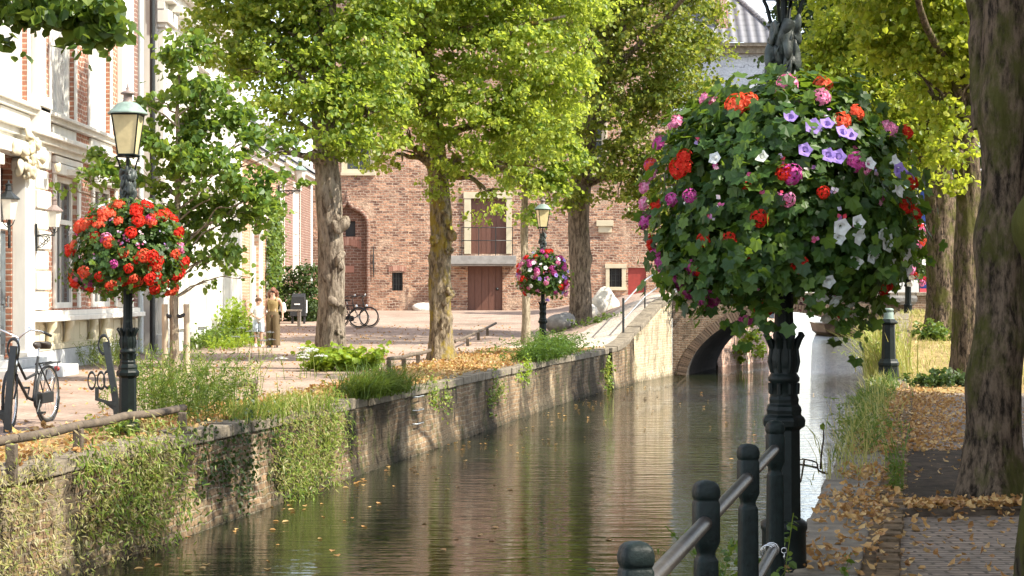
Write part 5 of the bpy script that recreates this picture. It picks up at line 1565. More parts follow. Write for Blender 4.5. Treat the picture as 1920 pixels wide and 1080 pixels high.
def litter():
    def lay(P, size, name):
        P = np.asarray(P)
        N = np.array([0, 0, 1.0]) + rng.normal(size=P.shape) * .45
        o = leaves(name, P, N, size * rng.uniform(.5, 1.35, len(P)), 'litter', None, 'curl'); tag(o, kind='stuff')
    P = []
    n = 3800                                             # edge strip
    Y = 8.8 + rng.power(1.0, n) * 19; X = xr(Y) + np.abs(rng.normal(.34, .16, n))
    k = (np.sin(Y * 1.1 + .5) + np.sin(Y * 2.7) + rng.normal(0, .7, n)) > -.3
    P.append(np.c_[X, Y, zr(X, Y) + .02 + rng.uniform(0, .05, n)][k])
    n = 1700                                              # over the path, thinning away from the kerb
    Y = 8 + rng.power(1.2, n) * 20; X = xr(Y) + .6 + rng.exponential(1.3, n)
    P.append(np.c_[X, Y, zr(X, Y) + .012 + rng.uniform(0, .02, n)])
    n = 800                                               # drift at the front of the tree bed
    X = rng.uniform(2.75, 4.4, n); Y = 11.95 + rng.normal(0, .09, n) + (X - 2.7) * .1
    P.append(np.c_[X, Y, np.full(n, .05) + rng.uniform(0, .05, n)])
    n = 1500
    Y = rng.uniform(16, 26, n); X = xr(Y) + rng.normal(.8, .3, n)
    P.append(np.c_[X, Y, zr(X, Y) + .015 + rng.uniform(0, .04, n)])
    lay(np.vstack(P), .058, "fallen_leaves")
    n = 5200
    Y = rng.uniform(13.5, 47, n); X = xl(Y) - .05 - rng.uniform(0, 1, n) * (xl(Y) - xrail(Y)) * 1.15
    k = (np.sin(Y * .9 + 1) + rng.normal(0, .8, n)) > -.7
    lay(np.c_[X, Y, zl(X, Y) + .015 + rng.uniform(0, .04, n)][k], .085, "fallen_leaves")
    n = 1500
    Y = rng.uniform(18, 62, n); X = rng.uniform(-9, 0, n)
    X = np.minimum(X, xrail(Y))
    lay(np.c_[X, Y, zl(X, Y) + .012], .08, "fallen_leaves")
    n = 190
    Y = 15 + rng.power(.8, n) * 34
    X = np.where(rng.uniform(size=n) < .7, xl(Y) + np.abs(rng.normal(.1, .8, n)), xl(Y) + rng.uniform(.3, 6, n))
    P = np.c_[X, Y, np.full(n, WZ + .006)]
    o = leaves("floating_leaves", P, np.array([0, 0, 1.0]) + rng.normal(size=P.shape) * .05, .07 * rng.uniform(.6, 1.3, n), 'litter'); tag(o, kind='stuff')
litter()

# ------------------------------------------------------------------ lamp posts
def lamp_post():
    r = empty("lamp_post")
    I = 'lamp_iron'
    MB().lathe([(-.15, .135), (.02, .135), (.05, .125), (.22, .122), (.24, .13), (.27, .13), (.29, .105)], seg=24).build("base", I, r)
    p = MB().lathe([(.29, .098), (.79, .093), (.80, .105), (.81, .122), (.845, .126), (.86, .118), (.875, .100), (.90, .104), (.92, .098), (.935, .085), (.96, .088), (.98, .080)], seg=8, smooth=False)
    p.build("plinth", I, r, .004)
    c = MB().lathe([(.96, .078), (1.05, .074), (1.06, .086), (1.08, .088), (1.095, .078), (1.11, .070), (1.14, .079), (1.19, .083), (1.25, .072), (1.285, .072)], seg=24)
    for k in range(8):                                   # leaf rings of the capital
        a = k * PI / 4
        d = Vector((math.cos(a), math.sin(a), 0))
        c.loft([(d * .070 + Vector((0, 0, 1.24)), .018, .018), (d * .085 + Vector((0, 0, 1.29)), .022, .022), (d * .105 + Vector((0, 0, 1.315)), .018, .018), (d * .100 + Vector((0, 0, 1.335)), .010, .010)], 8)
        c.tube([d * .076 + Vector((0, 0, .99)), d * .079 + Vector((0, 0, 1.05))], .014, 6)
        c.tube([d * .070 + Vector((0, 0, 1.11)), d * .084 + Vector((0, 0, 1.17)), d * .074 + Vector((0, 0, 1.24))], .012, 6)
    c.build("capital", I, r)
    s = MB()
    n = 32
    prof = [(1.28, .062), (1.36, .055), (1.42, .052), (2.50, .042), (2.53, .05), (2.56, .045)]
    vs = []
    for z, rd in prof:
        for k in range(n):
            a = 2 * PI * k / n
            q = rd * (1 - .10 * (k % 4 == 0))
            vs.append((q * math.cos(a), q * math.sin(a), z))
    s.add(vs, [(i * n + k, i * n + (k + 1) % n, (i + 1) * n + (k + 1) % n, (i + 1) * n + k) for i in range(len(prof) - 1) for k in range(n)], True)
    s.build("shaft", I, r)
    u = MB().lathe([(2.55, .045), (2.58, .05), (2.61, .085), (2.635, .102), (2.66, .106), (2.685, .10), (2.70, .07), (2.72, .06), (2.74, .062)], seg=24)
    for k in range(16):
        a = k * PI / 8
        u.blob((.098 * math.cos(a), .098 * math.sin(a), 2.66), .022, 1, 0, (.7, .7, 1.5))
    u.build("urn", I, r)
    # ornamental stem: intertwined leaves and dolphins
    o = MB().lathe([(2.73, .045), (2.8, .04), (3.0, .035), (3.05, .05)], seg=12)
    for k in range(3):
        a0 = k * 2 * PI / 3
        pts, rad = [], []
        for i in range(12):
            t = i / 11
            a = a0 + t * 2.6
            rr_ = .050 + .022 * math.sin(t * PI * 2.4 + k)
            pts.append((rr_ * math.cos(a), rr_ * math.sin(a), 2.73 + t * .33)); rad.append(.020 + .016 * abs(math.sin(t * 7 + k)))
        o.tube(pts, rad, 8)
        for i, z in enumerate((2.79, 2.87, 2.95, 3.01)):
            a = a0 + i * 1.1
            o.blob((.062 * math.cos(a), .062 * math.sin(a), z), .026, 1, .9, (.8, .8, 1.9), i * 3 + k); o.tube([(.05 * math.cos(a + .3), .05 * math.sin(a + .3), z - .03), (.085 * math.cos(a + .5), .085 * math.sin(a + .5), z + .02), (.07 * math.cos(a + .7), .07 * math.sin(a + .7), z + .055)], [.012, .010, .003], 6)
    o.build("ornament", 'patina_iron', r)
    b = MB()
    for k in range(4):
        a = PI / 4 + k * PI / 2
        d = Vector((math.cos(a), math.sin(a), 0))
        b.tube([d * .03 + Vector((0, 0, 3.00)), d * .075 + Vector((0, 0, 3.06)), d * .10 + Vector((0, 0, 3.16)), d * .12 + Vector((0, 0, 3.20))], .011, 6)
    b.tube([(0, 0, 2.98), (0, 0, 3.21)], .02, 8)
    b.build("cradle", I, r)
    # lantern
    z0, z1, r0, r1 = 3.225, 3.665, .125, .205
    L = empty("lantern"); L.parent = r
    g = MB()
    for k in range(4):
        a, c_ = PI / 4 + k * PI / 2 + .55, PI / 4 + (k + 1) * PI / 2 + .55
        g.add([(r0 * math.cos(a), r0 * math.sin(a), z0), (r0 * math.cos(c_), r0 * math.sin(c_), z0), (r1 * math.cos(c_), r1 * math.sin(c_), z1), (r1 * math.cos(a), r1 * math.sin(a), z1)], [(0, 1, 2, 3)])
    g.build("glass", 'lampglass', L)
    fr = MB()
    for k in range(4):
        a, c_ = PI / 4 + k * PI / 2 + .55, PI / 4 + (k + 1) * PI / 2 + .55
        A0, A1 = Vector((r0 * math.cos(a), r0 * math.sin(a), z0)) * 1.0, Vector((r1 * math.cos(a), r1 * math.sin(a), z1))
        C0, C1 = Vector((r0 * math.cos(c_), r0 * math.sin(c_), z0)), Vector((r1 * math.cos(c_), r1 * math.sin(c_), z1))
        fr.tube([A0, A1], .009, 6); fr.tube([A0, C0], .012, 6); fr.tube([A1, C1], .012, 6)
    fr.lathe([(z0 - .03, .03), (z0 - .025, .13), (z0 - .005, .14), (z0 - .004, .05)], seg=4, rot=.55, smooth=False)
    fr.build("frame", I, L)
    h = MB().lathe([(z1 + .005, .215), (z1 + .015, .220), (z1 + .03, .205), (z1 + .07, .165), (z1 + .105, .135), (z1 + .13, .10), (z1 + .14, .065)], seg=24)
    h.build("hood", 'copper', L)
    v = MB().lathe([(z1 + .14, .06), (z1 + .16, .05), (z1 + .22, .048), (z1 + .225, .075), (z1 + .24, .078), (z1 + .26, .045), (z1 + .27, .016), (z1 + .29, .02), (z1 + .31, .01), (z1 + .35, .004)], seg=16)
    v.build("chimney", 'copper_pink', L)
    return r
lamp0 = lamp_post()
LG = "lantern posts along the canal"
def put(o, loc, rz=0.0, label=None, cat=None, group=None):
    o.location = loc
    o.rotation_euler.z = rz
    return tag(o, label, cat, group)
put(lamp0, (1.52, 9.54, 0), .3, "nearest dark green lamp post carrying the huge flower basket beside the railing", 'lamp post', LG)
for loc, rz, lab in (((-4.21, 18.7, -.16), -.55, "lamp post with verdigris lantern on the left quay carrying red geraniums"),
                     ((.78, 43.2, float(zl(.78, 43.2))), -.3, "lamp post with small lantern and purple pink basket halfway along the quay"),
                     ((11.65, 50.2, float(zr(0, 50.2))), .2, "far lamp post with bright pink flowers at the right end of the bridge")):
    put(copy_tree(lamp0), loc, rz, lab)

# ------------------------------------------------------------------ flower baskets
def floret_mesh(kind):
    P, N, T = [], [], []
    V, L, C = [], [], []
    m = MB()
    rr = random.Random(hash(kind) % 1000 if False else {'geranium': 3, 'petunia': 5}[kind])
    if kind == 'geranium':                                # dome of five-petalled florets
        for i in range(19):
            z = 1 - (i + .5) / 19 * 1.15
            a = i * 2.39996
            q = math.sqrt(max(0, 1 - z * z))
            d = Vector((q * math.cos(a), q * math.sin(a), z))
            c = Vector((d.x, d.y, d.z * .62)) * .046 * rr.uniform(.7, 1.3)
            t = d.cross(Vector((.3, .2, 1))).normalized(); b = d.cross(t)
            for k in range(5):
                a2 = k * 2 * PI / 5 + i
                e = t * math.cos(a2) + b * math.sin(a2); f = d.cross(e)
                s_ = .019 * rr.uniform(.7, 1.3)
                m.add([c, c + e * s_ * .6 + f * s_ * .45 + d * .004, c + e * s_ * 1.15 + d * .002, c + e * s_ * .6 - f * s_ * .45 + d * .004], [(0, 1, 2, 3)])
    else:                                                 # trumpet with five lobes
        n = 10
        rings = [(0, .006), (.022, .009), (.038, .022)]
        vs = [(r_ * math.cos(2 * PI * k / n), r_ * math.sin(2 * PI * k / n), z) for z, r_ in rings for k in range(n)]
        vs += [((.036 if k % 2 else .046) * math.cos(2 * PI * k / n), (.036 if k % 2 else .046) * math.sin(2 * PI * k / n), .044 - .006 * (k % 2)) for k in range(n)]
        m.add(vs, [(i * n + k, i * n + (k + 1) % n, (i + 1) * n + (k + 1) % n, (i + 1) * n + k) for i in range(3) for k in range(n)])
    return m
FK = {'R': ('geranium', 'fl_red', 'red'), 'O': ('geranium', 'fl_orange', 'orange red'), 'P': ('geranium', 'fl_pink', 'pink'), 'M': ('geranium', 'fl_magenta', 'magenta'), 'W': ('petunia', 'fl_white', 'white'), 'V': ('petunia', 'fl_violet', 'violet')}
FM = {}
for k_, (fm, mt, _) in FK.items():
    o_ = floret_mesh(fm).build("flower", mt)
    FM[k_] = o_.data
    bpy.data.objects.remove(o_)
def flower(parent, kind, p, nrm, scale):
    o = bpy.data.objects.new("flower", FM[kind])
    o.parent = parent
    o.location = p
    q = (Vector(nrm) + Vector((random.gauss(0, .15), random.gauss(0, .15), random.gauss(0, .15)))).to_track_quat('Z', 'Y')
    o.rotation_euler = q.to_euler()
    o.scale = (scale,) * 3
    link(o)
    tag(o, FK[kind][2] + (" geranium head" if FK[kind][0] == 'geranium' else " petunia trumpet"))
    return o
def basket(label, loc, rx, rz, n, lsize, trail, seed, nst=60, strands=None):
    root = empty("flower_basket", loc); tag(root, label, 'flower basket', "flower baskets on the lamp posts")
    MB().lathe([(-.34 * rz, .16), (-.30 * rz, .30 * rx), (-.05 * rz, .45 * rx), (0, .47 * rx), (.0, .07)], seg=20).build("bowl", 'iron', root)
    k = n // 9
    d = unit(rng.normal(size=(k, 3)))
    low = d[:, 2] < -.75
    d = d[~low]
    ph = rng.uniform(0, 6, 4)
    rad = rng.uniform(.76, 1.05, (len(d), 1)) * (1 + .09 * np.sin(5 * np.arctan2(d[:, 1], d[:, 0]) + ph[0]) + .07 * np.sin(7 * d[:, 2] + 3 * d[:, 0] + ph[1]))[:, None]
    c = d * np.array([rx, rx, rz]) * rad
    c[:, 2] -= trail * (np.linalg.norm(d[:, :2], axis=1) ** 3) * rng.uniform(0, 1, len(d)) * (d[:, 2] < .35)
    i = np.repeat(np.arange(len(d)), 9)
    P = c[i] + rng.normal(size=(len(i), 3)) * lsize * 1.0
    N = d[i] * .9 + np.array([0, 0, .45]) + rng.normal(size=(len(i), 3)) * .42
    T = np.array([0, 0, -.8]) + d[i] * .6 + rng.normal(size=(len(i), 3)) * .4
    # inner filling so that nothing shows through the middle
    d2 = unit(rng.normal(size=(n // 3, 3))); P2 = d2 * np.array([rx, rx, rz]) * rng.uniform(.45, .8, (len(d2), 1))
    N2 = d2 + rng.normal(size=d2.shape) * .3
    # upright shoots on the top and trailing ones below
    Pp, Nn, Tt = [], [], []
    for j in range(nst):
        a = random.uniform(0, 2 * PI); up_ = j % 3 != 0
        if up_:
            e = random.uniform(.25, 1.0); q0 = Vector((rx * math.sqrt(1 - e * e) * math.cos(a), rx * math.sqrt(1 - e * e) * math.sin(a), rz * e)) * .95
            dr = Vector((q0.x * .5, q0.y * .5, .9)).normalized(); Ls = random.uniform(.06, .2) * rx / .8
        else:
            e = random.uniform(-.85, -.1); q0 = Vector((rx * math.sqrt(1 - e * e) * math.cos(a), rx * math.sqrt(1 - e * e) * math.sin(a), rz * e)) * .95
            dr = Vector((q0.x * .7, q0.y * .7, -1.2)).normalized(); Ls = random.uniform(.08, .32) ** 1.2 * rx / .7
        for t in np.linspace(.1, 1, 7):
            p = q0 + dr * Ls * t + Vector((random.gauss(0, 1), random.gauss(0, 1), random.gauss(0, 1))) * lsize * .35
            Pp.append(p); Nn.append(Vector((q0.x, q0.y, .4)).normalized() + Vector((random.gauss(0, .5), random.gauss(0, .5), random.gauss(0, .5)))); Tt.append(dr)
    P = np.vstack([P, P2, np.array(Pp)]); N = np.vstack([N, N2, np.array(Nn)]); T = np.vstack([T, d2, np.array(Tt)])
    for (sx, sy, sz, Ls) in (strands or ()):
        q0 = Vector((sx, sy, sz)); n_ = int(Ls * 90)
        for i in range(n_):
            t = i / n_
            p = q0 + Vector((sx * .15 * t + .04 * math.sin(t * 7 + sx * 9), sy * .15 * t + .04 * math.cos(t * 6), -Ls * t)) + Vector((random.gauss(0, 1), random.gauss(0, 1), random.gauss(0, 1))) * lsize * .55
            Pp.append(p); Nn.append(Vector((sx, sy, .3)).normalized() + Vector((random.gauss(0, .5), random.gauss(0, .5), random.gauss(0, .5)))); Tt.append(Vector((0, 0, -1)))
    P = np.vstack([P, np.array(Pp[nst * 7:]).reshape(-1, 3)]); N = np.vstack([N, np.array(Nn[nst * 7:]).reshape(-1, 3)]); T = np.vstack([T, np.array(Tt[nst * 7:]).reshape(-1, 3)])
    nf = 420 if rx > .7 else 120
    df = unit(rng.normal(size=(nf, 3)))
    Pf = np.repeat(df * np.array([rx, rx, rz]) * rng.uniform(.96, 1.08, (nf, 1)), 4, axis=0) + rng.normal(size=(nf * 4, 3)) * .014
    Nf = np.repeat(df, 4, axis=0) + rng.normal(size=(nf * 4, 3)) * .35
    tag(leaves("loose_florets", Pf, Nf, .030 * rng.uniform(.7, 1.3, nf * 4), 'floret_mix', root, 'quad'), kind='stuff')
    leaves("foliage", P, N, lsize * rng.uniform(.45, 1.4, len(P)), 'leaf_bask', root, 'lobed', unit(T), .75)
    return root
# nearest basket; its flower heads where the photograph shows them, on the near face of the ball
bc = Vector((1.52, 9.54, 2.07)); RX, RZ = .685, .60
b0 = basket("huge round basket of ivy geraniums and white petunias on the nearest lamp post", bc, RX, RZ, 8800, .064, .26, 1, 240,
            [(-.22, -.35, -.52, .26), (-.32, -.3, -.46, .22), (-.12, -.38, -.55, .16), (.30, -.25, -.5, .30), (.22, -.35, -.52, .24), (.42, -.1, -.42, .3), (-.5, -.2, -.35, .3), (-.6, -.1, -.25, .3), (.45, .1, -.42, .24), (-.45, .2, -.4, .3), (.35, .3, -.45, .3), (.1, -.42, -.5, .12)])
near = [(1333, 195, 'P', 1.3), (1245, 218, 'P', 1.1), (1385, 206, 'O', 1.6), (1405, 200, 'O', 1.2), (1475, 168, 'P', 1.4), (1540, 170, 'O', 1.3), (1537, 192, 'P', 1.2), (1283, 318, 'R', 1.5), (1290, 300, 'R', 1.1), (1180, 300, 'O', .9), (1205, 305, 'M', .9), (1240, 272, 'M', 1.1), (1483, 330, 'M', 1.3), (1470, 328, 'R', 1.1),
        (1477, 375, 'P', .9), (1425, 408, 'R', 1.1), (1497, 490, 'R', 1.1), (1658, 248, 'P', 1.2), (1693, 252, 'R', 1.0), (1600, 220, 'O', 1.1), (1573, 235, 'O', 1.2), (1505, 290, 'V', 1.1), (1545, 298, 'V', 1.1), (1570, 262, 'V', 1.2), (1585, 266, 'V', 1.1), (1520, 250, 'V', 1.3), (1545, 247, 'V', 1.1), (1480, 235, 'V', 1.1), (1566, 303, 'V', 1.2),
        (1600, 308, 'M', 1.3), (1612, 318, 'P', 1.0), (1618, 314, 'W', 1.0), (1668, 326, 'V', 1.3), (1688, 328, 'V', 1.2), (1660, 310, 'W', 1.1), (1350, 305, 'W', 1.0), (1430, 303, 'W', 1.0), (1665, 360, 'W', 1.2), (1570, 420, 'W', 1.3), (1598, 415, 'W', 1.1), (1594, 436, 'W', 1.3), (1565, 441, 'W', 1.0), (1645, 450, 'W', 1.4), (1622, 470, 'W', 1.2), (1593, 482, 'W', 1.2),
        (1648, 486, 'W', 1.4), (1545, 516, 'W', 1.1), (1537, 542, 'W', 1.0), (1558, 546, 'W', 1.2), (1584, 556, 'W', 1.0), (1602, 572, 'W', 1.2), (1545, 576, 'W', 1.2), (1612, 600, 'W', 1.3), (1392, 475, 'W', .9), (1402, 463, 'W', 1.0), (1640, 432, 'W', 1.0), (1680, 470, 'W', 1.2), (1690, 500, 'W', 1.1), (1320, 502, 'R', 1.3), (1305, 496, 'M', 1.1), (1325, 446, 'R', .9), (1370, 446, 'R', 1.0),
        (1410, 484, 'R', 1.1), (1393, 502, 'R', 1.1), (1212, 415, 'M', 1.2), (1212, 382, 'P', .9), (1218, 455, 'R', 1.1), (1232, 470, 'M', 1.0), (1222, 503, 'M', 1.4), (1252, 503, 'M', 1.2), (1255, 478, 'P', 1.0), (1300, 368, 'M', .9), (1268, 375, 'M', .9), (1240, 385, 'R', .9), (1292, 540, 'M', 1.3), (1338, 550, 'M', 1.3), (1322, 572, 'M', 1.2), (1432, 570, 'R', 1.2), (1240, 545, 'M', 1.2),
        (1690, 385, 'R', 1.1), (1706, 402, 'R', 1.2), (1582, 586, 'R', 1.0), (1652, 532, 'R', 1.1), (1658, 500, 'R', 1.0), (1400, 592, 'M', 1.0), (1275, 640, 'M', .6), (1700, 345, 'R', .9), (1190, 350, 'P', .9), (1400, 345, 'R', .8), (1540, 362, 'R', .8), (1230, 330, 'P', .9)]
for px, py, k_, s_ in near:
    d = W(px, py, 1.0) - Vector((0, 0, CAM_Z)); o_ = Vector((0, 0, CAM_Z)) - bc
    q = Vector((1 / RX, 1 / RX, 1 / (RZ * 1.04))); D = Vector([a * b for a, b in zip(d, q)]); O_ = Vector([a * b for a, b in zip(o_, q)])
    A, B_, C_ = D.dot(D), 2 * D.dot(O_), O_.dot(O_) - 1.04
    disc = B_ * B_ - 4 * A * C_
    t = (-B_ - math.sqrt(disc)) / (2 * A) if disc > 0 else -B_ / (2 * A)
    p = o_ + d * t
    if disc <= 0:
        k2 = math.sqrt((p.x / RX) ** 2 + (p.y / RX) ** 2 + (p.z / RZ) ** 2)
        p = p * (1.0 + (min(k2, 1.10) / k2 - 1))
    n_ = Vector((p.x / RX ** 2, p.y / RX ** 2, p.z / RZ ** 2)).normalized()
    flower(b0, k_, p + n_ * .03, (n_ + Vector((0, -.35, .1))).normalized(), s_ * (.84 if k_ in 'WV' else .78))
def strew(root, n, rx, rz, weights, sc, seed, bias=None, trail=0.0):
    rr = random.Random(seed)
    ks = list(weights)
    for i in range(n):
        a = -PI / 2 + rr.uniform(-1.9, 1.9)
        e = rr.uniform(-.72, .97)
        q = math.sqrt(1 - e * e)
        d = Vector((q * math.cos(a), q * math.sin(a), e))
        w_ = dict(weights)
        if bias: bias(d, w_)
        k = rr.choices(ks, [w_[x] for x in ks])[0]
        p = Vector((d.x * rx, d.y * rx, d.z * rz)) * rr.uniform(.98, 1.1)
        if e < .2: p.z -= trail * rr.random()
        flower(root, k, p, d, sc * rr.uniform(.75, 1.25))
b1 = basket("basket of scarlet geraniums on the left lamp post with the verdigris lantern", (-4.21, 18.7, 2.01), .56, .50, 5200, .058, .18, 2, 120)
def redder(d, w_):
    if d.x > .1: w_['R'] *= 3; w_['O'] *= 2
strew(b1, 90, .58, .52, {'R': 4, 'O': 5, 'M': 1.2, 'P': 1.0, 'W': .6}, 1.12, 11, redder, .1)
b2 = basket("small basket of purple and pink flowers on the lamp post halfway along the quay", (.78, 43.2, 2.03), .56, .55, 3000, .07, .25, 3, 80)
def b2b(d, w_):
    if d.z > .3: w_['R'] *= 3
strew(b2, 90, .60, .58, {'P': 3, 'M': 4, 'V': 1.5, 'W': 2, 'R': 1.2}, 1.3, 12, b2b, .2)
b3 = basket("sunlit basket of bright pink trailing flowers on the lamp post beyond the bridge", (11.75, 50.2, 2.72), .72, .74, 2400, .085, .5, 4, 40)
strew(b3, 95, .75, .84, {'P': 5, 'R': 1.5, 'W': 2.5, 'O': .6}, 2.1, 13, None, .4)

# ------------------------------------------------------------------ near railing
def railing():
    root = empty("canal_railing", (0, 0, 0)); tag(root, "dark painted railing of knobbed posts and round bars along the near quay edge", 'railing')
    P = [(xr(y) + .01, y) for y in (1.55, 2.98, 4.42, 5.86, 7.28, 8.62)]
    prof = [(z_, r_ * .93) for z_, r_ in [(-.2, .048), (.0, .046), (.60, .041), (.635, .040), (.645, .033), (.655, .030), (.67, .034), (.69, .043), (.70, .046), (.83, .046), (.838, .042), (.842, .040), (.850, .046), (.872, .0475), (.892, .042), (.903, .030), (.908, .012)]]
    for i, (x, y) in enumerate(P):
        m = MB().lathe(prof, (0, 0, 0), 24, 5.0, 0, True, False)
        o = m.build("post", 'post_paint', root, .004)
        o.location = (x, y, 0); o.rotation_euler.z = math.atan2(-1, .24) + PI / 2
        for p in o.data.polygons: p.use_smooth = True
        o.data.set_sharp_from_angle(angle=.6) if hasattr(o.data, 'set_sharp_from_angle') else None
    for h in (.765, .27):
        for (a, b) in zip(P[:-1], P[1:]):
            m = MB().tube([(a[0], a[1], h), (b[0], b[1], h)], .0255, 14); m.build("rail", 'rail_paint', root)
        m = MB().tube([(P[-1][0], P[-1][1], h), (1.52, 9.48, h)], .0255, 14)
        if h > .5: pass
    # wire tied round the lower rail at the last post
    x, y = P[-1]
    wr = MB()
    for k in range(4):
        wr.ring((x - .03 - .012 * k, y - .09 - .03 * k, .27), (.24, 1, .15 * (k % 2)), .034, .0035, 20, 5)
    for k in range(2):
        wr.ring((x + .035, y - .06, .26 - .03 * k), (1, 0, 0) if k % 2 else (0, 1, 0), .014, .0035, 10, 5)
    wr.build("chain", 'chrome', root)
    rebase_root = (P[2][0], P[2][1], 0)
    T = Vector(rebase_root)
    for c in kids(root):
        if c.name.startswith("post"): c.location = Vector(c.location) - T
        else: c.data.transform(Matrix.Translation(-T))
    root.location = T
M['rail_paint'] = simple('worn_rail_paint', (0.06, 0.052, 0.045), 0.4, 0.4, 18, 0.25, 0.004, 0.2)
railing()

def bollard():
    root = empty("bollard", (6.62, 30.0, 0)); tag(root, "tall dark green iron bollard in sunlit grass on the right bank", 'bollard')
    MB().lathe([(-.1, .20), (.02, .20), (.04, .185), (.26, .175), (.29, .185), (.33, .185), (.36, .165), (.40, .15)], seg=8, smooth=False).build("base", 'lamp_iron', root, .004)
    MB().lathe([(.40, .128), (1.0, .112), (1.02, .16), (1.045, .165), (1.065, .14), (1.10, .10)], seg=8, smooth=False).build("shaft", 'lamp_iron', root, .004)
    MB().lathe([(1.10, .10), (1.13, .085), (1.21, .088), (1.235, .07), (1.24, .085), (1.275, .085), (1.29, .05)], seg=20).build("cap", 'copper', root)
bollard()

# ------------------------------------------------------------------ low timber rails along the soil strip
def knee_rail(label, pts, posts, h=.27, lw=.085):
    root = empty("low_rail", (pts[0][0], pts[0][1], 0)); tag(root, label, 'low rail', "low timber rails along the quay")
    O = Vector(root.location)
    m = MB()
    for a, b in zip(pts[:-1], pts[1:]):
        m.tube([Vector((a[0], a[1], a[2] + h)) - O, Vector(((a[0] + b[0]) / 2, (a[1] + b[1]) / 2, (a[2] + b[2]) / 2 + h - .015)) - O, Vector((b[0], b[1], b[2] + h)) - O], lw / 2, 10, jit=.06)
    m.build("rail", 'rail_wood', root)
    for x, y, z in posts:
        MB().box(x - .045 - O.x, x + .045 - O.x, y - .045 - O.y, y + .045 - O.y, z - .1 - O.z, z + h - .03 - O.z).build("post", 'rail_wood', root, .01)
def gp(px, py, h=.27):
    """ground point under a rail seen at px,py"""
    Y = (CAM_Z - h) * F / (py - 550)
    x = (px - 960) / F * Y
    return (x, Y, float(zl(x, Y)))
knee_rail("weathered low rail beside the bicycle, longest and nearest", [gp(-60, 832), gp(30, 822), gp(150, 797), gp(235, 780), gp(345, 765)], [gp(22, 826), gp(147, 798), gp(342, 768)])
knee_rail("low rail end behind the tall weeds", [gp(372, 727), gp(480, 716)], [gp(376, 727), gp(476, 716)])
knee_rail("bent low rail ending at the mossy trunk", [gp(640, 688), gp(652, 682)][::1] if False else [gp(728, 672), gp(778, 663), gp(806, 656)], [gp(729, 672), gp(757, 668), gp(784, 662)], .26, .08)
knee_rail("low rail climbing away to the right of the mossy trunk", [gp(852, 640), gp(895, 628), gp(930, 620)], [gp(877, 634), gp(897, 628), gp(914, 624)], .26, .08)

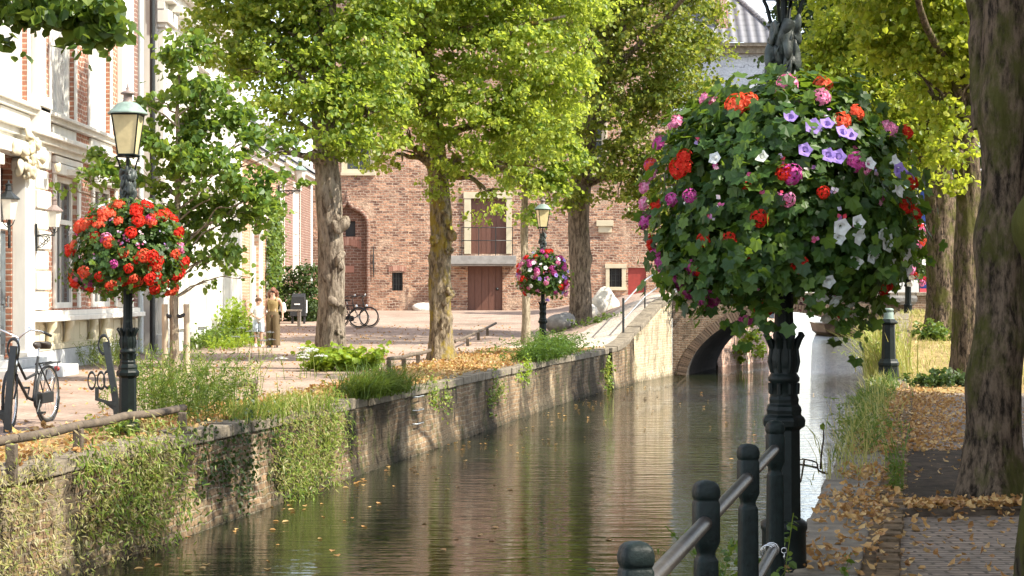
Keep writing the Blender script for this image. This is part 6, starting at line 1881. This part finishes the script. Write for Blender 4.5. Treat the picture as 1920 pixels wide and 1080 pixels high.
# ------------------------------------------------------------------ bicycles and racks
def bicycle(label, front, rear, frame_mat, bar_mat, group=None, R=.345, style='city'):
    F2, R2 = Vector((front[0], front[1], 0)), Vector((rear[0], rear[1], 0))
    zg = front[2]
    L = 1.10
    root = empty("bicycle", ((F2.x + R2.x) / 2, (F2.y + R2.y) / 2, zg), math.atan2(F2.y - R2.y, F2.x - R2.x))
    tag(root, label, 'bicycle', group)
    x0, x1 = -L / 2, L / 2            # rear, front axle; x forward
    def wheel(x, steer=0):
        w_ = empty("wheel", (x, 0, R)); w_.parent = root; w_.rotation_euler.z = steer
        MB().ring((0, 0, 0), (0, 1, 0), R - .018, .019, 40, 8).build("tyre", 'rubber', w_)
        MB().ring((0, 0, 0), (0, 1, 0), R - .042, .011, 40, 6).build("rim", 'chrome' if bar_mat == 'chrome' else 'iron', w_)
        s = MB()
        for k in range(24):
            a = k * PI / 12
            s.tube([(.02 * math.cos(a + .6), .02 * (-1) ** k, .02 * math.sin(a + .6)), ((R - .045) * math.cos(a), 0, (R - .045) * math.sin(a))], .0016, 4)
        s.lathe([(-.035, .018), (.035, .018)], (0, 0, 0), 8)
        s.build("spokes", 'chrome', w_)
        MB().ring((0, 0, 0), (0, 1, 0), R + .022, .013, 30, 6, PI * .05 if x > 0 else -.15, PI * .80 if x > 0 else PI * .95).build("mudguard", frame_mat if frame_mat == 'black' else 'black', w_)
    wheel(x0); wheel(x1, .18)
    bb = Vector((-.12, 0, .29)); st = Vector((-.26, 0, .80)); hd = Vector((.36, 0, .78)); hb = Vector((.40, 0, .62)); fa = Vector((x1, 0, R)); ra = Vector((x0, 0, R))
    f = MB()
    f.tube([bb, st], .016, 10); f.tube([bb, Vector((.05, 0, .33)), hb], .019, 10); f.tube([Vector((-.2, 0, .60)), Vector((.1, 0, .55)), hd], .016, 10) if style == 'city' else f.tube([Vector((-.25, 0, .76)), hd], .016, 10)
    f.tube([hd + Vector((-.03, 0, .08)), hb], .021, 10)
    for s in (-1, 1):
        f.tube([bb + Vector((0, s * .02, 0)), ra + Vector((0, s * .055, 0))], .010, 8); f.tube([Vector((-.24, s * .02, .72)), ra + Vector((0, s * .055, 0))], .009, 8)
        f.tube([hb + Vector((.01, s * .03, 0)), (fa + hb) / 2 + Vector((.0, s * .055, 0)), fa + Vector((0, s * .05, 0))], .011, 8)
    f.build("frame", frame_mat, root)
    h = MB()
    t = Vector((.30, 0, 1.03))
    h.tube([hd, t], .014, 10)
    for s in (-1, 1):
        h.tube([t, t + Vector((.06, s * .08, .05)), t + Vector((.08, s * .18, .10)), t + Vector((.0, s * .27, .08)), t + Vector((-.16, s * .31, .03))], .011, 8)
    hb_ = h.build("handlebar", bar_mat, root)
    for s in (-1, 1):
        MB().tube([t + Vector((-.04, s * .282, .07)), t + Vector((-.18, s * .315, .025))], .018, 8).build("grip", 'rubber', hb_)
    MB().lathe([(0, .03), (.03, .032), (.05, .02)], (t.x + .05, .16, t.z + .09), 10).build("bell", 'chrome', hb_)
    s = MB(); s.loft([((-.40, 0, .885), .05, .10), ((-.40, 0, .93), .10, .11), ((-.38, 0, .96), .13, .10), ((-.36, 0, .975), .10, .07)], 16)
    s.loft([((-.24, 0, .91), .08, .035), ((-.22, 0, .945), .10, .04), ((-.22, 0, .965), .07, .025)], 12)
    s.build("saddle", 'saddle', root); MB().tube([st, st + Vector((-.03, 0, .10))], .013, 8).build("seat_post", 'chrome', root)
    c = MB(); c.box(x0 - .02, -.05, .045, .075, .24, .37); c.lathe([(.04, .10), (.075, .10)], (0, 0, 0), 16)
    c.v = [(v if i < 8 else (v[0] - .12, v[2], .29 + v[1])) for i, v in enumerate(c.v)]
    c.build("chain_case", 'black', root, .01)
    p = MB()
    for s in (-1, 1):
        p.tube([bb + Vector((0, s * .08, 0)), bb + Vector((.10 * s, s * .09, -.14 * s))], .010, 6); p.box(bb.x + .10 * s - .045, bb.x + .10 * s + .045, s * .14 - .04, s * .14 + .04, bb.z - .14 * s - .012, bb.z - .14 * s + .012)
    p.build("crank", 'iron', root)
    k = MB()
    for s in (-1, 1):
        k.tube([Vector((-.30, s * .05, .70)), Vector((-.80, s * .06, .72))], .008, 6); k.tube([Vector((-.72, s * .06, .72)), ra + Vector((0, s * .06, 0))], .007, 6)
    for i in range(4): k.tube([Vector((-.40 - i * .12, -.06, .715)), Vector((-.40 - i * .12, .06, .715))], .007, 6)
    k.build("carrier", 'black', root)
    MB().blob((-.83, 0, .63), .04, 1, 0, (.5, 1, .8)).build("rear_light", 'red_panel', root)
    MB().lathe([(0, .05), (.05, .055), (.08, .03)], (0, 0, 0), 12).build("headlight", 'chrome', root).location = (.46, 0, .72)
    return root
bicycle("black and silver city bicycle with wide handlebar parked in the rack at the far left", (-5.73, 19.5, 0), (-5.60, 20.55, 0), 'black', 'chrome')
bicycle("dark bicycle leaning behind the pale knotty trunk, nearer of two", (-5.35, 60, .35), (-6.5, 60.3, .35), 'black', 'iron', "dark bicycles by the old building", .36, 'd')
bicycle("dark bicycle behind the pale knotty trunk, with its wheel sticking out farther right", (-5.05, 60.7, .36), (-6.2, 61, .36), 'black', 'iron', "dark bicycles by the old building", .36, 'd')
def rack(label, x, y, lean):
    root = empty("bicycle_rack", (x, y, 0)); tag(root, label, 'bicycle rack', "black iron bicycle racks on the left quay")
    b = MB(); pts = [Vector((0, 0, -.05)), Vector((lean * .3, 0, .35)), Vector((lean * .7, .02, .7)), Vector((lean, .05, .96))]
    C = cat_rom(pts, 5)
    for a, c in zip(C[:-1], C[1:]):
        b.bar(a, c + (c - a) * .02, .075, .05, (0, 1, 0))
    b.build("upright", 'iron', root)
    l = MB(); l.ring((lean * 1.1 - .01, .04, .93), (.2, 1, 0), .07, .012, 24, 8); 
    l.v = [(v[0], v[1], .93 + (v[2] - .93) * 1.6) for v in l.v]
    l.build("loop", 'iron', root)
    a = MB(); a.bar((0, 0, .20), (-.27, -.04, .28), .05, .035); a.bar((-.25, -.04, .28), (-.25, -.04, .42), .035, .04)
    a.add([(-.01, 0, .1), (-.01, .03, .1), (-.2, -.02, .25), (-.2, .01, .25), (0, 0, .25), (0, .03, .25)], [(0, 2, 4), (1, 5, 3), (0, 1, 3, 2)])
    a.build("arm", 'iron', root)
    for dx, dy, R_ in ((-.20, -.04, .05), (-.31, -.05, .05), (-.17, .15, .05)):
        s = MB(); s.ring((dx, dy, .50), (.25, 1, 0), R_, .009, 20, 6)
        s.v = [(v[0], v[1], .50 + (v[2] - .50) * 2.0) for v in s.v]
        s.build("wheel_holder", 'iron', root)
    return root
rack("black iron bicycle rack bar with scroll loops holding the left bicycle", -5.62, 19.0, .06)
rack("empty black iron bicycle rack with curved bar just left of the flower lamp", -4.75, 20.6, -.16)

# stakes of the young tree
for dx, dy, lab in ((-.17, -.05, "left round stake supporting the young tree"), (.19, .05, "right round stake supporting the young tree, slightly redder")):
    r_ = empty("tree_stake", (-5.925 + dx, 30 + dy, 0)); tag(r_, lab, 'stake', "stakes of the young tree")
    MB().tube([(0, 0, -.1), (0.01, 0, .8), (0, 0, 1.36)], [.058, .055, .052], 12).build("pole", 'stake', r_)
    MB().tube([(0, 0, 1.19), (-dx * .5, -dy * .5 - .05, 1.14), (-dx, -dy, 1.17)], .035, 8).build("tie_strap", 'rubber', r_)

# iron climbing rungs let into the quay wall
lad = empty("wall_ladder", (float(xl(28.0)), 28.0, 0)); tag(lad, "three iron climbing rungs in the quay wall right of the dark grass tuft", 'ladder')
for z in (-.14, -.36, -.58):
    MB().tube([(-.03, -.2, z), (.05, -.2, z), (.13, .18, z), (.05, .2, z)], .010, 6).build("rung", 'steel', lad)

# ------------------------------------------------------------------ wall lanterns
def wall_lantern(label, base, dirx, diry, s=1.0, hood='copper_pink', reach=.75):
    root = empty("wall_lantern", base); tag(root, label, 'wall lamp')
    d = Vector((dirx, diry, 0)).normalized()
    b = MB(); b.tube([(0, 0, -.25), (0, 0, .28)], .03 * s, 8); b.tube([(0, 0, .05), d * reach * .5 + Vector((0, 0, .07)), d * reach + Vector((0, 0, .05))], .02 * s, 8)
    for k, (t, R_) in enumerate(((.18, .11), (.42, .08), (.62, .05))):
        b.ring(d * reach * t + Vector((0, 0, .04 - R_)), d.cross(Vector((0, 0, 1))), R_, .012 * s, 20, 6, .3, 5.4)
    b.tube([(0, 0, -.2), d * reach * .3 + Vector((0, 0, -.12)), d * reach * .75 + Vector((0, 0, .03))], .014 * s, 8)
    e = d * reach
    b.tube([e + Vector((0, 0, .04)), e + Vector((0, 0, .25 * s))], .02 * s, 8)
    for k in range(4):
        a = k * PI / 2; q = Vector((math.cos(a), math.sin(a), 0))
        b.tube([e + Vector((0, 0, .12 * s)), e + q * .09 * s + Vector((0, 0, .2 * s)), e + q * .13 * s + Vector((0, 0, .30 * s))], .011 * s, 6)
    b.build("bracket", 'iron', root)
    MB().lathe([(.30 * s, .135 * s), (.72 * s, .20 * s)], e, 6, 2, 0, True, False).build("glass", simple('clear_lamp_glass', (.55, .52, .45), .2, .15, 5) if 'glassclear' not in M else M['glassclear'], root)
    MB().lathe([(.72 * s, .24 * s), (.75 * s, .24 * s), (.84 * s, .13 * s), (.9 * s, .07 * s), (.92 * s, .075 * s), (1.02 * s, .06 * s), (1.04 * s, .09 * s), (1.07 * s, .03 * s), (1.14 * s, .01)], e, 8, 2, 0, True, False).build("hood", hood, root)
wall_lantern("scroll bracket lantern with reddish hood on the white quoins of the brick house", (-9.24, 33.15, 2.62), 1, -.1, .72, 'copper_pink', .36)
wall_lantern("dark hooded lantern on a bracket beside the dark door at the left edge", (-9.13, 31.0, 2.62), .25, -1, .85, 'iron', .35)
wall_lantern("yellowed lantern on the purple brick house high under the lime tree", (-9.35, 68.4, 5.6), 1, .0, 1.2, 'copper', .85)

# ------------------------------------------------------------------ boulders and stones
for loc, r, sc, mt, lab in (((1.58, 55.2, .60), .52, (.95, .8, .72), 'stone_dark', "rounded dark grey boulder left of the brown trunk"),
                            ((3.05, 57.2, 1.12), .56, (.80, .7, 1.0), 'stone_pale', "tallest pale sunlit boulder beside the ramp railing"),
                            ((2.62, 56.9, .85), .42, (1.0, .8, .95), 'stone_pale', "lower pale boulder between the brown trunk and the tallest boulder"),
                            ((-3.95, 79.0, .72), .62, (1.0, .6, .55), 'stone_pale', "low pale stone block lying at the foot of the old building"),
                            ((12.1, 47.6, 1.15), .48, (1.0, .8, .75), 'coping', "angular brown boulder on the far right bank")):
    o = MB().blob((0, 0, 0), r, 3, .15, sc, int(loc[0] * 100)).build("boulder", mt)
    o.location = loc
    tag(o, lab, 'boulder')

# ------------------------------------------------------------------ corner furniture
def bench():
    root = empty("bench", (-8.1, 61.6, .4)); tag(root, "small pale wooden bench beside the black cabinet behind the woman", 'bench')
    MB().box(-.5, .5, -.2, .2, .50, .56).build("seat", 'wood', root, .01)
    for s in (-.42, .42):
        MB().box(s - .05, s + .05, -.18, .18, -.05, .50).build("leg", 'wood', root, .01)
bench()
def cabinet():
    root = empty("cabinet", (-7.95, 63.5, .4)); tag(root, "black slanted street cabinet with white papers in the dark corner", 'cabinet')
    m = MB(); m.add([(-.3, -.2, .3), (.3, -.2, .3), (.3, .2, .3), (-.3, .2, .3), (-.24, -.1, 1.02), (.24, -.1, 1.02), (.24, .2, 1.15), (-.24, .2, 1.15)], [(0, 1, 5, 4), (1, 2, 6, 5), (2, 3, 7, 6), (3, 0, 4, 7), (4, 5, 6, 7), (3, 2, 1, 0)])
    m.build("body", 'black', root, .01)
    for s in (-.22, .22): MB().box(s - .03, s + .03, -.12, .12, -.05, .3).build("leg", 'black', root)
    MB().box(-.13, .08, -.168, -.15, .72, .77).build("notice", 'paper', root)
    MB().box(.30, .32, -.1, .1, .42, .90).build("side_notice", 'paper', root)
cabinet()
def banner():
    root = empty("banner", (13.62, 57, .95)); tag(root, "deep blue upright banner with red and white foot left of the thick trunk", 'banner')
    MB().tube([(0, 0, 0), (0, 0, 4.3)], .03, 8).build("pole", 'iron', root)
    m = MB(); n = 14
    vs = [( -.02 + .55 * u, .06 * math.sin(z * 2 + u * 6), z) for z in np.linspace(.75, 4.2, n) for u in np.linspace(0, 1, 6)]
    m.add(vs, [(i * 6 + j, i * 6 + j + 1, (i + 1) * 6 + j + 1, (i + 1) * 6 + j) for i in range(n - 1) for j in range(5)], True)
    m.build("cloth", 'blue', root)
    for k in range(4):
        MB().box(-.02, .53, -.09, -.075, .25 + k * .13, .37 + k * .13).build("stripe", 'redwhite' if k % 2 else 'paper', root)
banner()

# ------------------------------------------------------------------ people
def person(label, loc, h, joints, rad, rz=0, hands=True):
    """one continuous skinned body; joints in units of the standing height, facing -y"""
    root = empty("person", loc, rz); tag(root, label, 'person')
    names = list(joints)
    V = [Vector(joints[k][:3]) * h for k in names]
    R = [rad[k] * h for k in names]
    E = [(names.index(a), names.index(b)) for a, b in BONES if a in joints and b in joints]
    for s in ('l', 'r'):
        w_, e_ = V[names.index('wrist_' + s)], V[names.index('hand_' + s)]
        d = (e_ - w_).normalized(); side = d.cross(Vector((0, 1, 0)))
        side = side.normalized() if side.length > .1 else Vector((1, 0, 0))
        hi = names.index('hand_' + s)
        for k in range(4):
            a = e_ + Vector((0, 1, 0)) * (.011 * (k - 1.5)) * h + d * .012 * h
            b = a + d * (.022 + .004 * (k in (1, 2))) * h + side * .004 * h * (1 if s == 'l' else -1)
            c = b + d * .018 * h + side * .008 * h * (1 if s == 'l' else -1)
            i0 = len(V); V += [a, b, c]; R += [.0055 * h, .005 * h, .004 * h]
            E += [(hi, i0), (i0, i0 + 1), (i0 + 1, i0 + 2)]
        a = w_ * .6 + e_ * .4 + Vector((0, -.016 * h, 0)); b = a + d * .022 * h + Vector((0, -.010 * h, 0)); i0 = len(V)
        V += [a, b]; R += [.0065 * h, .005 * h]; E += [(hi, i0), (i0, i0 + 1)]
    me = bpy.data.meshes.new("body"); me.from_pydata([tuple(v) for v in V], E, [])
    me.materials.append(M['skin'])
    o = link(bpy.data.objects.new("body", me)); o.parent = root
    sk = o.modifiers.new("skin", 'SKIN'); sk.use_smooth_shade = True
    if not me.skin_vertices:
        pass
    sv = me.skin_vertices[0].data
    for i, r_ in enumerate(R):
        sv[i].radius = (r_, r_)
        sv[i].use_root = (i == 0)
    ss = o.modifiers.new("subdivision", 'SUBSURF'); ss.levels = 2; ss.render_levels = 2
    return root
BONES = [('pelvis', 'waist'), ('waist', 'chest'), ('chest', 'neck'), ('neck', 'jaw'), ('jaw', 'head'), ('head', 'crown')] + [x for s in 'lr' for x in (
    ('pelvis', 'hip_' + s), ('hip_' + s, 'knee_' + s), ('knee_' + s, 'ankle_' + s), ('ankle_' + s, 'toe_' + s), ('chest', 'shoulder_' + s), ('shoulder_' + s, 'elbow_' + s), ('elbow_' + s, 'wrist_' + s), ('wrist_' + s, 'hand_' + s))]
RAD = {'pelvis': .075, 'waist': .066, 'chest': .074, 'neck': .030, 'jaw': .038, 'head': .052, 'crown': .040}
for s in 'lr':
    RAD.update({'hip_' + s: .058, 'knee_' + s: .034, 'ankle_' + s: .023, 'toe_' + s: .018, 'shoulder_' + s: .034, 'elbow_' + s: .024, 'wrist_' + s: .016, 'hand_' + s: .019})
def pose(arm_l, arm_r, turn=0.0, step=.0):
    J = {'pelvis': (0, 0, .53), 'waist': (0, 0, .62), 'chest': (0, 0, .735), 'neck': (0, .005, .83), 'jaw': (turn, -.006, .872), 'head': (turn, 0, .915), 'crown': (turn, .005, .955)}
    for s, q, arm in (('l', -1, arm_l), ('r', 1, arm_r)):
        J['hip_' + s] = (q * .052, 0, .50); J['knee_' + s] = (q * .055, -step * q, .28); J['ankle_' + s] = (q * .055, -step * q * 1.2 + .01, .04); J['toe_' + s] = (q * .062, -.075 - step * q * 1.2, .018)
        J['shoulder_' + s] = (q * .108, .005, .80)
        J['elbow_' + s], J['wrist_' + s] = arm
        w_, e_ = Vector(arm[1]), Vector(arm[0])
        J['hand_' + s] = tuple(w_ + (w_ - e_).normalized() * .04)
    return J
def face(root, h, z=.915, glasses=False, x=0):
    p = MB()
    for s in (-1, 1): p.blob(((x + s * .020) * h, -.049 * h, (z + .004) * h), .0065 * h, 1, 0)
    p.build("eye", 'black', root)
    MB().loft([((x * h, -.050 * h, (z - .022) * h), .010 * h, .012 * h), ((x * h, -.054 * h, (z - .014) * h), .008 * h, .010 * h), ((x * h, -.050 * h, (z + .006) * h), .004 * h, .005 * h)], 8).build("nose", 'skin', root)
    MB().tube([((x - .014) * h, -.044 * h, (z - .036) * h), (x * h, -.049 * h, (z - .037) * h), ((x + .014) * h, -.044 * h, (z - .036) * h)], .004 * h, 6).build("mouth", 'fl_magenta' if False else 'copper_pink', root)
    for s in (-1, 1): MB().blob(((x + s * .052) * h, .002 * h, z * h), .014 * h, 1, .1, (.4, .8, 1.2)).build("ear", 'skin', root)
    if glasses:
        g = MB()
        for s in (-1, 1): g.lathe([(-.004 * h, .019 * h), (.004 * h, .019 * h)], (0, 0, 0), 14)
        n = 28
        g.v = [((x + (-.021 if i < n else .021)) * h + v[0], -.056 * h + v[2], (z + .005) * h + v[1] * .85) for i, v in enumerate(g.v)]
        g.bar(((x - .02) * h, -.056 * h, (z + .009) * h), ((x + .02) * h, -.056 * h, (z + .009) * h), .004 * h, .004 * h)
        for s in (-1, 1): g.bar(((x + s * .040) * h, -.055 * h, (z + .008) * h), ((x + s * .053) * h, .0, (z + .006) * h), .004 * h, .005 * h)
        g.build("sunglasses", 'black', root)
H = 1.70
wo = person("woman with long auburn hair, sunglasses, ochre top and wide olive brown trousers", (-6.72, 48, float(zl(-6.72, 48))), H,
            pose(((-.135, .02, .655), (-.125, -.03, .53)), ((.15, .025, .66), (.165, -.01, .53)), -.006, .012), RAD, -.15)
face(wo, H, glasses=True, x=-.006)
hr = MB()
hr.blob((-.008 * H, .018 * H, .935 * H), .062 * H, 2, .12, (1.02, 1.0, .95), 3)
for k in range(26):
    a = PI * (.02 + .96 * k / 25)
    x_, y_ = math.cos(a) * .052 - .006, .012 + math.sin(a) * .045
    j = random.uniform(-.012, .012)
    wv = [Vector((x_ * H, y_ * H, .945 * H))]
    for i, z in enumerate((.90, .85, .80, .755, .72)):
        wv.append(Vector(((x_ * (1.25 + .22 * i) + j + .008 * math.sin(i * 2.2 + k)) * H, (y_ * (1.1 + .05 * i) + .008 * math.cos(i * 2 + k)) * H, (z + random.uniform(-.006, .006)) * H)))
    hr.tube(wv, [.020 * H, .020 * H, .019 * H, .018 * H, .015 * H, .007 * H], 7)
hr.build("hair", 'hair_auburn', wo)
tp = MB().loft([((0, 0, .585 * H), .090 * H, .068 * H), ((0, 0, .63 * H), .080 * H, .064 * H), ((0, -.004 * H, .70 * H), .090 * H, .075 * H), ((0, -.008 * H, .745 * H), .096 * H, .082 * H), ((0, 0, .79 * H), .090 * H, .062 * H)], 22, False)
for s in (-1, 1): tp.tube([(s * .06 * H, -.055 * H, .785 * H), (s * .072 * H, -.01 * H, .832 * H), (s * .06 * H, .05 * H, .785 * H)], .012 * H, 6)
tp.build("top", 'top_ochre', wo)
tr = MB()
for s in (-1, 1):
    tr.loft([((s * .048 * H, 0, .545 * H), .062 * H, .072 * H), ((s * .052 * H, 0, .48 * H), .068 * H, .080 * H), ((s * .058 * H, -.006 * s * H, .35 * H), .062 * H, .072 * H), ((s * .060 * H, -.01 * s * H, .20 * H), .060 * H, .068 * H), ((s * .062 * H, -.014 * s * H, .035 * H), .064 * H, .072 * H)], 18, False)
tr.loft([((0, 0, .535 * H), .100 * H, .078 * H), ((0, 0, .585 * H), .088 * H, .070 * H), ((0, 0, .60 * H), .086 * H, .068 * H)], 22, False)
tr.build("trousers", 'trousers', wo)
for s in (-1, 1):
    MB().loft([((s * .06 * H, -.03 * H, .0), .026 * H, .068 * H), ((s * .06 * H, -.03 * H, .018 * H), .027 * H, .07 * H), ((s * .06 * H, -.015 * H, .034 * H), .02 * H, .045 * H)], 14).build("shoe", 'black', wo)
MB().blob((.155 * H, .05 * H, .66 * H), .075 * H, 1, .15, (.7, .6, 1.1), 2).build("bag", 'paper', wo)
h2 = 1.40
by = person("boy with short brown hair in pale tee shirt and pale blue shorts", (-7.22, 48.6, float(zl(-7.22, 48.6))), h2,
            pose(((-.145, .0, .665), (-.06, -.10, .60)), ((.145, .0, .665), (.06, -.105, .60)), .0, .01), dict(RAD, head=.060, crown=.050, jaw=.043), .2)
face(by, h2, .91)
hr = MB().blob((0, .014 * h2, .94 * h2), .068 * h2, 2, .06, (1, 1.0, .85), 5)
for k in range(14):
    a = PI * k / 13; hr.tube([(math.cos(a) * .05 * h2, (-.045 + .0 * k) * h2 * math.sin(a), .975 * h2), (math.cos(a) * .058 * h2, -.055 * h2 * math.sin(a), .945 * h2)], [.016 * h2, .008 * h2], 6)
hr.build("hair", 'hair_brown', by)
ts = MB().loft([((0, 0, .50 * h2), .105 * h2, .080 * h2), ((0, 0, .62 * h2), .092 * h2, .074 * h2), ((0, 0, .74 * h2), .104 * h2, .076 * h2), ((0, 0, .80 * h2), .100 * h2, .056 * h2), ((0, 0, .828 * h2), .055 * h2, .042 * h2)], 22, False)
for s in (-1, 1): ts.tube([(s * .085 * h2, .002, .80 * h2), (s * .125 * h2, .002, .745 * h2), (s * .142 * h2, 0, .69 * h2)], [.044 * h2, .042 * h2, .042 * h2], 12, False)
ts.build("tee_shirt", 'tee', by)
sh = MB()
for s in (-1, 1): sh.loft([((s * .050 * h2, 0, .54 * h2), .058 * h2, .074 * h2), ((s * .054 * h2, 0, .45 * h2), .062 * h2, .076 * h2), ((s * .060 * h2, 0, .305 * h2), .058 * h2, .066 * h2)], 16, False)
sh.build("shorts", 'shorts', by)
for s in (-1, 1):
    MB().loft([((s * .06 * h2, -.03 * h2, .0), .03 * h2, .075 * h2), ((s * .06 * h2, -.03 * h2, .022 * h2), .031 * h2, .077 * h2), ((s * .058 * h2, -.005 * h2, .055 * h2), .028 * h2, .04 * h2)], 14).build("shoe", 'paper', by)
MB().loft([((0, -.115 * h2, .575 * h2), .05 * h2, .03 * h2), ((0, -.12 * h2, .61 * h2), .07 * h2, .04 * h2), ((0, -.115 * h2, .65 * h2), .05 * h2, .03 * h2)], 14).build("bundle", 'paper', by)

# ------------------------------------------------------------------ boat beyond the bridge
def boat():
    root = empty("boat", (21.0, 108, WZ)); tag(root, "dark low tour boat coming down the canal beyond the bridge", 'boat')
    m = MB(); rings = []
    for y, hw_, zt in ((-3.2, .25, .95), (-2.4, .95, .80), (-1, 1.45, .72), (1.5, 1.55, .70), (4, 1.45, .75)):
        rings.append([(x * hw_, y, z) for x, z in ((-1, zt), (-.9, .2), (-.5, -.25), (.5, -.25), (.9, .2), (1, zt))])
    vs = [p for r_ in rings for p in r_]
    m.add(vs, [(i * 6 + j, i * 6 + j + 1, (i + 1) * 6 + j + 1, (i + 1) * 6 + j) for i in range(4) for j in range(5)]); m.add(rings[0], [tuple(range(6))]); m.add(rings[-1], [tuple(range(6))])
    m.build("hull", 'hull', root)
    d = MB(); d.add([(-.9, -2.4, .66), (.9, -2.4, .66), (1.4, 4, .6), (-1.4, 4, .6)], [(0, 1, 2, 3)]); d.build("deck", 'rail_wood', root)
    g = MB(); g.tube([(-.25, -3.2, .97), (-.95, -2.4, .82), (-1.45, -1, .74), (-1.55, 1.5, .72), (-1.45, 4, .77)], .05, 6); g.tube([(.25, -3.2, .97), (.95, -2.4, .82), (1.45, -1, .74), (1.55, 1.5, .72), (1.45, 4, .77)], .05, 6); g.build("gunwale", 'wood', root)
    MB().box(-1.2, 1.2, .5, .9, .6, .95).build("bench", 'wood', root)
boat()
def sitter(label, x, y, shirt, hair):
    h = 1.7
    J = pose(((-.14, -.03, .66), (-.09, -.13, .58)), ((.14, -.03, .66), (.09, -.13, .58)))
    for s, q in (('l', -1), ('r', 1)):
        J['hip_' + s] = (q * .055, -.03, .51); J['knee_' + s] = (q * .065, -.26, .52); J['ankle_' + s] = (q * .065, -.27, .29); J['toe_' + s] = (q * .065, -.36, .27)
    r_ = person(label, (x, y, WZ + .95 - .455 * h), h, J, RAD)
    face(r_, h)
    MB().loft([((0, 0, .50 * h), .10 * h, .08 * h), ((0, 0, .74 * h), .10 * h, .078 * h), ((0, 0, .82 * h), .08 * h, .05 * h)], 16, False).build("shirt", shirt, r_)
    MB().blob((0, .015 * h, .94 * h), .062 * h, 1, .1, (1, 1, .85), 2).build("hair", hair, r_)
    t = MB()
    for s in (-1, 1): t.tube([(s * .055 * h, 0, .51 * h), (s * .065 * h, -.26 * h, .52 * h), (s * .065 * h, -.27 * h, .32 * h)], [.062 * h, .05 * h, .04 * h], 10)
    t.build("trousers", 'black', r_)
sitter("passenger in a pale pink shirt seated on the left of the far boat", 20.4, 108.7, 'copper_pink', 'hair_brown')
sitter("passenger in a white shirt seated in the middle of the far boat", 21.2, 108.7, 'tee', 'hair_brown')
